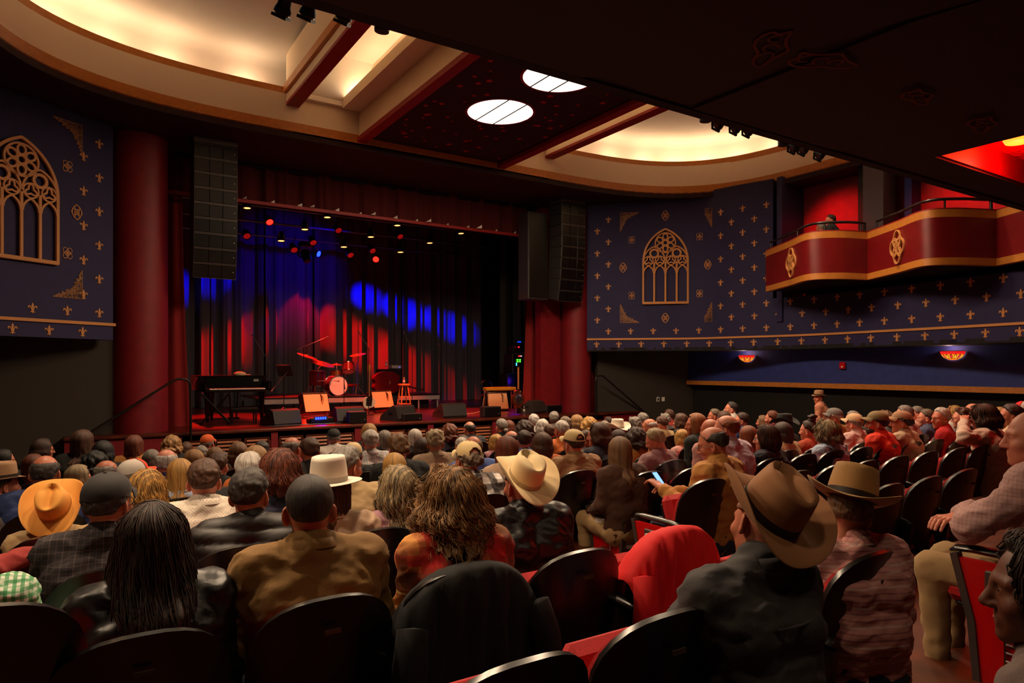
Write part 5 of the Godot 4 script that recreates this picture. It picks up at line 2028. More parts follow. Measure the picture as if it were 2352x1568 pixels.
func hat(kind: String, root: Node3D, hx: Transform3D, tilt: float, open_back: bool) -> void:
	var k := kind.split("_")
	var called := "hat_" + kind
	if not M.has(called):
		var hm := mat(called, HATS[k[1]], 0.8)
		if k[1] == "straw":
			tri(hm, pattern("straw"), 11.0)
		elif k[0] == "trucker":
			hm.albedo_color = Color(0.8, 0.76, 0.72)
		hm.rim_enabled = true
		hm.rim = 0.25
	var m: StandardMaterial3D = M[called]
	if not M.has("hat_band"):
		mat("hat_band", Color(0.12, 0.06, 0.04), 0.6)
		mat("hat_front_orange", Color(0.95, 0.25, 0.06), 0.7)
		mat("hat_front_red", Color(0.85, 0.05, 0.06), 0.7)
	match k[0]:
		"cowboy", "fedora", "felt":
			var mesh: ArrayMesh
			if k[0] == "cowboy":
				mesh = brimmed("brim_straw", 0.19, 0.2, 0.125, 0.05, 0.012, 0.03, 0.84) if k[1] == "straw" else brimmed("brim_cowboy", 0.205, 0.2, 0.128, 0.085, 0.02, 0.034, 0.84)
			elif k[0] == "felt":
				mesh = brimmed("brim_felt", 0.165, 0.18, 0.125, 0.006, 0.004, 0.02, 0.88)
			else:
				mesh = brimmed("brim_fedora", 0.135, 0.155, 0.11, 0.012, 0.01, 0.024, 0.86)
			var t := hx * Transform3D(Basis(Vector3.RIGHT, tilt), Vector3(0, 0.07 - tilt * 0.02, 0.012 + tilt * 0.03))
			if k[1] in ["brown", "straw"]:
				t = t.scaled_local(Vector3.ONE * 1.13)
			elif k[1] == "cream":
				t = t.scaled_local(Vector3.ONE * 0.93)
			var o := put("hat", mesh, m, root, t)
			var bm: Material = M.hat_band
			if k[1] in ["cream", "white", "gold"]:
				if not M.has("band_" + k[1]):
					mat("band_" + k[1], (HATS[k[1]] as Color).darkened(0.25), 0.6)
				bm = M["band_" + k[1]]
			put("hat_band", band_mesh("band_thin", 0.014 if k[0] == "cowboy" else 0.03), bm, o)
		_:
			var t := hx * Transform3D(Basis(Vector3.RIGHT, 0.12), Vector3(0, 0.062, 0.012))
			var o := put("hat", cap_mesh(open_back), m, root, t)
			var bm: Material = m
			if k[0] == "trucker":
				bm = M["hat_front_" + k[1]]
			put("bill", bill_mesh(k[1] in ["dark", "grey"]), bm, o)
			var b := MB.new()
			b.ball(Vector3(0, 0.093, 0), Vector3(0.008, 0.005, 0.008), 8, 4)
			if not A.has("cap_button"):
				A.cap_button = b.mesh()
			put("button", A.cap_button, bm, o)
			if k[0] == "trucker":
				if not A.has("trucker_front"):
					var p := PackedVector3Array()
					for jv in 8:
						var ph := jv / 7.0 * 1.25
						for i in 13:
							var a := lerpf(-0.95, 0.95, i / 12.0)
							p.append(Vector3(sin(a) * 0.0945 * pow(cos(ph), 0.85), sin(ph) * 0.0945, -cos(a) * 0.1145 * pow(cos(ph), 0.85)))
					var fr := MB.new()
					fr.sheet(p, 13, 8, 0.002, false, false, 1)
					A.trucker_front = fr.mesh()
				put("front_panel", A.trucker_front, bm, o)

func face_parts(root: Node3D, hx: Transform3D, hm: Material) -> void:
	if not A.has("eye"):
		var mb := MB.new()
		mb.ball(Vector3.ZERO, Vector3(0.011, 0.0095, 0.0095), 10, 8)
		A.eye = mb.mesh()
		mb = MB.new()
		mb.ball(Vector3(0, 0, -0.0075), Vector3(0.0055, 0.0055, 0.003), 8, 6)
		A.iris = mb.mesh()
		mb = MB.new()
		mb.tube([Vector3(-0.02, -0.002, 0.004), Vector3(-0.005, 0.003, -0.002), Vector3(0.012, 0.0, 0.002)], [0.002, 0.0035, 0.0015], 6)
		A.brow = mb.mesh()
		mb = MB.new()
		mb.tube([Vector3(-0.021, -0.058, -0.0825), Vector3(-0.01, -0.0565, -0.0905), Vector3(0, -0.058, -0.0925), Vector3(0.01, -0.0565, -0.0905), Vector3(0.021, -0.058, -0.0825)], [0.0015, 0.0035, 0.004, 0.0035, 0.0015], 6)
		A.lips = mb.mesh()
		mat("eye_white", Color(0.8, 0.74, 0.7), 0.3)
		mat("iris", Color(0.1, 0.07, 0.05), 0.25)
		mat("lips", Color(0.6, 0.27, 0.24), 0.5)
	for s in [-1, 1]:
		var e := put("eye", A.eye, M.eye_white, root, hx * Transform3D(Basis(), Vector3(s * 0.031, 0.014, -0.0795)))
		put("iris", A.iris, M.iris, e)
		put("eyebrow", A.brow, hm, root, hx * Transform3D(Basis.from_scale(Vector3(s, 1, 1)), Vector3(s * 0.034, 0.04, -0.084)))
	put("lips", A.lips, M.lips, root, hx)

func glasses(root: Node3D, hx: Transform3D, dark: bool) -> void:
	if not A.has("glasses"):
		var mb := MB.new()
		for s in [-1, 1]:
			var pts := []
			for i in 17:
				var a := TAU * i / 16.0
				pts.append(Vector3(s * 0.034 + cos(a) * 0.023, 0.01 + sin(a) * 0.018, -0.104 + absf(cos(a)) * 0.002))
			mb.tube(pts, 0.0018, 5, false)
			mb.tube([Vector3(s * 0.057, 0.014, -0.102), Vector3(s * 0.081, 0.012, -0.06), Vector3(s * 0.084, 0.01, 0.0), Vector3(s * 0.083, -0.006, 0.02)], 0.0018, 5)
		mb.tube([Vector3(-0.011, 0.013, -0.104), Vector3(0, 0.017, -0.107), Vector3(0.011, 0.013, -0.104)], 0.0018, 5)
		A.glasses = mb.mesh()
		mat("frame", Color(0.05, 0.04, 0.04), 0.3)
	put("glasses", A.glasses, M.frame, root, hx)

func beard(root: Node3D, hx: Transform3D, hm: Material) -> void:
	if not A.has("beard"):
		var f := Field.new(Vector3(-0.09, -0.16, -0.14), Vector3(0.09, 0.03, 0.05), 0.006)
		f.ell(Vector3(0, -0.07, -0.04), Vector3(0.062, 0.058, 0.066), 0.02)
		f.ell(Vector3(0, 0.01, -0.05), Vector3(0.09, 0.06, 0.09), 0.01, Basis(), true)
		f.ell(Vector3(0, -0.055, -0.11), Vector3(0.022, 0.012, 0.02), 0.008, Basis(), true)
		var mb := MB.new()
		f.into(mb)
		ruffle(mb, 0.004, 40.0, 3)
		A.beard = mb.mesh()
	put("beard", A.beard, hm, root, hx)

var made_people := {}

func folk(x: float, d: float, fl: float, s: float, style: String, hc: String, cloth: String, hat_kind: String, yaw: float, pitch: float, pose: String, label: String, extra: String) -> void:
	var root := thing("person", label, "person", P(x, fl, d), deg_to_rad(yaw) * 0.35, "")
	root.scale = Vector3.ONE * s
	var near := "hero" in extra or "near" in extra
	var tipped := hat_kind.begins_with("cowboy") or hat_kind.begins_with("felt")
	var j := joints(pose)
	var q := roundf(yaw * 0.65 / 10.0) * 10.0
	var down := 0.0 if tipped else pitch
	if hat_kind == "cowboy_brown":
		down = 6.0
	var hx := Transform3D(Basis(Vector3.UP, deg_to_rad(q)) * Basis(Vector3.RIGHT, -deg_to_rad(down)), j.head)
	if pose == "mlean":
		hx.basis = Basis(Vector3.BACK, 0.25) * hx.basis
	if hat_kind == "cowboy_brown":
		hx.basis = Basis(Vector3.BACK, -0.3) * hx.basis
	elif hat_kind == "cowboy_straw":
		hx.basis = Basis(Vector3.BACK, -0.22) * hx.basis
	var cell := 0.0055 if near else 0.009
	var skin := skin_mat("dark" if "skin_dark" in extra else ("fair" if hash(label) % 2 == 0 else "warm"))
	put("body", body_mesh(pose, hx, cell, "b_%s_%d_%d_%d" % [pose, int(q), int(down), int(near)]), skin, root)
	var kind := "puffer" if cloth == "puffer" else ("near" if near else "far")
	var sh := put("vest" if cloth == "puffer" else ("jacket" if cloth in ["leather", "olive", "suit", "camel"] else "shirt"), shirt_mesh(pose, kind), cloth_mat(cloth), root)
	if not M.has("jeans"):
		tri(mat("jeans", Color(0.2, 0.25, 0.36), 0.9), noise_tex(0.3, [Color(0.6, 0.6, 0.6), Color(1, 1, 1)], 128, 6, 3), 5.0)
		mat("khaki", Color(0.62, 0.5, 0.34), 0.9)
		mat("shoe", Color(0.12, 0.07, 0.05), 0.45)
	put("trousers", trouser_mesh(pose), M.khaki if hash(label) % 5 == 0 or pose == "mcross" else M.jeans, root)
	for k in 2:
		put("shoe", shoe_mesh(pose, k), M.shoe, root)
	var hm := hair_mat(hc)
	if style != "bald":
		put("hair", hair_mesh(style, near, hat_kind != ""), hm, root, hx)
	if absf(yaw) > 25.0 or near:
		face_parts(root, hx, hm)
	if "glasses" in extra:
		glasses(root, hx, true)
	if "beard" in extra:
		beard(root, hx, hm)
	if hat_kind:
		hat(hat_kind, root, hx, deg_to_rad(pitch if tipped else 0.0), "capback" in extra)
	if cloth == "puffer":
		put("sleeves", sleeve_mesh(pose), cloth_mat("tan"), root)
	dress(root, sh, j, cloth, label)
	made_people[label] = root

func sleeve_mesh(pose: String) -> ArrayMesh:
	var key := "sleeves_" + pose
	if not A.has(key):
		var j := joints(pose)
		var f := Field.new(Vector3(-0.4, 0.5, -0.4), Vector3(0.4, 1.1, 0.25), 0.016)
		arm_field(f, j, 0.01, 0.9)
		var mb := MB.new()
		f.into(mb)
		ruffle(mb, 0.01, 7.0, 4)
		A[key] = mb.mesh()
	return A[key]

# collars, seams and the like on the clothes that show them
func dress(root: Node3D, sh: MeshInstance3D, j: Dictionary, cloth: String, label: String) -> void:
	if cloth in ["olive", "dots", "creamshirt", "checkpink", "stripe_pink", "slateshirt", "tweed", "camel", "pinkshirt", "check_light", "ltblue", "lilac", "tanshirt", "leather", "check_bw", "plaid_dark"]:
		if not A.has("collar"):
			var p := PackedVector3Array()
			for jv in 6:
				var u := jv / 5.0
				for i in 33:
					var a := lerpf(0.5, TAU - 0.5, i / 32.0)
					var r := lerpf(0.062, 0.1, u * u) if u < 0.5 else lerpf(0.0715, 0.094, (u - 0.5) * 2.0)
					var y := 0.02 + 0.042 * u if u < 0.5 else 0.041 + 0.012 - (u - 0.5) * 0.075
					p.append(Vector3(sin(a) * r, 1.03 + y - 0.03 * (1.0 + cos(a)) * 0.5, 0.03 - cos(a) * r))
			var mb := MB.new()
			mb.sheet(p, 33, 6, 0.003, false, true, 1)
			A.collar = mb.mesh()
		put("collar", A.collar, cloth_mat(cloth), sh, Transform3D(Basis(), (j.neck as Vector3) - Vector3(0, 1.0, 0.04)))
	if cloth in ["olive", "plaid_red", "slateshirt"]:
		# yoke seam across the back
		if not A.has("yoke"):
			var mb := MB.new()
			var pts := []
			for i in 15:
				var u := i / 14.0 * 2.0 - 1.0
				pts.append(Vector3(u * 0.175, 0.905 + 0.012 * u * u, 0.04 + 0.128 * sqrt(maxf(1.0 - pow(absf(u) * 0.86, 2.6), 0.0))))
			mb.tube(pts, 0.0045, 6)
			A.yoke = mb.mesh()
		put("yoke_seam", A.yoke, cloth_mat(cloth), sh, Transform3D(Basis(), (j.chest[0] as Vector3 + j.chest[1]) * 0.5 - Vector3(0, 0.87, 0.035)))

func people() -> void:
	folk(-0.60, 8.90, 0.42, 0.906, "long", "dark", "black", "", -70, 0, "f", "person with dark hair and a scarf, cut by the left picture edge", "")
	folk(-0.28, 9.60, 0.39, 0.952, "bob", "dkbrown", "black", "", -75, 0, "f", "person with brown hair and glasses turned right, beside the dark left wall", "glasses")
	folk(0.10, 8.62, 0.44, 1.038, "long", "brown", "black", "", -40, 0, "f", "person with long brown hair sitting tall in front of the left handrail", "")
	folk(0.27, 8.20, 0.46, 0.953, "bob", "black", "black", "", -20, 0, "f", "person with sleek black hair right of the long-haired person by the handrail", "")
	folk(0.60, 8.90, 0.42, 0.972, "long", "auburn", "mustard", "", -25, 0, "f", "person with long auburn hair in a mustard top below the red column", "")
	folk(1.06, 9.60, 0.39, 0.912, "curly", "brownblond", "black", "", -15, 0, "f", "person with tousled light brown hair below the foot of the left handrail", "")
	folk(1.33, 10.40, 0.35, 0.823, "bob", "brown", "black", "", -10, 0, "f", "person with brown bob left of the orange cap", "")
	folk(1.48, 9.60, 0.39, 0.917, "short", "grey", "grey", "cap_orange", -35, 0, "m", "person in a rust-orange cap turned right, before the stage vents", "")
	folk(1.30, 8.90, 0.42, 0.845, "short", "grey", "navy", "", 0, 0, "m", "grey-haired person just below the rust-orange cap", "")
	folk(1.34, 8.20, 0.46, 0.850, "bob", "ltbrown", "black", "", 0, 0, "f", "person with pale brown hair, two heads right of the rust-orange cap", "")
	folk(1.45, 7.50, 0.49, 0.914, "bob", "ltbrown", "brown", "", 5, 0, "f", "person with soft ash-brown hair in front of the stage vents under the piano", "")
	folk(1.84, 8.20, 0.46, 0.884, "short", "dkgrey", "black", "", 0, 0, "m", "person with dark grey short hair left of the first red stage panel", "")
	folk(1.20, 5.55, 0.59, 0.968, "long", "brownblond", "orange", "", -5, 0, "f", "person with long streaked brown hair behind the pale-haired bald crown", "")
	folk(0.71, 8.20, 0.46, 0.860, "bob", "grey", "grey", "", 0, 0, "f", "person with ash-grey hair left of the bald head in a plaid collar", "")
	folk(0.65, 6.20, 0.56, 0.954, "fringe", "white", "plaid_blue", "", -30, 0, "m", "bald person with white fringe in a plaid collar, turned right", "")
	folk(0.18, 7.50, 0.49, 0.893, "curly", "black", "black", "", -10, 0, "f", "person with a round mass of black hair near the left wall", "")
	folk(-0.29, 7.50, 0.49, 0.913, "long", "auburn", "black", "", -10, 0, "f", "person with long auburn hair behind the balding person in blue", "")
	folk(-0.15, 5.55, 0.59, 0.990, "fringe", "dkgrey", "blue", "", -8, 0, "m", "balding person with grey hair in a blue shirt at far left", "near")
	folk(0.05, 6.85, 0.53, 0.845, "bob", "blondgrey", "black", "", -80, 0, "f", "person with a blond-grey bob and glasses turned right", "glasses")
	folk(0.23, 6.20, 0.56, 0.908, "fringe", "grey", "black", "", -45, 0, "m", "bald person with a flushed scalp beside the trucker cap", "")
	folk(0.37, 5.55, 0.59, 0.930, "short", "grey", "charcoal", "trucker_orange", -60, 0, "m", "person in a white trucker cap with orange front and peak", "")
	folk(0.70, 7.50, 0.49, 0.809, "bob", "brown", "black", "", 0, 0, "f", "person with brown hair just right of the orange peak", "")
	folk(0.40, 4.90, 0.62, 0.909, "longwave", "blond", "cream", "", -12, 0, "f", "person with wavy blond bob behind the patterned shirt row", "near")
	folk(0.94, 6.85, 0.53, 0.900, "bob", "tanblond", "black", "", -5, 0, "f", "person with a smooth honey-blond crown right of the bald plaid collar", "")
	folk(0.67, 5.55, 0.59, 0.919, "long", "blond", "ltblue", "", -14, 0, "f", "person with long straight blond hair and a pale blue top", "")
	folk(1.04, 6.20, 0.56, 0.905, "short", "brown", "black", "", -30, 0, "m", "person with short brown hair and glasses in a black jacket", "glasses")
	folk(1.02, 4.90, 0.62, 0.969, "short", "white", "black", "", -35, 0, "m", "white-haired person with a pink crown left of the auburn bob", "")
	folk(0.63, 4.20, 0.66, 0.985, "short", "brown", "dots", "", -8, 0, "m", "person with short brown hair in a white shirt with small dark dots", "hero")
	folk(0.13, 3.40, 0.70, 1.003, "short", "dkgrey", "plaid_dark", "cap_dark", -30, 0, "m", "person in a dark flat cap, glasses and a dark plaid shirt", "glasses hero")
	folk(-0.39, 5.61, 0.59, 0.931, "short", "dkbrown", "grey", "fedora_tan", -60, 0, "m", "person in a tan felt hat at the left picture edge", "near")
	folk(-0.07, 4.50, 0.64, 0.882, "short", "dkbrown", "tan", "cowboy_gold", -15, 52, "m", "person under a golden straw cowboy hat tipped far back", "near")
	folk(0.22, 2.50, 0.74, 0.981, "vlong", "dkbrown", "leather", "", -3, 3, "f", "person with very long dark brown hair in a black leather jacket", "hero")
	folk(0.71, 3.40, 0.70, 0.985, "short", "dkgrey", "puffer", "", -28, 0, "m", "person with dark short hair in a quilted black vest", "hero")
	folk(-0.35, 2.96, 0.72, 0.959, "short", "brown", "gingham", "", -5, 0, "mlean", "person in a green gingham shirt, mostly outside the left edge", "hero")
	folk(1.83, 6.85, 0.53, 0.960, "fringe", "grey", "red2", "", -50, 0, "m", "bald person with grey beard left of the brown-haired dark jacket", "")
	folk(1.81, 6.20, 0.56, 0.972, "short", "brown", "charcoal", "", 0, 0, "m", "person with dark brown hair in a dark jacket before a red stage panel", "")
	folk(2.92, 8.90, 0.42, 0.938, "short", "grey", "white", "cap_black", -10, 0, "m", "person in a black and white cap and white shirt, looking at a phone", "")
	folk(2.22, 6.20, 0.56, 0.915, "short", "grey", "black", "cap_cream", -20, 0, "m", "person in a cream cap beyond the grey-haired person in glasses", "")
	folk(1.46, 4.20, 0.66, 1.001, "short", "grey", "tan", "", -60, 6, "m", "grey-haired person in black glasses and a tan hooded jacket, turned right", "glasses hero")
	folk(2.64, 6.85, 0.53, 0.977, "short", "white", "check_light", "", -12, 0, "m", "white-haired person in a pale checked shirt", "")
	folk(3.41, 8.90, 0.42, 0.975, "bob", "brownblond", "black", "", 0, 0, "f", "person with streaked brown-blond bob below the black floor monitors", "")
	folk(3.35, 8.20, 0.46, 0.918, "long", "grey", "black", "", 0, 0, "f", "person with long grey hair right of the pale checked shirt", "")
	folk(2.40, 5.55, 0.59, 0.984, "curlshort", "ltbrown", "black", "", -8, 0, "m", "person with tousled grey-brown hair and dark jacket, mid crowd", "")
	folk(3.77, 8.20, 0.46, 0.915, "long", "white", "black", "", 5, 0, "f", "person with long white hair left of the tan shirt", "")
	folk(3.24, 6.85, 0.53, 0.882, "bob", "dkbrown", "black", "", 0, 0, "f", "person with brown hair half hidden left of the tan shirt", "")
	folk(1.05, 4.20, 0.66, 1.000, "bobwave", "auburn", "navy", "", -10, 0, "f", "person with an auburn bob in navy", "near")
	folk(2.08, 4.90, 0.62, 0.907, "long", "blond", "black", "", -4, 0, "f", "person with straight highlighted blond hair, mid crowd", "")
	folk(1.47, 3.40, 0.70, 0.941, "longwave", "greyblond", "lavender", "", -10, 0, "f", "person with wavy grey-blond hair in a lavender top", "hero")
	folk(1.08, 3.35, 0.70, 0.975, "long", "brown", "creamshirt", "felt_white", -48, 0, "f", "person in a pale felt hat and cream shirt, head turned right", "hero")
	folk(0.73, 2.50, 0.74, 1.027, "buzz", "dkgrey", "olive", "", -12, 0, "m", "person with a close-cropped head in an olive work jacket", "hero")
	folk(1.32, 2.50, 0.74, 0.992, "curllong", "brownblond", "plaid_red", "", -10, 0, "f", "person with tumbling curly blond hair in an orange-red plaid shirt", "hero")
	folk(3.08, 6.20, 0.56, 0.970, "curlshort", "greyblond", "tanshirt", "", -25, 0, "m", "person with curly sandy-grey hair in a tan shirt", "")
	folk(4.52, 8.90, 0.42, 0.837, "short", "grey", "grey", "cowboy_cream", -30, 0, "m", "person under a small cream hat beyond the tan shirt", "")
	folk(4.28, 8.20, 0.46, 0.935, "curly", "auburn", "navy", "", 0, 0, "f", "person with curly auburn hair in navy", "")
	folk(4.98, 8.90, 0.42, 0.952, "fringe", "dkgrey", "charcoal", "", 0, 0, "m", "balding person in a charcoal jacket before the stage vents", "")
	folk(4.10, 7.50, 0.49, 0.858, "bob", "dkbrown", "black", "", 0, 0, "f", "person with brown hair below the charcoal jacket", "")
	folk(3.14, 5.55, 0.59, 0.950, "fringe", "ltbrown", "blue2", "", -5, 0, "m", "bald person just beyond the buffalo-check shirt", "")
	folk(3.73, 6.85, 0.53, 0.868, "short", "white", "grey", "", 0, 0, "m", "white-haired person left of the bald head beyond the check shirt", "")
	folk(2.34, 4.20, 0.66, 0.982, "curlshort", "greybrown", "check_bw", "cap_cream2", -5, 0, "m", "person in a cream backward cap and black-and-white check shirt", "hero capback")
	folk(5.54, 8.90, 0.42, 0.958, "updo", "grey", "black", "", 0, 0, "f", "person with grey hair in a low bun", "")
	folk(6.12, 9.60, 0.39, 0.909, "bob", "auburn", "blue2", "", 5, 0, "f", "person with short auburn hair in bright blue", "")
	folk(5.03, 7.50, 0.49, 0.960, "curly", "dkbrown", "black", "", 0, 0, "f", "person with dark curly hair before the stage", "")
	folk(6.62, 9.60, 0.39, 0.978, "short", "white", "check_light", "", -5, 0, "m", "white-haired person in a small check collar near the stage", "")
	folk(6.31, 8.90, 0.42, 0.928, "longwave", "white", "grey", "", 5, 0, "f", "person with wavy white hair near the stage", "")
	folk(7.06, 9.60, 0.39, 1.000, "short", "grey", "grey", "", -40, 0, "m", "person with cropped grey hair turned right, closest to the stage lip", "skin_dark")
	folk(6.23, 8.20, 0.46, 0.968, "short", "greybrown", "black", "", 10, 0, "m", "person with mixed grey-brown hair below the stage lip", "")
	folk(7.00, 8.90, 0.42, 0.962, "bob", "brownblond", "blue", "", 15, 0, "f", "person with a brown-blond bob in blue near the stage", "")
	folk(6.70, 8.20, 0.46, 0.933, "curly", "blond", "black", "", 5, 0, "f", "person with yellow-blond curls near the stage", "")
	folk(8.29, 9.60, 0.39, 0.891, "short", "dkbrown", "black", "", 10, 0, "m", "dark-haired person left of the white cowboy hat, farthest row", "")
	folk(7.60, 8.90, 0.42, 0.867, "short", "grey", "black", "", 10, 0, "m", "grey-haired person beside the left brim of the white cowboy hat", "")
	folk(6.07, 6.85, 0.53, 0.919, "short", "brown", "black", "cowboy_white", -6, 0, "m", "person in a white cowboy hat in the far rows", "")
	folk(6.98, 7.50, 0.49, 0.943, "curlshort", "grey", "grey", "", 5, 0, "m", "person with grey curls right of the white cowboy hat", "")
	folk(7.81, 8.20, 0.46, 0.968, "short", "grey", "greypink", "", 5, 0, "m", "grey-haired person bending in a grey-pink shirt at the far rows", "")
	folk(6.65, 6.85, 0.53, 0.947, "fringe", "white", "pink", "", 45, 0, "m", "balding white-haired person in pink, face in profile to the left", "")
	folk(5.19, 5.55, 0.59, 0.917, "curly", "dkbrown", "mustard", "", 5, 0, "f", "dark curly-haired person right of the white cowboy hat brim", "")
	folk(4.59, 7.50, 0.49, 0.846, "longwave", "blond", "lavender", "", 0, 0, "f", "person with a blond ponytail in a lilac top", "")
	folk(3.10, 4.90, 0.62, 0.965, "long", "auburn", "creamshirt", "", -4, 0, "f", "person with long auburn hair above the left brim of the cream cowboy hat", "")
	folk(4.40, 6.85, 0.53, 0.906, "fringe", "brown", "grey", "", 10, 0, "m", "balding brown-haired person left of the dark-haired head", "")
	folk(4.15, 6.20, 0.56, 0.931, "short", "dkbrown", "blue2", "", -20, 0, "m", "dark-haired person in a blue shirt, head inclined", "")
	folk(3.93, 5.55, 0.59, 0.934, "bob", "brown", "orange", "", -5, 0, "f", "person with a glossy brown bob above the cream cowboy hat", "")
	folk(5.44, 7.50, 0.49, 0.920, "short", "brown", "black", "", -10, 0, "m", "brown-haired person left of the big white crop of hair", "")
	folk(5.15, 6.85, 0.53, 0.971, "short", "white", "orange", "", -5, 0, "m", "white-haired person in an orange shirt with suspenders", "")
	folk(3.82, 4.90, 0.62, 0.979, "short", "dkbrown", "tweed", "cap_cream2", -5, 0, "m", "person in a cream cap and brown tweed-patterned shirt", "hero capback")
	folk(5.01, 6.20, 0.56, 0.897, "short", "brown", "grey", "", 40, 0, "m", "person with a ruddy face in profile behind the cream cap", "")
	folk(4.65, 5.55, 0.59, 0.985, "bobwave", "brown", "navy", "", 48, 0, "m", "person with shaggy brown hair in navy, face to the left", "")
	folk(3.75, 4.20, 0.66, 0.948, "long", "ltbrown", "brownwool", "", -10, 0, "f", "person with long tawny hair in a brown shawl, left of the aisle seats", "")
	folk(5.51, 6.20, 0.56, 0.882, "bob", "dkbrown", "mustard", "", 0, 0, "f", "person with brown hair and a mustard top under the white cowboy hat", "")
	folk(1.91, 2.87, 0.72, 0.979, "short", "dkbrown", "leather", "cowboy_cream", -4, 34, "m", "person in a large cream cowboy hat and dark leather jacket", "hero")
	folk(4.85, 4.90, 0.62, 0.953, "short", "greyblond", "mauve", "", 30, 10, "mlean", "sandy-grey person in mauve leaning with an arm over a seat back", "")
	folk(7.54, 7.50, 0.49, 0.939, "short", "brown", "tan", "", 20, 10, "m", "brown-haired person in a tan jacket far right of the stage", "")
	folk(9.03, 8.90, 0.42, 0.916, "curlshort", "grey", "grey", "", 0, 0, "f", "grey-haired person beyond the tan jacket at the far rows", "")
	folk(9.85, 9.60, 0.39, 0.956, "short", "brown", "red2", "", 20, 0, "m", "person with a brown-haired head under the white switch plates", "")
	folk(7.94, 7.50, 0.49, 0.959, "longwave", "brown", "black", "", 35, 0, "f", "person with wavy brown hair beyond the child in green", "")
	folk(6.13, 5.55, 0.59, 1.023, "long", "strawberry", "green", "", 45, 0, "f", "child with long strawberry-blond hair in a dark green hoodie, holding a cup", "")
	folk(6.59, 6.20, 0.56, 0.840, "longwave", "blond", "pink", "", 10, 0, "f", "person with blond curls half hidden behind the child in green", "")
	folk(9.53, 8.20, 0.46, 0.973, "short", "greybrown", "red2", "", 40, 0, "m", "person with grey-brown hair in profile left of the white shirt and suspenders", "")
	folk(8.94, 7.50, 0.49, 0.964, "bob", "brown", "black", "", 20, 0, "f", "person with a brown-haired head directly under the white shirt and suspenders", "")
	folk(10.54, 8.67, 0.43, 1.056, "short", "dkgrey", "white", "", 45, -8, "m", "bearded person in a white shirt and dark suspenders, head raised, by the far wall", "beard")
	folk(5.63, 4.90, 0.62, 1.006, "bald", "grey", "pink", "", 5, 0, "m", "person with a bald pink head left of the reddish hair and glasses", "")
	folk(5.04, 4.20, 0.66, 1.053, "fringe", "ginger", "lilac", "", 26, 0, "m", "person with thinning reddish hair and glasses in a lilac-white shirt", "glasses hero")
	folk(8.58, 6.85, 0.53, 0.953, "short", "dkbrown", "blue", "", 36, 0, "m", "dark-haired person in a blue shirt facing left by the black wall", "glasses")
	folk(3.94, 3.40, 0.70, 1.024, "fringe", "dkgrey", "camel", "", 38, 14, "mphone", "bald person with grey fringe and glasses in a camel jacket, looking at a phone", "glasses hero")
	folk(6.24, 4.90, 0.62, 0.919, "long", "ginger", "red2", "", 5, 0, "f", "person with long straight ginger hair", "")
	folk(5.61, 4.20, 0.66, 0.951, "bob", "brown", "navyknit", "", 34, 0, "f", "person with a brown bob, glasses and patterned scarf in a navy sweater", "glasses hero")
	folk(9.93, 7.50, 0.49, 0.879, "bob", "ltbrown", "maroon", "", 30, 0, "f", "person with a light-brown head left of the black cowboy hat, far row", "")
	folk(9.30, 6.85, 0.53, 0.955, "short", "auburn", "maroon", "", 20, 0, "m", "person with an auburn-haired head just behind the black cowboy hat", "")
	folk(6.84, 4.90, 0.62, 0.928, "bob", "dkbrown", "tan", "", 5, 0, "f", "person with a dark brown bob in a tan sweater", "")
	folk(7.78, 5.55, 0.59, 0.935, "short", "dkbrown", "charcoal", "cowboy_black", 20, 0, "m", "person in a black cowboy hat with a red feather pin", "")
	folk(7.34, 4.90, 0.62, 0.930, "topknot", "dkbrown", "rust", "", 10, 0, "f", "person with a dark high bun in a rust-orange top", "")
	folk(6.59, 4.20, 0.66, 0.946, "curly", "greyblond", "ltblue", "", 10, 0, "f", "person with pale grey curls in a light blue shirt", "hero")
	folk(8.89, 5.55, 0.59, 1.000, "short", "white", "mustardknit", "cap_grey", 32, 0, "m", "person in a grey flat cap and glasses with a mustard quilted top", "glasses")
	folk(8.29, 4.90, 0.62, 0.964, "short", "grey", "pinkshirt", "cap_beige", 5, 0, "m", "person in a beige backward cap and pale pink shirt", "hero capback")
	folk(9.35, 5.55, 0.59, 0.958, "short", "grey", "grey", "", 5, 0, "m", "person with a grey head half hidden behind the beige cap", "")
	folk(7.55, 4.20, 0.66, 1.005, "short", "dkbrown", "orangered", "cap_olive", 30, 0, "m", "bearded person in an olive cap and bright orange-red fleece", "beard hero")
	folk(10.20, 5.55, 0.59, 0.925, "curly", "ltbrown", "grey", "", 20, 0, "f", "person with a light-brown head between the olive cap and the tan cap", "")
	folk(8.06, 4.20, 0.66, 0.994, "curlshort", "dkgrey", "beige", "cap_tan", 30, 0, "m", "person in a tan cap with sunglasses on it and a beige polo shirt", "hero shades")
	folk(9.48, 4.90, 0.62, 1.017, "short", "grey", "pink", "", 30, 0, "m", "grey-haired person beyond the tan cap with sunglasses", "")
	folk(11.11, 5.55, 0.59, 0.968, "short", "grey", "pink", "", 38, 0, "m", "grey-haired person facing left with hands raised to the chin", "")
	folk(10.06, 4.90, 0.62, 0.964, "short", "greybrown", "slate", "", 30, 0, "m", "person with cropped grey-brown hair in a slate blue shirt", "")
	folk(8.98, 4.20, 0.66, 1.002, "short", "white", "redshirt", "", 62, 0, "m", "white-haired person with glasses in a red shirt, facing left", "glasses")
	folk(12.29, 5.55, 0.59, 0.945, "bobwave", "blond", "white", "", 36, 0, "f", "blond person behind the dark curly short hair, facing left", "")
	folk(9.51, 4.20, 0.66, 0.981, "curlshort", "brown", "charcoal", "", 34, 0, "f", "person with short brown curls and glasses in charcoal, arm along the seats", "glasses")
	folk(11.41, 4.90, 0.62, 1.002, "bald", "ginger", "pink", "", 26, 0, "m", "bald person with an orange-lit scalp at the far right", "")
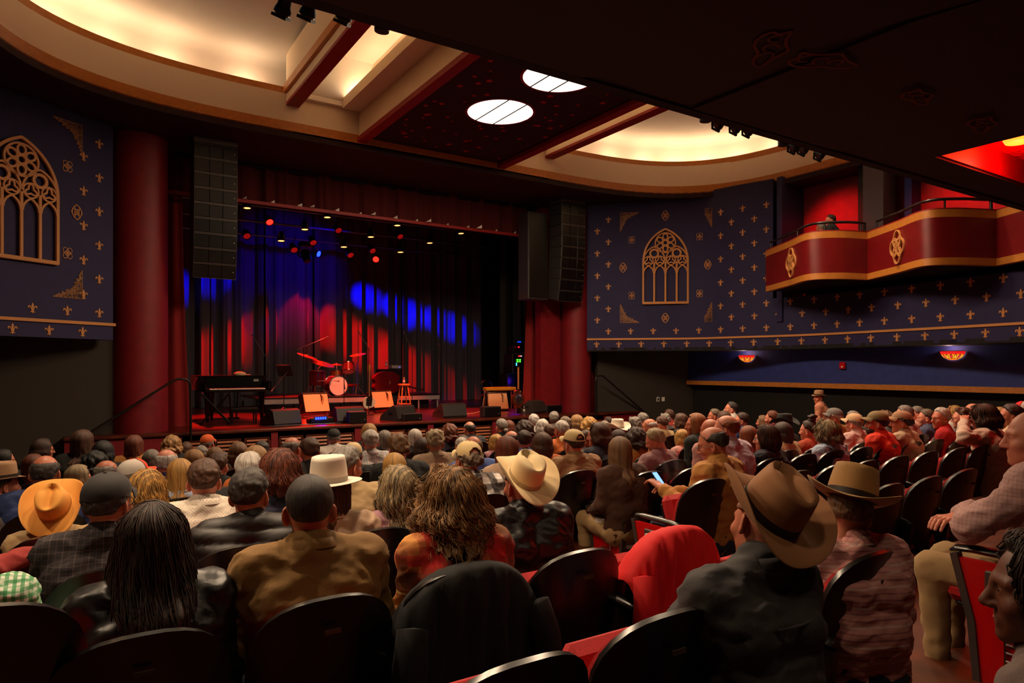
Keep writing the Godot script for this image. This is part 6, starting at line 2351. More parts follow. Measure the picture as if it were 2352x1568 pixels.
	folk(8.17, 3.40, 0.70, 1.043, "bobwave", "brown", "whitejersey", "", 20, 8, "fraise", "person with tawny hair in a white jersey, hand raised to the head", "hero")
	folk(10.55, 4.20, 0.66, 0.967, "long", "blond", "cream", "", 20, 0, "f", "person with straight blond hair right of the white jersey", "")
	folk(8.83, 3.40, 0.70, 1.037, "short", "dkgrey", "cream", "", 30, 0, "m", "dark-haired person between the white jersey and the bald head", "")
	folk(11.31, 4.20, 0.66, 1.008, "short", "grey", "grey", "trucker_red", 28, 0, "m", "person in a white cap with a red peak at the right edge", "")
	folk(3.60, 1.30, 0.97, 1.006, "bald", "dkgrey", "checkpink", "", 27, 0, "mcross", "bald person in a pale checked shirt with folded arms, facing left", "hero")
	folk(1.95, 1.48, 0.79, 0.978, "short", "ginger", "slateshirt", "cowboy_brown", -20, 42, "mlean2", "person in a brown felt cowboy hat and slate shirt with a pale brim underside", "hero")
	folk(2.63, 1.58, 0.79, 0.929, "short", "ltbrown", "stripe_pink", "cowboy_straw", -62, -8, "f", "person in a woven straw western hat and pink striped shirt", "hero")
	folk(1.80, 0.63, 0.84, 0.963, "bob", "dkbrown", "greybrown", "", 24, 0, "f", "person with dark hair in the bottom right corner, very close", "hero skin_dark")
	folk(14.45, 9.34, 4.50, 1.000, "short", "white", "pink", "", -20, 0, "m", "white-haired person seated in the far side box", "")
	folk(13.97, 8.80, 4.50, 1.000, "short", "dkbrown", "suit", "", 50, 0, "m", "dark-haired person in a dark jacket and pale scarf in the far side box", "")
	folk(11.95, 7.77, 0.48, 0.862, "short", "brown", "peach", "fedora_tan", 70, 0, "stand", "person in a peach shirt and brown hat walking along the black right wall", "")
	folk(-0.65, 4.05, 0.67, 0.942, "short", "dkbrown", "red2", "", -10, 0, "mreach", "person in a dark red sleeve reaching a hand past the left picture edge", "near")
# ---------------------------------------------------------------- on and over the stage
func drape(x0: float, x1: float, y0: float, y1: float, d: float, amp: float, folds: float, sd: int, flare := 0.0) -> MB:
	var fn := FastNoiseLite.new()
	fn.seed = sd
	fn.frequency = 0.9
	var n := int((x1 - x0) * 26.0) + 2
	var rows := 8
	var p := PackedVector3Array()
	for j in rows:
		var v := float(j) / (rows - 1)
		for i in n:
			var u := float(i) / (n - 1)
			var x := lerpf(x0, x1, u)
			var w := x * folds + fn.get_noise_1d(x * 1.3) * 4.0
			var z := sin(w) * amp + sin(w * 0.43 + 1.0) * amp * 0.7 + amp * 0.25 * sin(w * 2.7 + v * 0.6)
			p.append(P(x + (1.0 - v) * (1.0 - v) * flare * (u - 0.5), lerpf(y0, y1, v), d + z * (1.15 - 0.3 * v)))
	var mb := MB.new()
	mb.sheet(p, n, rows, 0.012, false, false, 1)
	return mb

func wedge_mesh() -> ArrayMesh:
	if not A.has("wedge"):
		var poly := PackedVector2Array([Vector2(-0.3, 0.0), Vector2(0.27, 0.0), Vector2(0.3, 0.05), Vector2(0.22, 0.33), Vector2(0.12, 0.37), Vector2(-0.26, 0.12)])
		var mb := MB.new()
		mb.prism(poly, 0.7, Transform3D(Basis(Vector3.UP, -PI / 2), Vector3.ZERO))
		A.wedge = mb.mesh()
		mb = MB.new()
		mb.box(Vector3(0, 0.25, -0.075), Vector3(0.62, 0.012, 0.4), Basis(Vector3.RIGHT, -0.58), 0.004)
		A.wedge_grille = mb.mesh()
		mb = MB.new()
		mb.prism(PackedVector2Array([Vector2(-0.07, -0.01), Vector2(0.07, -0.01), Vector2(0.05, 0.05), Vector2(0, 0.065), Vector2(-0.05, 0.05)]), 0.014)
		A.wedge_handle = mb.mesh()
	return A.wedge

func wedge(x: float, d: float, turn: float, label: String) -> void:
	var o := thing("floor_monitor", label, "floor monitor", P(x, 1.15, d), turn, "floor monitors along the stage edge")
	put("cabinet", wedge_mesh(), M.monitor, o)
	put("grille", A.wedge_grille, M.black_satin, o, Transform3D(Basis(), Vector3.ZERO))
	for s in [-1, 1]:
		put("handle", A.wedge_handle, M.black, o, Transform3D(Basis(Vector3.UP, s * PI / 2), Vector3(s * 0.35, 0.16, 0.06)))

func mic_stand(at: Vector3, top: Vector3, label: String, boom := Vector3.ZERO, round_base := true) -> void:
	var o := thing("microphone_stand", label, "microphone stand", at)
	var mb := MB.new()
	var t := top - at
	mb.tube([Vector3(0, 0.02, 0), Vector3(0, t.y, 0)], 0.011, 8)
	put("pole", mb, M.black_satin, o)
	mb = MB.new()
	if round_base:
		mb.lathe([Vector2(0, 0), Vector2(0.14, 0), Vector2(0.14, 0.012), Vector2(0.03, 0.03), Vector2(0, 0.03)], 24)
	else:
		for k in 3:
			var a := TAU * k / 3.0 + 0.4
			mb.tube([Vector3(0, 0.2, 0), Vector3(cos(a) * 0.26, 0.012, sin(a) * 0.26)], 0.009, 6)
	put("base", mb, M.black_satin, o)
	mb = MB.new()
	var e := Vector3(0, t.y, 0)
	mb.tube([e - boom * 0.35, e + boom], 0.008, 7)
	put("boom", mb, M.boom, o)
	mb = MB.new()
	var dir := (boom + Vector3(0, -0.02, 0.1)).normalized()
	mb.tube([e + boom, e + boom + dir * 0.12], [0.011, 0.016], 10)
	mb.ball(e + boom + dir * 0.14, Vector3.ONE * 0.026, 12, 8)
	put("microphone", mb, M.boom, o)

func amp(x: float, y: float, d: float, w: float, turn: float, label: String) -> void:
	var o := thing("guitar_amplifier", label, "amplifier", P(x, y, d), turn, "tilted guitar amplifiers")
	var tilt := Basis(Vector3.RIGHT, -0.32)
	var mb := MB.new()
	mb.box(tilt * Vector3(0, 0.27, -0.12), Vector3(w, 0.54, 0.24), tilt, 0.015)
	put("cabinet", mb, M.black_satin, o)
	mb = MB.new()
	mb.box(tilt * Vector3(0, 0.255, 0.002), Vector3(w - 0.05, 0.47, 0.012), tilt, 0.004)
	put("grille_cloth", mb, M.amp_cloth, o)
	mb = MB.new()
	mb.box(tilt * Vector3(0, 0.51, 0.004), Vector3(w - 0.03, 0.05, 0.012), tilt, 0.003)
	put("control_panel", mb, M.black, o)
	var kn := MB.new()
	kn.cyl(Vector3.ZERO, Vector3(0, 0, 0.014), 0.009, 8)
	var km := kn.mesh()
	for i in 9:
		put("knob", km, M.chrome, o, Transform3D(tilt, tilt * Vector3(-w * 0.38 + i * w * 0.095, 0.51, 0.01)))
	for s in [-1, 1]:
		mb = MB.new()
		mb.tube([tilt * Vector3(s * (w * 0.5 + 0.008), 0.25, -0.1), Vector3(s * (w * 0.5 + 0.008), -(y - 1.15) + 0.01, -0.34), Vector3(s * (w * 0.5 + 0.008), -(y - 1.15) + 0.01, -0.02)], 0.012, 6)
		put("tilt_leg", mb, M.chrome, o)
	mb = MB.new()
	mb.tube([tilt * Vector3(0.14, 0.47, 0.02), tilt * Vector3(0.15, 0.4, 0.05), tilt * Vector3(0.13, 0.3, 0.06)], 0.012, 7)
	mb.tube([tilt * Vector3(0.13, 0.3, 0.06), tilt * Vector3(0.14, 0.2, 0.04), tilt * Vector3(0.19, 0.3, 0.035), tilt * Vector3(0.2, 0.42, 0.02), tilt * Vector3(0.14, 0.47, 0.02)], 0.006, 6)
	put("hanging_microphone", mb, M.black_satin, o)

func lathe_x(prof: Array, at: Vector3, axis: Vector3, segs := 32) -> MB:
	var y := axis.normalized()
	var x := (Vector3.UP if absf(y.y) < 0.9 else Vector3.RIGHT).cross(y).normalized()
	var mb := MB.new()
	mb.lathe(prof, segs, Transform3D(Basis(x, y, x.cross(y)), at))
	return mb

func drum(o: Node3D, called: String, at: Vector3, axis: Vector3, r: float, h: float, shell: Material, head: Material) -> void:
	put(called, lathe_x([Vector2(r * 0.99, -h * 0.5), Vector2(r, -h * 0.5), Vector2(r, h * 0.5), Vector2(r * 0.99, h * 0.5), Vector2(r * 0.99, -h * 0.5)], at, axis), shell, o)
	put("drum_head", lathe_x([Vector2(0.0, -h * 0.48), Vector2(r * 0.985, -h * 0.48), Vector2(r * 0.985, h * 0.48), Vector2(0.0, h * 0.48)], at, axis), head, o)
	for s in [-1, 1]:
		put("hoop", lathe_x([Vector2(r, s * h * 0.5 - 0.012), Vector2(r + 0.012, s * h * 0.5 - 0.012), Vector2(r + 0.012, s * h * 0.5 + 0.012), Vector2(r, s * h * 0.5 + 0.012), Vector2(r, s * h * 0.5 - 0.012)], at, axis), M.chrome, o)
	var y := axis.normalized()
	var x := (Vector3.UP if absf(y.y) < 0.9 else Vector3.RIGHT).cross(y).normalized()
	var z := x.cross(y)
	for k in 8:
		var a := TAU * k / 8.0 + 0.2
		var q := at + (x * cos(a) + z * sin(a)) * (r + 0.012)
		var mb := MB.new()
		mb.cyl(q - y * h * 0.5, q + y * h * 0.5, 0.006, 6)
		put("tension_rod", mb, M.chrome, o)

func cymbal(at: Vector3, foot: Vector3, tilt: Vector3, r: float, label: String) -> void:
	var o := thing("cymbal_stand", label, "cymbal", foot, 0.0, "cymbals round the drum kit")
	var c := at - foot
	put("cymbal", lathe_x([Vector2(0, 0.03), Vector2(0.035, 0.025), Vector2(0.06, 0.008), Vector2(r, -0.016), Vector2(r, -0.019), Vector2(0.06, 0.004), Vector2(0, 0.024)], c, tilt, 40), M.bronze, o)
	var mb := MB.new()
	mb.tube([Vector3(0, 0.25, 0), Vector3(0, c.y - 0.25, 0), c - Vector3(0, 0.02, 0), c + tilt.normalized() * 0.06], 0.012, 8)
	put("pole", mb, M.chrome, o)
	for k in 3:
		var a := TAU * k / 3.0
		mb = MB.new()
		mb.tube([Vector3(0, 0.3, 0), Vector3(cos(a) * 0.24, 0.01, sin(a) * 0.24)], 0.009, 6)
		put("leg", mb, M.chrome, o)

func stage() -> void:
	mat("velvet", Color(0.33, 0.31, 0.34), 0.95)
	mat("red_velvet", Color(0.5, 0.04, 0.05), 0.9)
	mat("red_velvet_dark", Color(0.3, 0.03, 0.03), 0.95)
	mat("monitor", Color(0.17, 0.155, 0.15), 0.6)
	mat("amp_cloth", Color(0.8, 0.66, 0.5), 0.8)
	mat("boom", Color(0.4, 0.37, 0.36), 0.35, 0.6)
	mat("bronze", Color(0.62, 0.4, 0.2), 0.3, 0.9)
	mat("drum_red", Color(0.4, 0.05, 0.05), 0.25)
	mat("drum_skin", Color(0.85, 0.82, 0.78), 0.6)
	mat("piano", Color(0.02, 0.018, 0.018), 0.12)
	mat("ivory", Color(0.88, 0.85, 0.8), 0.4)
	mat("oak", Color(0.66, 0.42, 0.22), 0.5)
	mat("guitar_white", Color(0.86, 0.8, 0.7), 0.3)
	mat("yellow_wood", Color(0.72, 0.5, 0.12), 0.35)
	mat("sunburst", Color(0.32, 0.12, 0.05), 0.3)
	mat("riser_edge", Color(0.62, 0.58, 0.56), 0.6)
	# curtains
	for k in 7:
		var x0 := 2.1 + k * 1.66
		var c := put("backdrop_curtain", drape(x0, x0 + 1.67, 1.16, 8.2, 23.7, 0.13, 10.5 + k % 3, 3 + k), M.velvet)
		tag(c, ["backdrop curtain panel farthest left, behind the piano", "second backdrop curtain panel from the left", "third backdrop curtain panel from the left, left of the drums", "middle backdrop curtain panel behind the drum kit", "fifth backdrop curtain panel from the left, behind the wooden stool", "sixth backdrop curtain panel, under the bright blue beam", "backdrop curtain panel farthest right, at the dark wing"][k], "curtain", "backdrop curtain panels")
	tag(put("stage_curtain", drape(1.62, 2.02, 1.15, 7.2, 16.55, 0.05, 26.0, 2, 0.35), M.red_velvet), "narrow dark red curtain gathered beside the left column", "curtain")
	tag(put("stage_curtain", drape(11.25, 11.72, 1.15, 7.2, 16.6, 0.06, 24.0, 4, 0.4), M.red_velvet), "dark red curtain gathered at the right side of the stage opening", "curtain")
	tag(put("valance_curtain", drape(1.6, 11.9, 6.2, 7.3, 16.3, 0.06, 13.0, 8), M.red_velvet_dark), "dark red pleated valance across the top of the stage", "curtain")
	var mb := slab(1.6, 11.9, 6.14, 6.21, 16.1, 16.16)
	tag(put("valance_bar", mb, M.red_edge), "thin red bar along the lower edge of the valance", "bar")
	var clip := MB.new()
	clip.prism(PackedVector2Array([Vector2(0, 0), Vector2(0.16, 0), Vector2(0.16, 0.09)]), 0.02)
	var cm := clip.mesh()
	var bar := get_node("valance_bar") as Node3D
	for k in 16:
		put("clip", cm, M.drum_skin, bar, Transform3D(Basis(Vector3.UP, 0.5 if k % 3 else -0.6).scaled(Vector3.ONE * (0.55 + 0.5 * float((k * 7) % 5) / 5.0)), P(3.2 + k * 0.5 + 0.1 * (k % 3), 6.21, 16.06)))
	tag(put("wing_curtain", drape(12.2, 13.3, 1.15, 8.0, 19.6, 0.06, 12.0, 6), M.black), "black curtain in the right wing", "curtain")
	rig()
	# grand piano, keyboard towards the house
	var o := thing("grand_piano", "black grand piano with white keys on the left of the stage", "piano", P(3.3, 1.15, 17.3))
	var poly := PackedVector2Array()
	for q in [Vector2(-0.76, 0.0), Vector2(-0.76, 1.5), Vector2(-0.6, 1.72), Vector2(-0.3, 1.78), Vector2(0.0, 1.66), Vector2(0.2, 1.35), Vector2(0.42, 1.0), Vector2(0.66, 0.8), Vector2(0.76, 0.55), Vector2(0.76, 0.0)]:
		poly.append(q)
	var flat := Transform3D(Basis(Vector3(1, 0, 0), Vector3(0, 0, -1), Vector3(0, 1, 0)), Vector3.ZERO)
	mb = MB.new()
	mb.prism(poly, 0.34, flat.translated(Vector3(0, 0.9, -0.28)))
	put("case", mb, M.piano, o)
	mb = MB.new()
	var lid := PackedVector2Array()
	for q in poly:
		lid.append(q * 1.02)
	mb.prism(lid, 0.022, flat.translated(Vector3(0, 1.085, -0.28)))
	put("lid", mb, M.piano, o)
	mb = MB.new()
	mb.box(Vector3(0, 0.74, -0.02), Vector3(1.5, 0.05, 0.58), Basis(), 0.01)
	put("key_bed", mb, M.piano, o)
	mb = MB.new()
	mb.box(Vector3(0, 0.93, -0.22), Vector3(1.3, 0.25, 0.03), Basis(Vector3.RIGHT, -0.12), 0.008)
	put("fall_board", mb, M.piano, o)
	for s in [-1, 1]:
		mb = MB.new()
		mb.box(Vector3(s * 0.71, 0.86, -0.02), Vector3(0.1, 0.22, 0.58), Basis(), 0.03)
		put("cheek", mb, M.piano, o)
	var key := MB.new()
	key.box(Vector3.ZERO, Vector3(0.0225, 0.025, 0.15), Basis(), 0.002)
	var km := key.mesh()
	for k in 52:
		put("white_key", km, M.ivory, o, Transform3D(Basis(), Vector3(-0.61 + k * 0.0239, 0.785, 0.16)))
	key = MB.new()
	key.box(Vector3.ZERO, Vector3(0.012, 0.02, 0.09), Basis(), 0.002)
	km = key.mesh()
	for k in 51:
		if not (k + 5) % 7 in [2, 6]:
			put("black_key", km, M.black, o, Transform3D(Basis(), Vector3(-0.598 + k * 0.0239, 0.803, 0.125)))
	for q in [Vector3(-0.62, 0, -0.12), Vector3(0.62, 0, -0.12), Vector3(-0.3, 0, -1.55)]:
		mb = MB.new()
		mb.lathe([Vector2(0, 0.0), Vector2(0.03, 0.0), Vector2(0.045, 0.08), Vector2(0.05, 0.3), Vector2(0.075, 0.6), Vector2(0.08, 0.74), Vector2(0, 0.74)], 8, Transform3D(Basis(), q))
		put("leg", mb, M.piano, o)
	mb = MB.new()
	mb.tube([Vector3(-0.06, 0.06, -0.3), Vector3(-0.1, 0.74, -0.3)], 0.018, 8)
	put("lyre_rod", mb, M.piano, o)
	mb = MB.new()
	mb.tube([Vector3(0.06, 0.06, -0.3), Vector3(0.1, 0.74, -0.3)], 0.018, 8)
	put("lyre_rod", mb, M.piano, o)
	mb = MB.new()
	mb.box(Vector3(0, 0.06, -0.28), Vector3(0.24, 0.05, 0.14), Basis(), 0.01)
	put("pedal_box", mb, M.piano, o)
	mb = MB.new()
	mb.box(Vector3(0.5, 0.98, -0.2), Vector3(0.12, 0.06, 0.01), Basis(Vector3.RIGHT, -0.12), 0.002)
	put("maker_plate", mb, M.boom, o)
	var hat_o := thing("soft_cap", "crumpled reddish cap lying on the piano lid", "cap", P(3.5, 2.25, 17.9))
	mb = MB.new()
	mb.ball(Vector3(0, 0.03, 0), Vector3(0.15, 0.065, 0.12), 16, 8)
	put("crown", mb, M.amp_cloth, hat_o)
	mb = MB.new()
	mb.ball(Vector3(0.14, 0.012, 0.02), Vector3(0.13, 0.012, 0.09), 14, 6)
	put("peak", mb, M.amp_cloth, hat_o)
	# keyboard stand and bench near the piano
	o = thing("keyboard_stand", "black crossed keyboard stand leaning in front of the piano", "stand", P(2.75, 1.15, 16.75), -0.3)
	for s in [-1, 1]:
		mb = MB.new()
		mb.box(Vector3(0, 0.36, 0.03 * s), Vector3(0.05, 0.88, 0.03), Basis(Vector3.BACK, s * 0.72), 0.006)
		put("leg", mb, M.black_satin, o)
		mb = MB.new()
		mb.box(Vector3(s * 0.29, 0.03, 0.0), Vector3(0.06, 0.05, 0.4), Basis(), 0.012)
		put("foot", mb, M.black_satin, o)
	o = thing("piano_bench", "low black piano bench in front of the keys", "bench", P(3.35, 1.15, 16.75))
	mb = MB.new()
	mb.box(Vector3(0, 0.33, 0), Vector3(0.62, 0.07, 0.32), Basis(), 0.02)
	put("seat", mb, M.black_satin, o)
	for q in [Vector3(-0.26, 0, -0.12), Vector3(0.26, 0, -0.12), Vector3(-0.26, 0, 0.12), Vector3(0.26, 0, 0.12)]:
		mb = MB.new()
		mb.cyl(q, q + Vector3(0, 0.3, 0), 0.02, 8)
		put("leg", mb, M.black_satin, o)
	# risers
	for r in [[4.35, 7.55, 19.55, 22.2, 1.6, "low drum riser with a pale front edge behind the amplifiers"], [8.55, 10.0, 19.8, 21.6, 1.6, "low riser with a pale edge right of the wooden stool"]]:
		o = thing("stage_riser", r[5], "riser", P(0, 0, 0))
		put("deck", slab(r[0], r[1], r[4] - 0.05, r[4], r[2], r[3]), M.black_satin, o)
		put("edge", slab(r[0], r[1], r[4] - 0.18, r[4] - 0.05, r[2], r[2] + 0.04), M.riser_edge, o)
		put("side_edge", slab(r[1] - 0.04, r[1], r[4] - 0.18, r[4] - 0.05, r[2] + 0.04, r[3]), M.riser_edge, o)
		for x in [r[0] + 0.06, (r[0] + r[1]) * 0.5, r[1] - 0.06]:
			for d in [r[2] + 0.08, r[3] - 0.08]:
				mb = MB.new()
				mb.cyl(P(x, 1.15, d), P(x, r[4] - 0.18, d), 0.028, 10)
				put("leg", mb, M.riser_edge, o)
	amp(5.42, 1.27, 17.8, 0.74, 0.2, "tilted guitar amplifier lit orange, left of the bass drum")
	amp(7.6, 1.27, 18.6, 0.74, 0.25, "tilted guitar amplifier lit orange, right of the electric guitar")
	# drums
	o = thing("drum_kit", "dark red drum kit with a white bass drum head on the riser", "drum kit", P(6.65, 1.6, 20.15))
	drum(o, "bass_drum", Vector3(0, 0.3, 0.05), Vector3(0.12, 0, 1), 0.29, 0.4, M.drum_red, M.drum_skin)
	drum(o, "floor_tom", Vector3(-0.55, 0.52, 0.05), Vector3(0.02, 1, 0.02), 0.22, 0.44, M.drum_red, M.drum_skin)
	drum(o, "hanging_tom", Vector3(0.36, 0.83, 0.15), Vector3(0.1, 1, -0.45), 0.17, 0.25, M.drum_red, M.drum_skin)
	drum(o, "snare_drum", Vector3(0.12, 0.66, -0.25), Vector3(0, 1, -0.1), 0.18, 0.14, M.bronze, M.drum_skin)
	mb = MB.new()
	mb.tube([Vector3(0.3, 0.55, 0.0), Vector3(0.34, 0.75, 0.05)], 0.014, 8)
	put("tom_mount", mb, M.chrome, o)
	for q in [Vector3(-0.75, 0, 0.1), Vector3(-0.36, 0, 0.15), Vector3(-0.55, 0, -0.2)]:
		mb = MB.new()
		mb.cyl(q, q + Vector3(0, 0.55, 0), 0.009, 6)
		put("tom_leg", mb, M.chrome, o)
	mb = MB.new()
	mb.tube([Vector3(0.12, 0.02, -0.25), Vector3(0.12, 0.58, -0.25)], 0.012, 8)
	put("snare_stand", mb, M.chrome, o)
	cymbal(P(5.75, 2.78, 19.9), P(5.8, 1.6, 19.95), Vector3(0.28, 1, 0.22), 0.3, "reddish cymbal at the far left of the drum kit")
	cymbal(P(6.16, 2.57, 19.8), P(6.16, 1.6, 20.5), Vector3(0.2, 1, 0.28), 0.36, "large reddish cymbal over the floor tom")
	cymbal(P(7.27, 2.84, 19.9), P(7.3, 1.6, 20.05), Vector3(-0.22, 1, 0.1), 0.25, "tilted cymbal at the right of the drum kit")
	cymbal(P(6.85, 2.54, 20.6), P(6.9, 1.6, 20.7), Vector3(0, 1, 0.1), 0.2, "flat hi-hat cymbal behind the drums")
	o = thing("drum_throne", "low reddish drum seat on a chrome pole right of the bass drum", "stool", P(7.35, 1.6, 20.5))
	put("seat", lathe_x([Vector2(0, 0.25), Vector2(0.17, 0.25), Vector2(0.18, 0.28), Vector2(0.16, 0.32), Vector2(0, 0.32)], Vector3.ZERO, Vector3.UP), M.drum_red, o)
	mb = MB.new()
	mb.cyl(Vector3.ZERO, Vector3(0, 0.25, 0), 0.02, 8)
	put("pole", mb, M.chrome, o)
	# guitar on its stand
	o = thing("electric_guitar", "electric guitar with a pale body standing upright between the amplifiers", "guitar", P(6.95, 1.28, 18.15))
	var body := PackedVector2Array()
	for i in 40:
		var a := TAU * i / 40.0
		var r := 0.16 + 0.035 * cos(2.0 * a) * signf(1) - 0.02 * sin(a) + 0.012 * cos(3.0 * a)
		body.append(Vector2(cos(a) * r * 0.95, sin(a) * r * 1.2 + 0.2))
	mb = MB.new()
	mb.prism(body, 0.045)
	put("body", mb, M.guitar_white, o)
	mb = MB.new()
	mb.prism(PackedVector2Array([Vector2(-0.09, 0.1), Vector2(0.07, 0.08), Vector2(0.1, 0.3), Vector2(0.0, 0.36), Vector2(-0.08, 0.3)]), 0.006, Transform3D(Basis(), Vector3(0, 0, 0.026)))
	put("pick_guard", mb, M.black_satin, o)
	mb = MB.new()
	mb.box(Vector3(0, 0.7, 0.01), Vector3(0.052, 0.72, 0.025), Basis(), 0.008)
	put("neck", mb, M.oak, o)
	mb = MB.new()
	mb.prism(PackedVector2Array([Vector2(-0.03, 1.05), Vector2(0.03, 1.05), Vector2(0.05, 1.2), Vector2(0.01, 1.26), Vector2(-0.03, 1.2)]), 0.018)
	put("head_stock", mb, M.yellow_wood, o)
	for k in 3:
		mb = MB.new()
		mb.box(Vector3(-0.01, 0.14 + k * 0.07, 0.032), Vector3(0.08, 0.02, 0.012), Basis(), 0.003)
		put("pickup", mb, M.chrome, o)
	o = thing("guitar_stand", "small black guitar stand holding the pale electric guitar", "stand", P(6.95, 1.15, 18.25))
	for s in [-1, 1]:
		mb = MB.new()
		mb.tube([Vector3(0, 0.45, -0.02), Vector3(s * 0.14, 0.12, 0.05), Vector3(s * 0.2, 0.01, 0.16)], 0.01, 6)
		put("leg", mb, M.black_satin, o)
	mb = MB.new()
	mb.tube([Vector3(0, 0.45, -0.02), Vector3(0, 0.01, -0.22)], 0.01, 6)
	put("rear_leg", mb, M.black_satin, o)
	# stool and bottle
	o = thing("wooden_stool", "tall wooden stool with a water bottle on it", "stool", P(8.25, 1.15, 18.7))
	put("seat", lathe_x([Vector2(0, 0.76), Vector2(0.17, 0.76), Vector2(0.18, 0.785), Vector2(0.17, 0.81), Vector2(0, 0.8)], Vector3.ZERO, Vector3.UP), M.oak, o)
	for k in 4:
		var a := TAU * (k + 0.5) / 4.0
		mb = MB.new()
		mb.tube([Vector3(cos(a) * 0.11, 0.77, sin(a) * 0.11), Vector3(cos(a) * 0.24, 0.0, sin(a) * 0.24)], [0.02, 0.016], 8)
		put("leg", mb, M.oak, o)
		for y in [0.22, 0.42]:
			var r: float = lerpf(0.24, 0.11, y / 0.77)
			var b := TAU * (k + 1.5) / 4.0
			mb = MB.new()
			mb.tube([Vector3(cos(a) * r, y, sin(a) * r), Vector3(cos(b) * r, y, sin(b) * r)], 0.01, 6)
			put("rung", mb, M.oak, o)
	bottle(P(8.25, 1.955, 18.7), "clear water bottle on the wooden stool")
	bottle(P(8.62, 2.46, 20.95), "clear water bottle on the amplifier head right of the drums")
	bottle(P(10.72, 1.15, 16.0), "clear water bottle on the floor beside the resonator guitar")
	# upright bass lying on its side
	o = thing("double_bass", "dark red double bass lying on its side behind the stool", "double bass", P(8.35, 1.62, 20.4), 0.15)
	var bp := PackedVector2Array()
	for i in 48:
		var a := TAU * i / 48.0
		var r := 0.36 * (1.0 - 0.24 * exp(-pow(sin(a) * 2.6, 2.0)) + 0.06 * cos(a))
		bp.append(Vector2(cos(a) * 0.55 * r / 0.36, sin(a) * r + 0.34))
	mb = MB.new()
	mb.prism(bp, 0.2)
	put("body", mb, M.drum_red, o)
	mb = MB.new()
	mb.tube([Vector3(0.45, 0.3, 0.06), Vector3(1.25, 0.1, 0.1)], [0.035, 0.024], 8)
	put("neck", mb, M.sunburst, o)
	mb = MB.new()
	mb.tube([Vector3(1.25, 0.1, 0.1), Vector3(1.36, 0.08, 0.1), Vector3(1.4, 0.12, 0.1), Vector3(1.36, 0.15, 0.1)], 0.026, 8)
	put("scroll", mb, M.sunburst, o)
	mb = MB.new()
	mb.box(Vector3(0.1, 0.34, 0.12), Vector3(0.02, 0.12, 0.06), Basis(), 0.004)
	put("bridge", mb, M.oak, o)
	o = thing("bass_amplifier", "black bass amplifier stack with a pale head behind the double bass", "amplifier", P(8.75, 1.6, 21.05))
	mb = MB.new()
	mb.box(Vector3(0, 0.4, 0), Vector3(0.75, 0.78, 0.4), Basis(), 0.015)
	put("cabinet", mb, M.black_satin, o)
	mb = MB.new()
	mb.box(Vector3(0.2, 0.86, 0.05), Vector3(0.34, 0.1, 0.26), Basis(), 0.01)
	put("head", mb, M.riser_edge, o)
	mb = MB.new()
	mb.ball(Vector3(0.3, 0.85, 0.19), Vector3(0.012, 0.012, 0.006), 8, 6)
	put("indicator_light", mb, glow("blue_led", Color(0.15, 0.25, 1.0), 6.0), o)
	# monitors and boxes along the front
	wedge(3.95, 15.75, 0.35, "slanted black floor monitor in front of the piano bench")
	wedge(5.5, 15.85, 0.1, "slanted black floor monitor in front of the left amplifier")
	wedge(6.8, 15.75, 0.45, "slanted black floor monitor in front of the electric guitar")
	wedge(8.28, 15.85, 0.05, "slanted black floor monitor at centre right, under the tall microphone")
	wedge(11.05, 16.1, 0.4, "slanted black floor monitor at the right end of the stage edge")
	wedge(9.45, 20.5, 0.0, "slanted black monitor on the right riser")
	for b in [[5.58, 15.35, 0.42, 0.27, "small upright black speaker at the edge before the left amplifier"], [6.98, 15.4, 0.5, 0.17, "low black box beside the floor monitor at centre"], [9.25, 15.4, 0.52, 0.27, "small upright black speaker at the edge before the pedal steel"], [11.9, 16.05, 0.9, 0.2, "long low black speaker at the foot of the right column"]]:
		o = thing("edge_speaker", b[4], "speaker", P(b[0], 1.15, b[1]), 0.0)
		mb = MB.new()
		mb.box(Vector3(0, b[3] * 0.5, 0), Vector3(b[2], b[3], 0.24), Basis(), 0.012)
		put("cabinet", mb, M.monitor, o)
		mb = MB.new()
		mb.box(Vector3(0, b[3] * 0.5, 0.125), Vector3(b[2] * 0.94, b[3] * 0.88, 0.01), Basis(), 0.003)
		put("grille", mb, M.black_satin, o)
		mb = MB.new()
		mb.box(Vector3(b[2] * 0.35, b[3] * 0.3, 0.132), Vector3(0.02, 0.02, 0.004), Basis(), 0.001)
		put("badge", mb, M.riser_edge, o)
	o = thing("pedal_display", "black floor unit with a glowing blue display at the stage edge", "display", P(4.82, 1.15, 15.65), 0.1)
	mb = MB.new()
	mb.box(Vector3(0, 0.07, 0), Vector3(0.6, 0.14, 0.24), Basis(), 0.03)
	put("housing", mb, M.black_satin, o)
	mb = MB.new()
	mb.box(Vector3(-0.03, 0.13, 0.11), Vector3(0.34, 0.085, 0.012), Basis(Vector3.RIGHT, -0.3), 0.004)
	put("display_panel", mb, M.black, o)
	var seg := glow("display_glow", Color(0.05, 0.2, 1.0), 7.0)
	for k in 5:
		mb = MB.new()
		mb.box(Vector3(-0.15 + k * 0.055, 0.13, 0.12), Vector3(0.035, 0.055, 0.008), Basis(Vector3.RIGHT, -0.3), 0.002)
		put("display_digit", mb, seg, o)
	omni("display_light", P(4.8, 1.32, 15.4), Color(0.1, 0.15, 1.0), 0.05, 0.1)
	# microphones
	mic_stand(P(5.47, 1.15, 19.3), P(5.47, 3.02, 19.3), "boom microphone over the drums, lit orange", Vector3(0.55, 0.24, 0.0))
	mic_stand(P(6.77, 1.15, 17.7), P(6.77, 2.98, 17.7), "tall black microphone stand in front of the electric guitar", Vector3(-0.22, 0.32, 0.0))
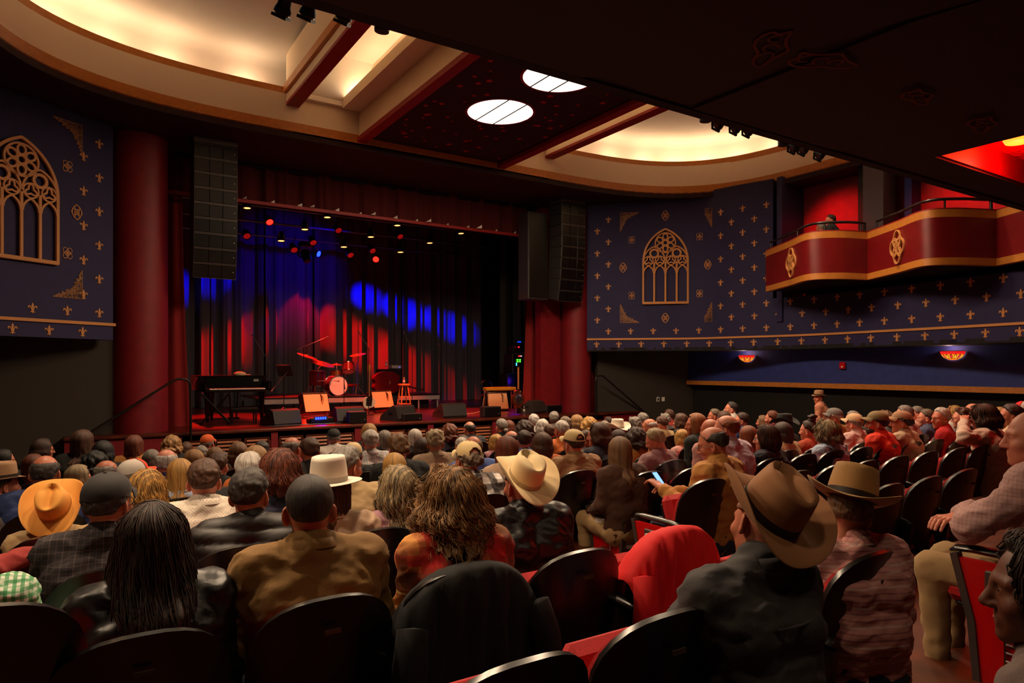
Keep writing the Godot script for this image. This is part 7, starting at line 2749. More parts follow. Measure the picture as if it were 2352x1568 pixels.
	mic_stand(P(8.47, 1.15, 18.6), P(8.47, 2.95, 18.6), "slender microphone stand left of the tall front one", Vector3(-0.22, 0.42, 0.0))
	mic_stand(P(8.78, 1.15, 17.4), P(8.7, 3.06, 17.4), "tall microphone stand with a pale microphone at centre right", Vector3(-0.1, 0.03, 0.08))
	mic_stand(P(6.1, 1.6, 19.65), P(6.1, 2.05, 19.65), "short microphone stand in front of the bass drum", Vector3(0.35, 0.0, 0.0), false)
	mic_stand(P(6.5, 1.15, 18.9), P(6.5, 2.3, 18.9), "microphone stand with an orange foot before the bass drum", Vector3(0.04, -0.32, -0.1))
	mic_stand(P(4.9, 1.15, 19.2), P(4.9, 2.2, 19.2), "low boom stand between the piano and the drums", Vector3(-0.25, -0.3, 0.0), false)
	mic_stand(P(4.6, 1.15, 20.0), P(4.6, 2.75, 20.0), "dim microphone boom above the piano lid", Vector3(-0.3, 0.5, 0.0))
	o = thing("music_stand", "dark music stand between the piano and the drums", "music stand", P(5.1, 1.15, 19.9), 0.4)
	mb = MB.new()
	mb.box(Vector3(0, 1.2, 0), Vector3(0.5, 0.34, 0.012), Basis(Vector3.RIGHT, -0.4), 0.003)
	put("desk", mb, M.black_satin, o)
	mb = MB.new()
	mb.cyl(Vector3.ZERO, Vector3(0, 1.15, -0.02), 0.012, 8)
	put("pole", mb, M.black_satin, o)
	# pedal steel, its amplifier, chair and the resonator guitar
	o = thing("pedal_steel", "yellow wooden pedal steel guitar on chrome legs", "pedal steel guitar", P(10.28, 1.15, 16.6))
	mb = MB.new()
	mb.box(Vector3(0, 0.68, 0), Vector3(1.0, 0.1, 0.22), Basis(), 0.02)
	put("body", mb, M.yellow_wood, o)
	mb = MB.new()
	mb.box(Vector3(0.05, 0.745, 0), Vector3(0.62, 0.02, 0.11), Basis(), 0.005)
	put("neck", mb, M.chrome, o)
	for q in [Vector3(-0.45, 0, 0.09), Vector3(0.45, 0, 0.09), Vector3(-0.45, 0, -0.09), Vector3(0.45, 0, -0.09)]:
		mb = MB.new()
		mb.cyl(q, q + Vector3(0, 0.64, 0), 0.012, 8)
		put("leg", mb, M.chrome, o)
	mb = MB.new()
	mb.box(Vector3(0, 0.1, 0.02), Vector3(0.5, 0.03, 0.12), Basis(), 0.006)
	put("pedal_bar", mb, M.chrome, o)
	amp(10.66, 1.2, 17.25, 0.7, -0.1, "amplifier with a pale grille behind the pedal steel")
	o = thing("folding_chair", "black folding chair behind the pedal steel", "chair", P(10.7, 1.15, 17.85), 0.2)
	mb = MB.new()
	mb.ball(Vector3(0, 0.78, -0.16), Vector3(0.23, 0.13, 0.03), 16, 8)
	put("backrest", mb, M.black_satin, o)
	mb = MB.new()
	mb.box(Vector3(0, 0.44, 0.02), Vector3(0.44, 0.05, 0.42), Basis(), 0.02)
	put("seat", mb, M.black_satin, o)
	for s in [-1, 1]:
		mb = MB.new()
		mb.tube([Vector3(s * 0.21, 0.85, -0.18), Vector3(s * 0.21, 0.4, 0.0), Vector3(s * 0.21, 0.0, 0.22)], 0.013, 8)
		put("leg", mb, M.black_satin, o)
		mb = MB.new()
		mb.tube([Vector3(s * 0.19, 0.44, 0.12), Vector3(s * 0.19, 0.0, -0.24)], 0.013, 8)
		put("leg", mb, M.black_satin, o)
	o = thing("resonator_guitar", "resonator guitar with a shiny metal plate on a stand at right", "guitar", P(10.5, 1.36, 16.0), 0.1)
	var gp := PackedVector2Array()
	for i in 44:
		var a := TAU * i / 44.0
		var r := 0.2 - 0.028 * sin(a) - 0.035 * exp(-pow((sin(a) - 0.45) / 0.22, 2.0))
		gp.append(Vector2(cos(a) * r, sin(a) * r * 1.28 + 0.24))
	mb = MB.new()
	mb.prism(gp, 0.09)
	put("body", mb, M.sunburst, o)
	put("cover_plate", lathe_x([Vector2(0, 0.05), Vector2(0.06, 0.062), Vector2(0.13, 0.052), Vector2(0.15, 0.046), Vector2(0, 0.04)], Vector3(0, 0.19, 0), Vector3(0, 0, 1), 36), M.chrome, o)
	for s in [-1, 1]:
		put("sound_hole", lathe_x([Vector2(0, 0.05), Vector2(0.03, 0.05), Vector2(0.034, 0.045), Vector2(0, 0.045)], Vector3(s * 0.09, 0.39, 0), Vector3(0, 0, 1), 18), M.chrome, o)
	mb = MB.new()
	mb.box(Vector3(0, 0.78, 0.03), Vector3(0.05, 0.62, 0.03), Basis(), 0.008)
	put("neck", mb, M.oak, o)
	mb = MB.new()
	mb.box(Vector3(0, 1.15, 0.02), Vector3(0.07, 0.16, 0.02), Basis(), 0.006)
	put("head_stock", mb, M.black_satin, o)
	o = thing("guitar_stand", "thin tripod stand under the resonator guitar", "stand", P(10.5, 1.15, 16.0))
	for k in 3:
		var a := TAU * k / 3.0 + 0.5
		mb = MB.new()
		mb.tube([Vector3(0, 0.26, 0), Vector3(cos(a) * 0.2, 0.01, sin(a) * 0.2)], 0.009, 6)
		put("leg", mb, M.boom, o)
	# equipment rack in the right wing
	o = thing("equipment_rack", "tall equipment rack with green, red and blue lights in the right wing", "rack", P(12.05, 1.15, 18.6), 0.1)
	mb = MB.new()
	mb.box(Vector3(0, 0.55, -0.1), Vector3(0.75, 1.1, 0.5), Basis(), 0.015)
	put("base_case", mb, M.black_satin, o)
	mb = MB.new()
	mb.box(Vector3(0.1, 1.42, -0.1), Vector3(0.5, 0.62, 0.45), Basis(), 0.01)
	put("rack_case", mb, M.black_satin, o)
	mb = MB.new()
	mb.bar([Vector2(-0.14, 1.12), Vector2(0.34, 1.12), Vector2(0.34, 1.72), Vector2(-0.14, 1.72)], 0.02, 0.02, Transform3D(Basis(), Vector3(0, 0, 0.13)), true)
	put("frame", mb, M.boom, o)
	mb = MB.new()
	mb.box(Vector3(0.1, 1.9, -0.1), Vector3(0.26, 0.24, 0.3), Basis(), 0.01)
	put("top_unit", mb, M.black_satin, o)
	var dots := [[0.05, 1.48, "g"], [0.15, 1.48, "g"], [0.05, 1.54, "g"], [0.15, 1.54, "g"], [0.02, 1.42, "c"], [0.02, 1.37, "c"], [0.12, 1.66, "r"], [0.2, 1.66, "w"], [0.1, 1.95, "r"], [0.08, 2.12, "b"], [0.16, 2.12, "b"]]
	glow("led_g", Color(0.25, 1.0, 0.15), 5.0)
	glow("led_c", Color(0.2, 0.7, 1.0), 5.0)
	glow("led_r", Color(1.0, 0.1, 0.15), 4.0)
	glow("led_w", Color(1.0, 0.8, 0.8), 1.0)
	glow("led_b", Color(0.05, 0.2, 1.0), 3.0)
	for q in dots:
		mb = MB.new()
		mb.box(Vector3(q[0], q[1], 0.14), Vector3(0.06, 0.035, 0.01), Basis(), 0.002)
		put("indicator_light", mb, M["led_" + q[2]], o)
	omni("rack_light", P(11.9, 2.0, 18.2), Color(0.35, 0.1, 1.0), 0.1, 0.1)
	# cable on the floor
	mb = MB.new()
	mb.tube([P(3.4, 1.165, 15.45), P(3.7, 1.165, 15.35), P(4.1, 1.165, 15.4), P(4.4, 1.17, 15.3), P(4.9, 1.165, 15.4), P(5.2, 1.165, 15.3)], 0.01, 6)
	tag(put("stage_cable", mb, M.black_satin), "black cable snaking along the stage edge before the left monitor", "cable")
	mb = MB.new()
	mb.tube([P(10.0, 1.85, 16.9), P(9.95, 1.5, 16.95), P(9.85, 1.2, 16.85), P(9.4, 1.165, 16.6), P(8.8, 1.165, 16.4)], 0.01, 6)
	tag(put("stage_cable", mb, M.amp_cloth), "pale cable hanging from the pedal steel to the floor", "cable")
	# handrails of the stage steps
	o = thing("stair_handrail", "dark curved handrail on the left steps to the stage", "handrail")
	mb = MB.new()
	mb.tube([P(0.22, 1.2, 14.85), P(1.66, 2.18, 14.85), P(1.76, 2.22, 14.85), P(1.9, 2.21, 14.85), P(1.97, 2.13, 14.85), P(1.98, 2.0, 14.85), P(1.98, 1.0, 14.85)], 0.024, 10)
	put("rail", mb, M.rail, o)
	o = thing("stair_handrail", "dark curved handrail on the right steps, before the dark wall", "handrail")
	mb = MB.new()
	mb.tube([P(12.4, 1.0, 14.9), P(12.4, 2.05, 14.9), P(12.43, 2.15, 14.9), P(12.52, 2.21, 14.9), P(12.68, 2.2, 14.9), P(14.3, 1.1, 14.9)], 0.024, 10)
	put("rail", mb, M.rail, o)
	# hanging loudspeaker columns
	array_column(P(2.46, 7.05, 14.9), 9, "tall hanging column of black loudspeakers left of the stage")
	array_column(P(11.63, 7.05, 14.9), 9, "tall hanging column of black loudspeakers right of the stage")
	o = thing("hanging_speaker", "dark boxy loudspeaker hung left of the right speaker column", "speaker", P(10.75, 5.5, 15.6))
	mb = MB.new()
	mb.box(Vector3.ZERO, Vector3(0.66, 2.4, 0.5), Basis(), 0.02)
	put("cabinet", mb, M.monitor, o)
	mb = MB.new()
	mb.box(Vector3(0, 0, 0.255), Vector3(0.6, 2.3, 0.012), Basis(), 0.004)
	put("grille", mb, M.black_satin, o)

func bottle(at: Vector3, label: String) -> void:
	if not A.has("bottle"):
		var mb := MB.new()
		mb.lathe([Vector2(0, 0), Vector2(0.03, 0), Vector2(0.033, 0.02), Vector2(0.031, 0.07), Vector2(0.033, 0.12), Vector2(0.022, 0.16), Vector2(0.012, 0.18), Vector2(0, 0.18)], 18)
		A.bottle = mb.mesh()
		mb = MB.new()
		mb.lathe([Vector2(0, 0.18), Vector2(0.014, 0.18), Vector2(0.014, 0.2), Vector2(0, 0.2)], 14)
		A.bottle_cap = mb.mesh()
		mb = MB.new()
		mb.lathe([Vector2(0.0325, 0.06), Vector2(0.0345, 0.06), Vector2(0.0345, 0.11), Vector2(0.0325, 0.11), Vector2(0.0325, 0.06)], 18)
		A.bottle_label = mb.mesh()
		var m := mat("bottle_glass", Color(0.95, 0.97, 1.0, 0.1), 0.05)
		m.refraction_enabled = true
		m.refraction_scale = 0.033
	var o := thing("water_bottle", label, "bottle", at)
	put("bottle", A.bottle, M.bottle_glass, o)
	put("cap", A.bottle_cap, M.white, o)
	put("label", A.bottle_label, M.drum_skin, o)

func array_column(at: Vector3, n: int, label: String) -> void:
	var o := thing("speaker_column", label, "speaker column", at)
	var mb := MB.new()
	mb.box(Vector3(0, -0.02, -0.3), Vector3(0.84, 0.1, 0.6), Basis(), 0.01)
	put("hanging_frame", mb, M.steel, o)
	if not A.has("array_box"):
		mb = MB.new()
		mb.box(Vector3(0, -0.155, -0.3), Vector3(0.82, 0.295, 0.58), Basis(), 0.015)
		A.array_box = mb.mesh()
		mb = MB.new()
		for s in [-1, 1]:
			mb = MB.new()
			mb.box(Vector3(s * 0.265, -0.155, 0.0), Vector3(0.27, 0.25, 0.014), Basis(), 0.004)
			A["array_grille%d" % s] = mb.mesh()
		mb = MB.new()
		mb.prism(PackedVector2Array([Vector2(-0.12, -0.03), Vector2(-0.05, -0.09), Vector2(0.05, -0.09), Vector2(0.12, -0.03), Vector2(0.12, 0.0), Vector2(-0.12, 0.0)]), 0.25, Transform3D(Basis(Vector3.RIGHT, PI / 2), Vector3(0, -0.155, 0.01)))
		A.array_horn = mb.mesh()
		mb = MB.new()
		mb.bar([Vector2(-0.405, -0.295), Vector2(0.405, -0.295), Vector2(0.405, -0.015), Vector2(-0.405, -0.015)], 0.012, 0.012, Transform3D(), true)
		A.array_edge = mb.mesh()
		mb = MB.new()
		mb.ball(Vector3(0.35, -0.15, 0.012), Vector3(0.01, 0.01, 0.004), 8, 4)
		A.array_badge = mb.mesh()
	var y := -0.08
	var z := 0.0
	var tilt := 0.0
	for k in n:
		tilt = -[0.0, 0.0, 0.0, 0.02, 0.04, 0.07, 0.11, 0.16, 0.22, 0.28][k]
		var t := Transform3D(Basis(Vector3.RIGHT, -tilt), Vector3(0, y, z))
		var c := put("cabinet", A.array_box, M.monitor, o, t)
		for s in [-1, 1]:
			put("grille", A["array_grille%d" % s], M.black_satin, c)
		put("horn", A.array_horn, M.black_satin, c)
		put("edge", A.array_edge, M.steel, c)
		put("badge", A.array_badge, M.white, c)
		y -= 0.302 * cos(tilt)
		z += 0.302 * sin(tilt)

func stage_lamp(at: Vector3, aim: Vector3, glowing: Material, label: String, group: String) -> void:
	if not A.has("par"):
		A.par = lathe_x([Vector2(0, -0.28), Vector2(0.06, -0.27), Vector2(0.1, -0.12), Vector2(0.105, 0.0), Vector2(0.1, 0.0), Vector2(0.09, -0.02), Vector2(0, -0.03)], Vector3.ZERO, Vector3.UP, 20).mesh()
		A.par_lens = lathe_x([Vector2(0, -0.012), Vector2(0.095, -0.02), Vector2(0.095, -0.026), Vector2(0, -0.024)], Vector3.ZERO, Vector3.UP, 20).mesh()
		var mb := MB.new()
		mb.tube([Vector3(-0.12, -0.1, 0), Vector3(-0.12, -0.32, 0), Vector3(0, -0.36, 0), Vector3(0.12, -0.32, 0), Vector3(0.12, -0.1, 0)], 0.008, 6)
		A.par_yoke = mb.mesh()
	var o := thing("stage_light", label, "stage light", at, 0.0, group)
	var y := aim.normalized()
	var x := Vector3.UP.cross(y)
	x = x.normalized() if x.length() > 0.05 else Vector3.RIGHT
	var b := Basis(x, y, x.cross(y))
	put("can", A.par, M.black_satin, o, Transform3D(b, Vector3.ZERO))
	put("lens", A.par_lens, glowing, o, Transform3D(b, Vector3.ZERO))
	put("yoke", A.par_yoke, M.black, o, Transform3D(b, Vector3.ZERO))

func rig() -> void:
	# pipes with lamps over the stage
	for k in 4:
		var d := 18.0 + k * 1.5
		var mb := MB.new()
		mb.tube([P(1.8, 6.98 - k * 0.12, d), P(13.0, 6.98 - k * 0.12, d)], 0.03, 8)
		tag(put("lighting_pipe", mb, M.steel), ["lighting pipe nearest the house over the stage", "second lighting pipe over the stage", "third lighting pipe over the stage", "rearmost lighting pipe over the stage"][k], "pipe", "lighting pipes over the stage")
	var warm := glow("lens_warm", Color(1.0, 0.6, 0.32), 4.0)
	var red := glow("lens_red", Color(0.9, 0.12, 0.12), 0.22)
	var hot := glow("lens_hot_red", Color(1.0, 0.06, 0.03), 12.0)
	var blue := glow("lens_blue", Color(0.05, 0.12, 1.0), 14.0)
	var q := [[3.9, 6.65], [6.05, 6.66], [8.17, 6.67], [10.33, 6.66], [5.42, 6.25], [7.34, 6.24], [9.24, 6.25], [4.78, 5.87], [6.53, 5.87], [8.27, 5.88]]
	for i in q.size():
		stage_lamp(P(q[i][0], q[i][1], 19.0), Vector3(0, -1, 0.12), warm, ["warm white stage lamp at the left end of the upper row", "second warm white stage lamp of the upper row", "third warm white stage lamp of the upper row", "warm white stage lamp at the right end of the upper row", "first warm white stage lamp of the middle row", "second warm white stage lamp of the middle row", "third warm white stage lamp of the middle row", "warm white stage lamp low at left", "warm white stage lamp low at the middle", "warm white stage lamp low at right"][i], "warm stage lamps")
	q = [[4.6, 6.45], [4.0, 6.0], [6.55, 6.43], [5.81, 6.0], [7.6, 5.93], [8.49, 6.45], [5.27, 5.74], [6.91, 5.74]]
	for i in q.size():
		stage_lamp(P(q[i][0], q[i][1], 19.5), Vector3(0.1, -0.7, 0.7), hot if i == 0 else red, ["bright red stage lamp near the left speaker column", "dim red stage lamp below the bright red one", "dim red stage lamp at upper middle", "dim red stage lamp left of the blue lamp", "dim red stage lamp above the hot red lamp", "dim red stage lamp at upper right", "dim red stage lamp among the blue cables", "dim pinkish stage lamp right of the blue lamp"][i], "red stage lamps")
	stage_lamp(P(6.43, 5.95, 21.0), Vector3(0.5, -0.35, 0.75), blue, "bright blue stage lamp in front of the curtain", "")
	stage_lamp(P(8.28, 5.94, 21.0), Vector3(-0.4, -0.4, 0.75), hot, "bright red stage lamp in front of the curtain", "")
	# moving lamp with cables
	var o := thing("moving_light", "moving stage light with dangling blue-lit cables, left of the blue lamp", "stage light", P(5.9, 5.85, 20.6))
	var mb := MB.new()
	mb.box(Vector3(0, 0.28, 0), Vector3(0.4, 0.16, 0.26), Basis(), 0.02)
	put("base", mb, M.black_satin, o)
	mb = MB.new()
	mb.tube([Vector3(-0.2, 0.2, 0), Vector3(-0.22, -0.05, 0), Vector3(-0.15, -0.12, 0)], 0.03, 8)
	put("yoke", mb, M.black_satin, o)
	put("head", lathe_x([Vector2(0, -0.18), Vector2(0.12, -0.15), Vector2(0.14, 0.05), Vector2(0.11, 0.2), Vector2(0, 0.2)], Vector3(0, -0.05, 0), Vector3(0.2, -1, 0.4), 18), M.black_satin, o)
	mb = MB.new()
	mb.tube([Vector3(-0.3, 0.5, 0), Vector3(-0.42, 0.2, 0.05), Vector3(-0.3, 0.0, 0.05), Vector3(-0.1, 0.15, 0.1), Vector3(0.25, 0.1, 0.08), Vector3(0.4, 0.35, 0.0)], 0.015, 6)
	put("cable", mb, M.steel, o)
# ---------------------------------------------------------------- ornaments on the walls
func arc(c: Vector2, r: float, a0: float, a1: float, n: int, ry := -1.0) -> Array:
	var out := []
	for i in n + 1:
		var a := lerpf(a0, a1, float(i) / n)
		out.append(c + Vector2(cos(a) * r, sin(a) * (r if ry < 0 else ry)))
	return out

func ring_bar(c: Vector2, rx: float, ry: float, w: float, d: float, turn := 0.0, n := 28) -> ArrayMesh:
	var path := []
	for i in n:
		var a := TAU * i / n
		path.append(c + Vector2(cos(a) * rx, sin(a) * ry).rotated(turn))
	var mb := MB.new()
	mb.bar(path, w, d, Transform3D(), true)
	return mb.mesh()

func pointed(c: float, half: float, y0: float, y1: float, n := 10) -> Array:
	var h := y1 - y0
	var off := (h * h - half * half) / (2.0 * half)
	var r := half + off
	var right := []
	for i in n + 1:
		var a := lerpf(0.0, atan2(h, off), float(i) / n)
		right.append(Vector2(c - off + cos(a) * r, y0 + sin(a) * r))
	var left := []
	for i in n + 1:
		left.append(Vector2(2.0 * c - right[i].x, right[i].y))
	right.reverse()
	return left + right.slice(1)

func tracery(t: Transform3D, label: String) -> void:
	var o := thing("tracery_window", label, "wall ornament", Vector3.ZERO, 0.0, "gothic tracery frames")
	o.transform = t
	if not A.has("tr_frame"):
		var mb := MB.new()
		mb.bar([Vector2(-0.605, 0.02)] + pointed(0.0, 0.605, 1.19, 2.08, 20) + [Vector2(0.605, 0.02)], 0.05, 0.05)
		A.tr_frame = mb.mesh()
		mb = MB.new()
		mb.box(Vector3(0, 0.035, 0), Vector3(1.25, 0.07, 0.055), Basis(), 0.008)
		A.tr_sill = mb.mesh()
		mb = MB.new()
		mb.box(Vector3(0, 0.6, 0), Vector3(0.055, 1.14, 0.046), Basis(), 0.008)
		A.tr_mullion = mb.mesh()
		mb = MB.new()
		mb.bar(pointed(0.0, 0.135, 0.86, 1.07, 8), 0.034, 0.044)
		A.tr_lancet = mb.mesh()
		mb = MB.new()
		var path := []
		for i in 36:
			var a := TAU * i / 36.0
			path.append(Vector2(cos(a), sin(a)) * (0.078 + 0.03 * cos(3.0 * (a - PI / 2))))
		mb.bar(path, 0.03, 0.042, Transform3D(), true)
		A.tr_trefoil = mb.mesh()
		A.tr_trefoil_ring = ring_bar(Vector2.ZERO, 0.125, 0.125, 0.026, 0.04)
		A.tr_eye = ring_bar(Vector2.ZERO, 0.108, 0.108, 0.05, 0.044)
		mb = MB.new()
		mb.bar(pointed(0.0, 0.295, 1.19, 1.6, 12), 0.036, 0.045)
		A.tr_arch = mb.mesh()
		A.tr_hub = ring_bar(Vector2.ZERO, 0.072, 0.072, 0.042, 0.046)
		A.tr_petal = ring_bar(Vector2(0, 0.168), 0.066, 0.082, 0.036, 0.044)
		A.tr_rose = ring_bar(Vector2.ZERO, 0.272, 0.272, 0.034, 0.045, 0.0, 40)
	put("frame", A.tr_frame, M.motif, o)
	put("sill", A.tr_sill, M.motif, o)
	for x in [-0.305, 0.0, 0.305]:
		put("mullion", A.tr_mullion, M.motif, o, Transform3D(Basis(), Vector3(x, 0, 0)))
	for k in 4:
		var x := -0.4575 + k * 0.305
		put("lancet", A.tr_lancet, M.motif, o, Transform3D(Basis(), Vector3(x, 0, 0)))
		put("trefoil", A.tr_trefoil, M.motif, o, Transform3D(Basis(), Vector3(x, 1.21, 0)))
		put("trefoil_ring", A.tr_trefoil_ring, M.motif, o, Transform3D(Basis(), Vector3(x, 1.21, 0)))
	for x in [-0.305, 0.305]:
		put("round_opening", A.tr_eye, M.motif, o, Transform3D(Basis(), Vector3(x, 1.41, 0)))
		put("pointed_arch", A.tr_arch, M.motif, o, Transform3D(Basis(), Vector3(x, 0, 0)))
	put("rose_ring", A.tr_rose, M.motif, o, Transform3D(Basis(), Vector3(0, 1.7, 0)))
	put("rose_hub", A.tr_hub, M.motif, o, Transform3D(Basis(), Vector3(0, 1.7, 0)))
	for k in 6:
		put("rose_petal", A.tr_petal, M.motif, o, Transform3D(Basis(Vector3.BACK, TAU * k / 6.0), Vector3(0, 1.7, 0)))

func medallion(t: Transform3D, tall: bool, s: float, label: String, group: String, big := false) -> void:
	var o := thing("medallion", label, "wall ornament", Vector3.ZERO, 0.0, group)
	o.transform = t
	if not A.has("md_v"):
		A.md_v = ring_bar(Vector2(0, 0.055), 0.05, 0.062, 0.011, 0.014)
		A.md_in = ring_bar(Vector2.ZERO, 0.045, 0.045, 0.009, 0.012)
		A.md_tall = ring_bar(Vector2.ZERO, 0.085, 0.125, 0.012, 0.014)
		A.md_big = ring_bar(Vector2(0, 0.075), 0.075, 0.085, 0.012, 0.02)
		A.md_diag = ring_bar(Vector2.ZERO, 0.045, 0.125, 0.01, 0.018)
	if tall:
		put("outer_ring", A.md_tall, M.motif, o, Transform3D(Basis.from_scale(Vector3.ONE * s), Vector3.ZERO))
	for k in 4:
		put("lobe", A.md_big if big else A.md_v, M.motif, o, Transform3D(Basis(Vector3.BACK, TAU * k / 4.0 + (0.0 if tall or big else PI / 4)).scaled(Vector3(s * 0.85, s * (1.15 if big or tall else 1.0), s)), Vector3.ZERO))
	if big:
		for k in 2:
			put("inner_ring", A.md_diag, M.motif, o, Transform3D(Basis(Vector3.BACK, PI / 4 + k * PI / 2).scaled(Vector3(s * 0.85, s * 1.15, s)), Vector3.ZERO))
	else:
		put("inner_ring", A.md_in, M.motif, o, Transform3D(Basis.from_scale(Vector3.ONE * s), Vector3.ZERO))

func scroll_corner(t: Transform3D, label: String) -> void:
	var o := thing("corner_scroll", label, "wall ornament", Vector3.ZERO, 0.0, "scrolled corner ornaments")
	o.transform = t
	if not A.has("scroll"):
		var mb := MB.new()
		var n := 11
		for k in n:
			# spirals along both arms, larger towards the corner
			for arm in 2:
				var s := float(k) / n
				var r := lerpf(0.075, 0.016, s)
				var c := Vector2(lerpf(0.07, 0.5, s), lerpf(0.07, 0.02, s))
				if k % 2:
					c.y += lerpf(0.12, 0.0, s)
					r *= 0.8
				if arm:
					c = Vector2(c.y, c.x)
				var path := []
				for i in 20:
					var a := i * 0.55 + k
					path.append(c + Vector2(cos(a), sin(a)) * r * (1.0 - i / 24.0))
				mb.bar(path, 0.011, 0.012)
		mb.bar([Vector2(0.53, 0.0), Vector2(0.0, 0.0), Vector2(0.0, 0.53)], 0.012, 0.014)
		var cur := []
		for i in 14:
			var u := i / 13.0
			cur.append(Vector2(0.5 * pow(u, 1.7) + 0.015, 0.5 * pow(1.0 - u, 1.7) + 0.015))
		mb.bar(cur, 0.011, 0.012)
		A.scroll = mb.mesh()
	var w := put("scrollwork", A.scroll, M.motif_dim, o)
	w.set_meta("kind", "stuff")

func ornaments() -> void:
	# fleurs-de-lis
	var half := [Vector2(0, 0.5), Vector2(0.065, 0.36), Vector2(0.095, 0.22), Vector2(0.06, 0.08), Vector2(0.052, 0.03), Vector2(0.09, 0.08), Vector2(0.16, 0.2), Vector2(0.26, 0.245), Vector2(0.35, 0.19), Vector2(0.38, 0.08), Vector2(0.33, 0.0), Vector2(0.285, 0.03), Vector2(0.3, 0.1), Vector2(0.25, 0.135), Vector2(0.19, 0.08), Vector2(0.12, -0.03), Vector2(0.085, -0.07), Vector2(0.12, -0.08), Vector2(0.12, -0.14), Vector2(0.06, -0.14), Vector2(0.1, -0.22), Vector2(0.2, -0.3), Vector2(0.15, -0.34), Vector2(0.06, -0.28), Vector2(0.035, -0.36), Vector2(0, -0.41)]
	var poly := PackedVector2Array()
	for q in half:
		poly.append(q * 0.21)
	for i in range(half.size() - 2, 0, -1):
		poly.append(Vector2(-half[i].x, half[i].y) * 0.21)
	var mb := MB.new()
	mb.prism(poly, 0.012)
	var fm := mb.mesh()
	var wall := get_node("wall_right") as Node3D
	for i in range(1, 45):
		var s := 0.31 * i + 0.03
		if s > 13.6:
			break
		if i % 2 == 1:
			put("fleur_de_lis", fm, M.motif, wall, on_wall(RW, s - 0.02, 3.085, 0.006))
		for k in 11:
			if (i + k) % 2 or (k == 0 and i == 0):
				continue
			var y := 3.45 + 0.315 * k
			if s > 5.1 and k > 2:
				continue
			if s > 0.9 and s < 3.6 and k > 0:
				continue
			if y < 6.75:
				put("fleur_de_lis", fm, M.motif, wall, on_wall(RW, s, y, 0.006))
	var lw := get_node("wall_left_upper") as Node3D
	var L := 3.91
	for i in range(1, 12):
		var s := L - 0.3 * i + 0.02
		if i % 2 == 0 or i == 1:
			put("fleur_de_lis", fm, M.motif, lw, on_wall(LW, s - (0.22 if i > 1 else 0.2) + 0.2, 3.09, 0.006)) if i % 2 == 0 else null
		for k in 11:
			if (i + k) % 2 == 0:
				continue
			var y := 3.46 + 0.317 * k
			if (i > 2 and k > 0) or y > 6.75:
				continue
			put("fleur_de_lis", fm, M.motif, lw, on_wall(LW, s, y, 0.006))
	# tracery and its surrounds
	var c := 2.22
	tracery(on_wall(RW, c, 4.2, 0.05), "tan gothic tracery window frame on the right navy wall")
	tracery(on_wall(LW, 2.22, 4.25, 0.05), "tan gothic tracery window frame on the left navy panel, cut by the picture edge")
	var rg := "small gold medallions round the right tracery frame"
	medallion(on_wall(RW, c, 6.67, 0.008), true, 1.0, "tall gold medallion above the right tracery frame", rg)
	medallion(on_wall(RW, c, 3.82, 0.008), true, 1.0, "tall gold medallion below the right tracery frame", rg)
	medallion(on_wall(RW, 1.06, 5.25, 0.008), true, 1.0, "tall gold medallion left of the right tracery frame", rg)
	medallion(on_wall(RW, 3.38, 5.24, 0.008), true, 1.0, "tall gold medallion right of the right tracery frame", rg)
	medallion(on_wall(RW, 1.3, 6.02, 0.008), false, 1.0, "round gold medallion upper left of the right tracery frame", rg)
	medallion(on_wall(RW, 3.15, 6.03, 0.008), false, 1.0, "round gold medallion upper right of the right tracery frame", rg)
	medallion(on_wall(RW, 1.3, 4.46, 0.008), false, 1.0, "round gold medallion lower left of the right tracery frame", rg)
	medallion(on_wall(RW, 3.15, 4.47, 0.008), false, 1.0, "round gold medallion lower right of the right tracery frame", rg)
	rg = "small gold medallions beside the left tracery frame"
	medallion(on_wall(LW, 3.03, 6.06, 0.008), false, 1.0, "round gold medallion upper right of the left tracery frame", rg)
	medallion(on_wall(LW, 3.2, 5.27, 0.008), true, 1.0, "tall gold medallion right of the left tracery frame", rg)
	medallion(on_wall(LW, 3.03, 4.5, 0.008), false, 1.0, "round gold medallion lower right of the left tracery frame", rg)
	var q := [[0.98, 3.7, 1, 1, "lower left"], [3.5, 3.69, -1, 1, "lower right"], [0.98, 6.79, 1, -1, "upper left"], [3.5, 6.77, -1, -1, "upper right"]]
	for r in q:
		var t := on_wall(RW, r[0], r[1], 0.008)
		scroll_corner(t * Transform3D(Basis(Vector3.BACK, [0.0, PI / 2, -PI / 2, PI][q.find(r)]), Vector3.ZERO), "gold scroll ornament at the %s corner round the right tracery frame" % r[4])
	scroll_corner(on_wall(LW, 3.3, 3.7, 0.008) * Transform3D(Basis(Vector3.BACK, PI / 2), Vector3.ZERO), "gold scroll ornament at the lower right corner beside the left tracery frame")
	scroll_corner(on_wall(LW, 3.3, 6.88, 0.008) * Transform3D(Basis(Vector3.BACK, PI), Vector3.ZERO), "dim gold scroll ornament at the upper right corner beside the left tracery frame")
	# medallions on the box fronts
	var p1 := [Vector2(14.3, 10.7), Vector2(13.65, 9.6), Vector2(13.15, 8.78)]
	medallion(on_wall(p1, 1.45, 4.79, 0.03), false, 1.75, "large gold interlaced medallion on the far side box front", "gold medallions on the box fronts", true)
	var p2 := [Vector2(14.15, 8.07), Vector2(13.57, 7.15), Vector2(13.08, 6.42)]
	medallion(on_wall(p2, 1.15, 4.79, 0.03), false, 1.75, "large gold interlaced medallion on the near side box front", "gold medallions on the box fronts", true)
	# faint stencils under the balcony
	var st := mat("stencil", Color(0.42, 0.2, 0.12), 0.8)
	var k := 0
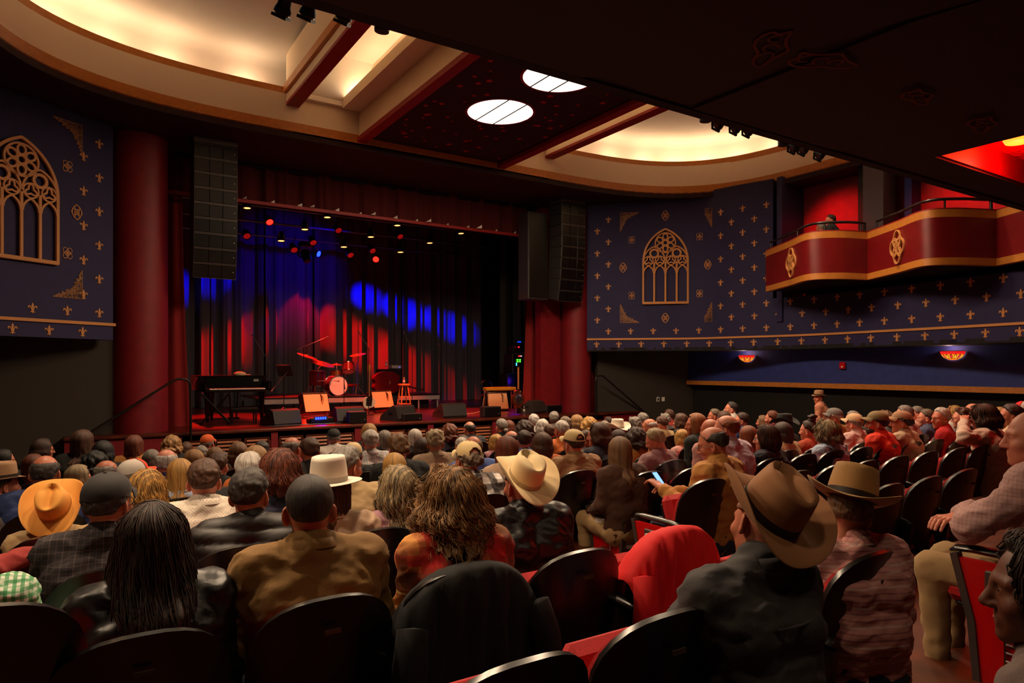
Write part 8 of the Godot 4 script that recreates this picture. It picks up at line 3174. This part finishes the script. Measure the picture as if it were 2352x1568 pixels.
	for r in [[3.85, 2.84, 0.3, 0.9], [4.3, 2.78, 0.3, -0.3], [5.5, 2.74, 0.22, 0.2], [6.6, 2.75, 0.26, 0.4]]:
		var mbs := MB.new()
		var path := []
		for i in 26:
			var a := TAU * i / 26.0
			path.append(Vector2(cos(a) * r[2] * (0.8 + 0.2 * cos(3.0 * a)), sin(a) * r[2] * 0.42 * (0.8 + 0.25 * sin(4.0 * a))).rotated(r[3]))
		mbs.bar(path, 0.022, 0.006, Transform3D(Basis(Vector3(1, 0, 0), Vector3(0, 0, -1), Vector3(0, 1, 0)), Vector3.ZERO), true)
		var o := thing("ceiling_stencil", ["faint orange painted scroll under the balcony, nearest the curved step", "faint orange painted leaf scroll under the balcony, beside the first one", "small faint painted scroll under the balcony at right", "faintest painted scroll near the red ceiling recess"][k], "ceiling ornament", P(r[0], 4.545, r[1]), 0.0, "painted scrolls under the balcony")
		put("outline", mbs, st, o)
		for j in 3:
			var m2 := MB.new()
			m2.bar(arc(Vector2(r[2] * 0.4 * (j - 1), 0.0).rotated(r[3]), r[2] * 0.16, 0.3 + j, 4.6 + j, 10), 0.018, 0.006, Transform3D(Basis(Vector3(1, 0, 0), Vector3(0, 0, -1), Vector3(0, 1, 0)), Vector3.ZERO))
			put("curl", m2, st, o)
		k += 1
	# stained-glass sconces
	var im := Image.create(96, 32, false, Image.FORMAT_RGB8)
	var cols := [Color(1.0, 0.45, 0.05), Color(0.9, 0.1, 0.1), Color(1.0, 0.75, 0.25), Color(0.85, 0.15, 0.25)]
	for y in 32:
		for x in 96:
			var u := fposmod(x / 12.0, 1.0) - 0.5
			var v := y / 31.0
			var cc: Color = cols[0].lerp(cols[2], clampf(1.0 - absf(v - 0.45) * 2.5, 0.0, 1.0) * 0.5)
			if v < 0.2:
				cc = cols[1]
			elif Vector2(u, (v - 0.45) * 1.2).length() < 0.2:
				cc = cols[2] if int(x / 12.0) % 2 else cols[3]
			elif absf(Vector2(u, (v - 0.45) * 1.2).length() - 0.26) < 0.05:
				cc = Color(0.12, 0.08, 0.02)
			im.set_pixel(x, y, cc)
	var gm := mat("stained_glass", Color(0.6, 0.4, 0.3), 0.3)
	gm.emission_enabled = true
	gm.emission = Color.WHITE
	gm.emission_texture = ImageTexture.create_from_image(im)
	gm.emission_operator = BaseMaterial3D.EMISSION_OP_MULTIPLY
	gm.emission_energy_multiplier = 1.1
	for i in 2:
		var o := thing("wall_sconce", ["stained-glass bowl wall lamp nearer the stage on the lower navy wall", "stained-glass bowl wall lamp nearer the balcony on the lower navy wall"][i], "wall lamp", P(15.68, [2.68, 2.69][i], [12.33, 7.09][i]), 0.0, "stained-glass wall lamps")
		var pv := PackedVector3Array()
		var uvs := PackedVector2Array()
		for jv in 9:
			var ph := PI * 0.5 * jv / 8.0
			for iu in 25:
				var a := PI * 0.5 + PI * iu / 24.0
				pv.append(Vector3(cos(a) * 0.22 * cos(ph), -sin(ph) * 0.19 + 0.1, -sin(a) * 0.24 * cos(ph)))
				uvs.append(Vector2(iu / 24.0, jv / 8.0))
		var b := MB.new()
		b.sheet(pv, 25, 9, 0.004, false, true, 1, uvs)
		put("lamp_bowl", b, M.stained_glass, o)
		b = MB.new()
		var rp := []
		for iu in 25:
			var a := PI * 0.5 + PI * iu / 24.0
			rp.append(Vector3(cos(a) * 0.222, 0.1, -sin(a) * 0.242))
		b.tube(rp, 0.006, 6)
		put("rim", b, M.plate, o)
		omni("sconce_light", P(15.5, 2.86, [12.33, 7.09][i]), Color(1.0, 0.8, 0.75), 0.14, 0.06)
	# small wall fittings
	var al := thing("fire_alarm", "small red fire alarm box on the lower navy wall", "alarm", P(15.68, 2.49, 9.54), -PI / 2)
	b_box(al, "housing", Vector3(0, 0, 0.03), Vector3(0.14, 0.16, 0.05), M.end_red)
	b_box(al, "lens", Vector3(0.0, -0.03, 0.058), Vector3(0.04, 0.04, 0.012), M.white)
	for i in 2:
		var sw := thing("switch_plate", ["white framed switch plate on the dark wall right of the stage", "plain white switch plate beside the framed one"][i], "switch", on_wall([Vector2(12.9, 15.4), Vector2(15.7, 14.5)], [1.93, 2.1][i], 1.49, 0.0).origin)
		sw.basis = on_wall([Vector2(12.9, 15.4), Vector2(15.7, 14.5)], 1.93, 1.49).basis
		b_box(sw, "plate", Vector3(0, 0, 0.012), Vector3(0.1, 0.13, 0.018), M.white)
		if i == 0:
			b_box(sw, "inset", Vector3(0, 0, 0.023), Vector3(0.06, 0.08, 0.008), M.dark_wall)

func b_box(o: Node3D, called: String, c: Vector3, s: Vector3, m: Material) -> void:
	var mb := MB.new()
	mb.box(c, s, Basis(), 0.006)
	put(called, mb, m, o)

# ---------------------------------------------------------------- lamps under the balcony and small things in the audience
func fittings() -> void:
	# lamps hung along the balcony front
	var q := [[1.14, 4.8, 0], [1.3, 4.83, 0], [1.54, 4.87, 0], [1.79, 4.85, 1], [5.01, 4.86, 1], [5.28, 4.83, 2], [5.53, 4.84, 2], [5.72, 4.85, 2], [6.18, 4.84, 1], [6.45, 4.81, 2], [6.62, 4.82, 2], [6.91, 4.81, 2]]
	var names := ["leftmost spotlight hanging at the top of the picture", "second spotlight hanging at the top left", "third spotlight hanging at the top left", "large moving light hanging at the top, over the pale ceiling bay", "large moving light left of three spotlights under the balcony edge", "first tilted spotlight right of the left moving light", "second tilted spotlight, before the right ceiling dome", "third tilted spotlight, overlapping the second", "large moving light between the two groups of tilted spotlights", "first tilted spotlight right of the right moving light", "middle tilted spotlight of the last group on the balcony edge", "last tilted spotlight at the right end of the balcony edge"]
	for i in q.size():
		var kind: int = q[i][2]
		var o := thing("balcony_light", names[i], "spotlight", P(q[i][0], q[i][1], 4.4), 0.0, "lights along the balcony front")
		var y: float = 5.25 - q[i][1]
		if kind == 1:
			put("head", lathe_x([Vector2(0, -0.16), Vector2(0.05, -0.155), Vector2(0.055, -0.1), Vector2(0.075, -0.08), Vector2(0.095, 0.1), Vector2(0.09, 0.16), Vector2(0, 0.17)], Vector3(0, 0.05, 0), Vector3(0.05, 1, 0.08), 20), M.black, o)
			for s in [-1, 1]:
				var mb := MB.new()
				mb.box(Vector3(s * 0.105, 0.14, 0), Vector3(0.025, 0.24, 0.12), Basis(), 0.01)
				put("yoke_arm", mb, M.black, o)
			b_box(o, "base", Vector3(0, 0.3, 0), Vector3(0.26, 0.1, 0.2), M.black)
		else:
			var ax := Vector3(-0.12, -0.8, -0.5) if kind == 0 else Vector3(-0.75, -0.55, -0.3)
			put("barrel", lathe_x([Vector2(0, -0.2), Vector2(0.055, -0.19), Vector2(0.06, -0.06), Vector2(0.04, -0.02), Vector2(0.042, 0.06), Vector2(0.055, 0.09), Vector2(0.055, 0.11), Vector2(0, 0.1)], Vector3.ZERO, ax, 16), M.black, o)
			put("lens", lathe_x([Vector2(0, 0.112), Vector2(0.045, 0.112), Vector2(0.045, 0.118), Vector2(0, 0.118)], Vector3.ZERO, ax, 16), M.boom, o)
			var fr := ring_bar(Vector2.ZERO, 0.062, 0.062, 0.012, 0.02, 0.0, 4)
			var y2 := ax.normalized()
			var x2 := Vector3.UP.cross(y2).normalized()
			put("frame_holder", fr, M.black, o, Transform3D(Basis(x2, x2.cross(y2) * -1.0, y2), y2 * 0.13))
			var mb := MB.new()
			mb.tube([Vector3(-0.075, 0, 0), Vector3(-0.075, 0.12, 0), Vector3(0.0, 0.17, 0), Vector3(0.075, 0.12, 0), Vector3(0.075, 0, 0)], 0.007, 6)
			put("yoke", mb, M.black, o)
		var mb2 := MB.new()
		mb2.cyl(Vector3(0, 0.16, 0), Vector3(0, y, 0), 0.012, 8)
		put("hanger", mb2, M.black, o)
	var pipe := MB.new()
	pipe.tube([P(0.6, 5.25, 4.4), P(7.4, 5.25, 4.4)], 0.024, 8)
	tag(put("lighting_pipe", pipe, M.black), "dark pipe along the balcony front that carries the spotlights", "pipe")
	# recessed lamps in soffits and domes: the bright ones are unseen, the dim ones show
	var lamp := glow("unseen_downlight_lens", Color(1.0, 0.8, 0.6), 1.5)
	var dim := glow("downlight_dim", Color(1.0, 0.7, 0.55), 0.12)
	var at := [[-1.2, 3.6, 4.55], [0.5, 3.62, 4.55], [1.35, 3.62, 4.55], [0.9, 1.0, 4.6], [2.9, 0.4, 4.6], [1.2, 8.3, 8.98], [2.2, 6.9, 9.0], [11.6, 8.3, 8.98], [12.0, 6.9, 8.98], [15.55, 10.82, 7.21], [-0.45, 14.81, 7.21], [1.69, 14.88, 7.21], [7.39, 15.24, 7.21], [14.13, 15.0, 7.21]]
	var lab := ["unseen recessed lamp under the balcony at far left, lights the near rows", "unseen recessed lamp under the balcony, second from left, lights the near rows", "unseen recessed lamp under the balcony, third from left, lights the near rows", "unseen recessed fill lamp under the balcony above the camera", "unseen recessed fill lamp under the balcony, right of the one above the camera", "unseen recessed lamp in the left ceiling dome, nearer the stage, lights the audience", "unseen recessed lamp in the left ceiling dome, nearer the balcony, lights the audience", "unseen recessed lamp in the right ceiling dome, nearer the stage, lights the audience", "unseen recessed lamp in the right ceiling dome, nearer the balcony, lights the audience", "tiny dim recessed lamp over the far side box", "tiny dim recessed lamp over the left navy panel", "tiny dim recessed lamp above the left column", "tiny dim recessed lamp in the starred soffit before the stage", "tiny dim recessed lamp above the right navy wall"]
	for i in at.size():
		var o := thing("recessed_lamp", lab[i], "ceiling lamp", P(at[i][0], at[i][2], at[i][1]), 0.0, "recessed ceiling lamps")
		var r := 0.07 if i < 9 else 0.05
		put("rim", lathe_x([Vector2(r, 0), Vector2(r + 0.02, 0), Vector2(r + 0.02, -0.012), Vector2(r, -0.012), Vector2(r, 0)], Vector3.ZERO, Vector3.UP, 20), M.black, o)
		put("lamp_lens", lathe_x([Vector2(0, 0.0), Vector2(r, 0.0), Vector2(r, -0.006), Vector2(0, -0.006)], Vector3.ZERO, Vector3.UP, 20), lamp if i < 9 else dim, o)
	var sl := thing("soffit_lamp", "bright lamp in the red ceiling recess under the balcony", "ceiling lamp", P(8.5, 4.86, 3.2))
	put("lamp_lens", lathe_x([Vector2(0, 0.03), Vector2(0.14, 0.03), Vector2(0.12, -0.01), Vector2(0, -0.02)], Vector3.ZERO, Vector3.UP, 20), glow("soffit_glow", Color(1.0, 0.45, 0.12), 4.0), sl)
	# coats over seat backs
	coat(1.25, 2.2, 0.76, "black", "dark jacket hung over the seat back behind the orange-red plaid shirt", 3, 0.3)
	coat(2.33, 2.2, 0.76, "redcoat", "bright red jacket draped over a seat left of the slate shirt", 9, 0.29)
	# things held
	var screen := glow("phone_screen", Color(0.45, 0.68, 1.0), 1.6)
	for r in [["bald person with grey fringe", Vector3(-0.13, 0.87, -0.36), "lit phone held low by the person in the camel jacket"], ["person in a black and white cap", Vector3(-0.17, 0.98, -0.2), "lit phone held up by the person in the black and white cap"]]:
		for key in made_people:
			if (key as String).begins_with(r[0]):
				var o := thing("phone", r[2], "phone")
				o.transform = (made_people[key] as Node3D).transform * Transform3D(Basis(Vector3.RIGHT, -0.7) * Basis(Vector3.UP, 0.1), r[1])
				b_box(o, "case", Vector3.ZERO, Vector3(0.075, 0.155, 0.01), M.black)
				b_box(o, "screen", Vector3(0, 0, 0.006), Vector3(0.069, 0.147, 0.003), screen)
	for key in made_people:
		if (key as String).begins_with("child with long"):
			var o := thing("drink_cup", "pale drink cup held by the child in green", "cup")
			o.transform = (made_people[key] as Node3D).transform * Transform3D(Basis(), Vector3(-0.04, 0.68, -0.3))
			var mb := MB.new()
			mb.lathe([Vector2(0, 0), Vector2(0.035, 0), Vector2(0.045, 0.14), Vector2(0.041, 0.14), Vector2(0.033, 0.01), Vector2(0, 0.01)], 20)
			put("cup", mb, cloth_mat("pink"), o)

func coat(x: float, d: float, fl: float, cloth: String, label: String, sd: int, w: float) -> void:
	var o := thing("jacket", label, "jacket", P(x, fl, d))
	if cloth == "redcoat":
		mat("cloth_redcoat", Color(0.8, 0.03, 0.05), 0.8)
	var fn := FastNoiseLite.new()
	fn.seed = sd
	fn.frequency = 2.2
	var p := PackedVector3Array()
	var nu := 33
	var prof := [[-0.17, 0.7], [-0.14, 0.82], [-0.1, 0.92], [-0.05, 0.945], [0.0, 0.953], [0.03, 0.94], [0.045, 0.89], [0.05, 0.82], [0.045, 0.74], [0.05, 0.66], [0.055, 0.58]]
	for j in prof.size():
		for i in nu:
			var u := (i / float(nu - 1)) * 2.0 - 1.0
			var sag := 0.2 * pow(absf(u), 2.8)
			var fold := fn.get_noise_2d(u * 2.4, j * 0.12) * 0.03 + 0.014 * sin(u * 19.0 + j * 0.3 + 3.0 * fn.get_noise_1d(u * 3.0))
			var side := 1.0 + 0.1 * maxf(0.0, j - 6.0) / 4.0
			p.append(Vector3(u * w * side, prof[j][1] - sag * (1.0 if j > 2 and j < 8 else 1.3) + (0.05 * fn.get_noise_1d(u * 2.0) if j == prof.size() - 1 else 0.0), prof[j][0] - 0.05 * u * u + (fold if j > 5 else fold * 0.4)))
	var mb := MB.new()
	mb.sheet(p, nu, prof.size(), 0.012, false, false, 1)
	put("body", mb, cloth_mat(cloth), o)
	for s in [-1, 1]:
		mb = MB.new()
		mb.tube([Vector3(s * w * 0.86, 0.78, 0.03), Vector3(s * w * 0.95, 0.66, 0.07), Vector3(s * w * 1.0, 0.54, 0.07), Vector3(s * w * 0.95, 0.44, 0.06), Vector3(s * w * 0.9, 0.36, 0.06)], [0.05, 0.055, 0.05, 0.048, 0.044], 16)
		ruffle(mb, 0.01, 9.0, sd)
		put("sleeve", mb, cloth_mat(cloth), o)
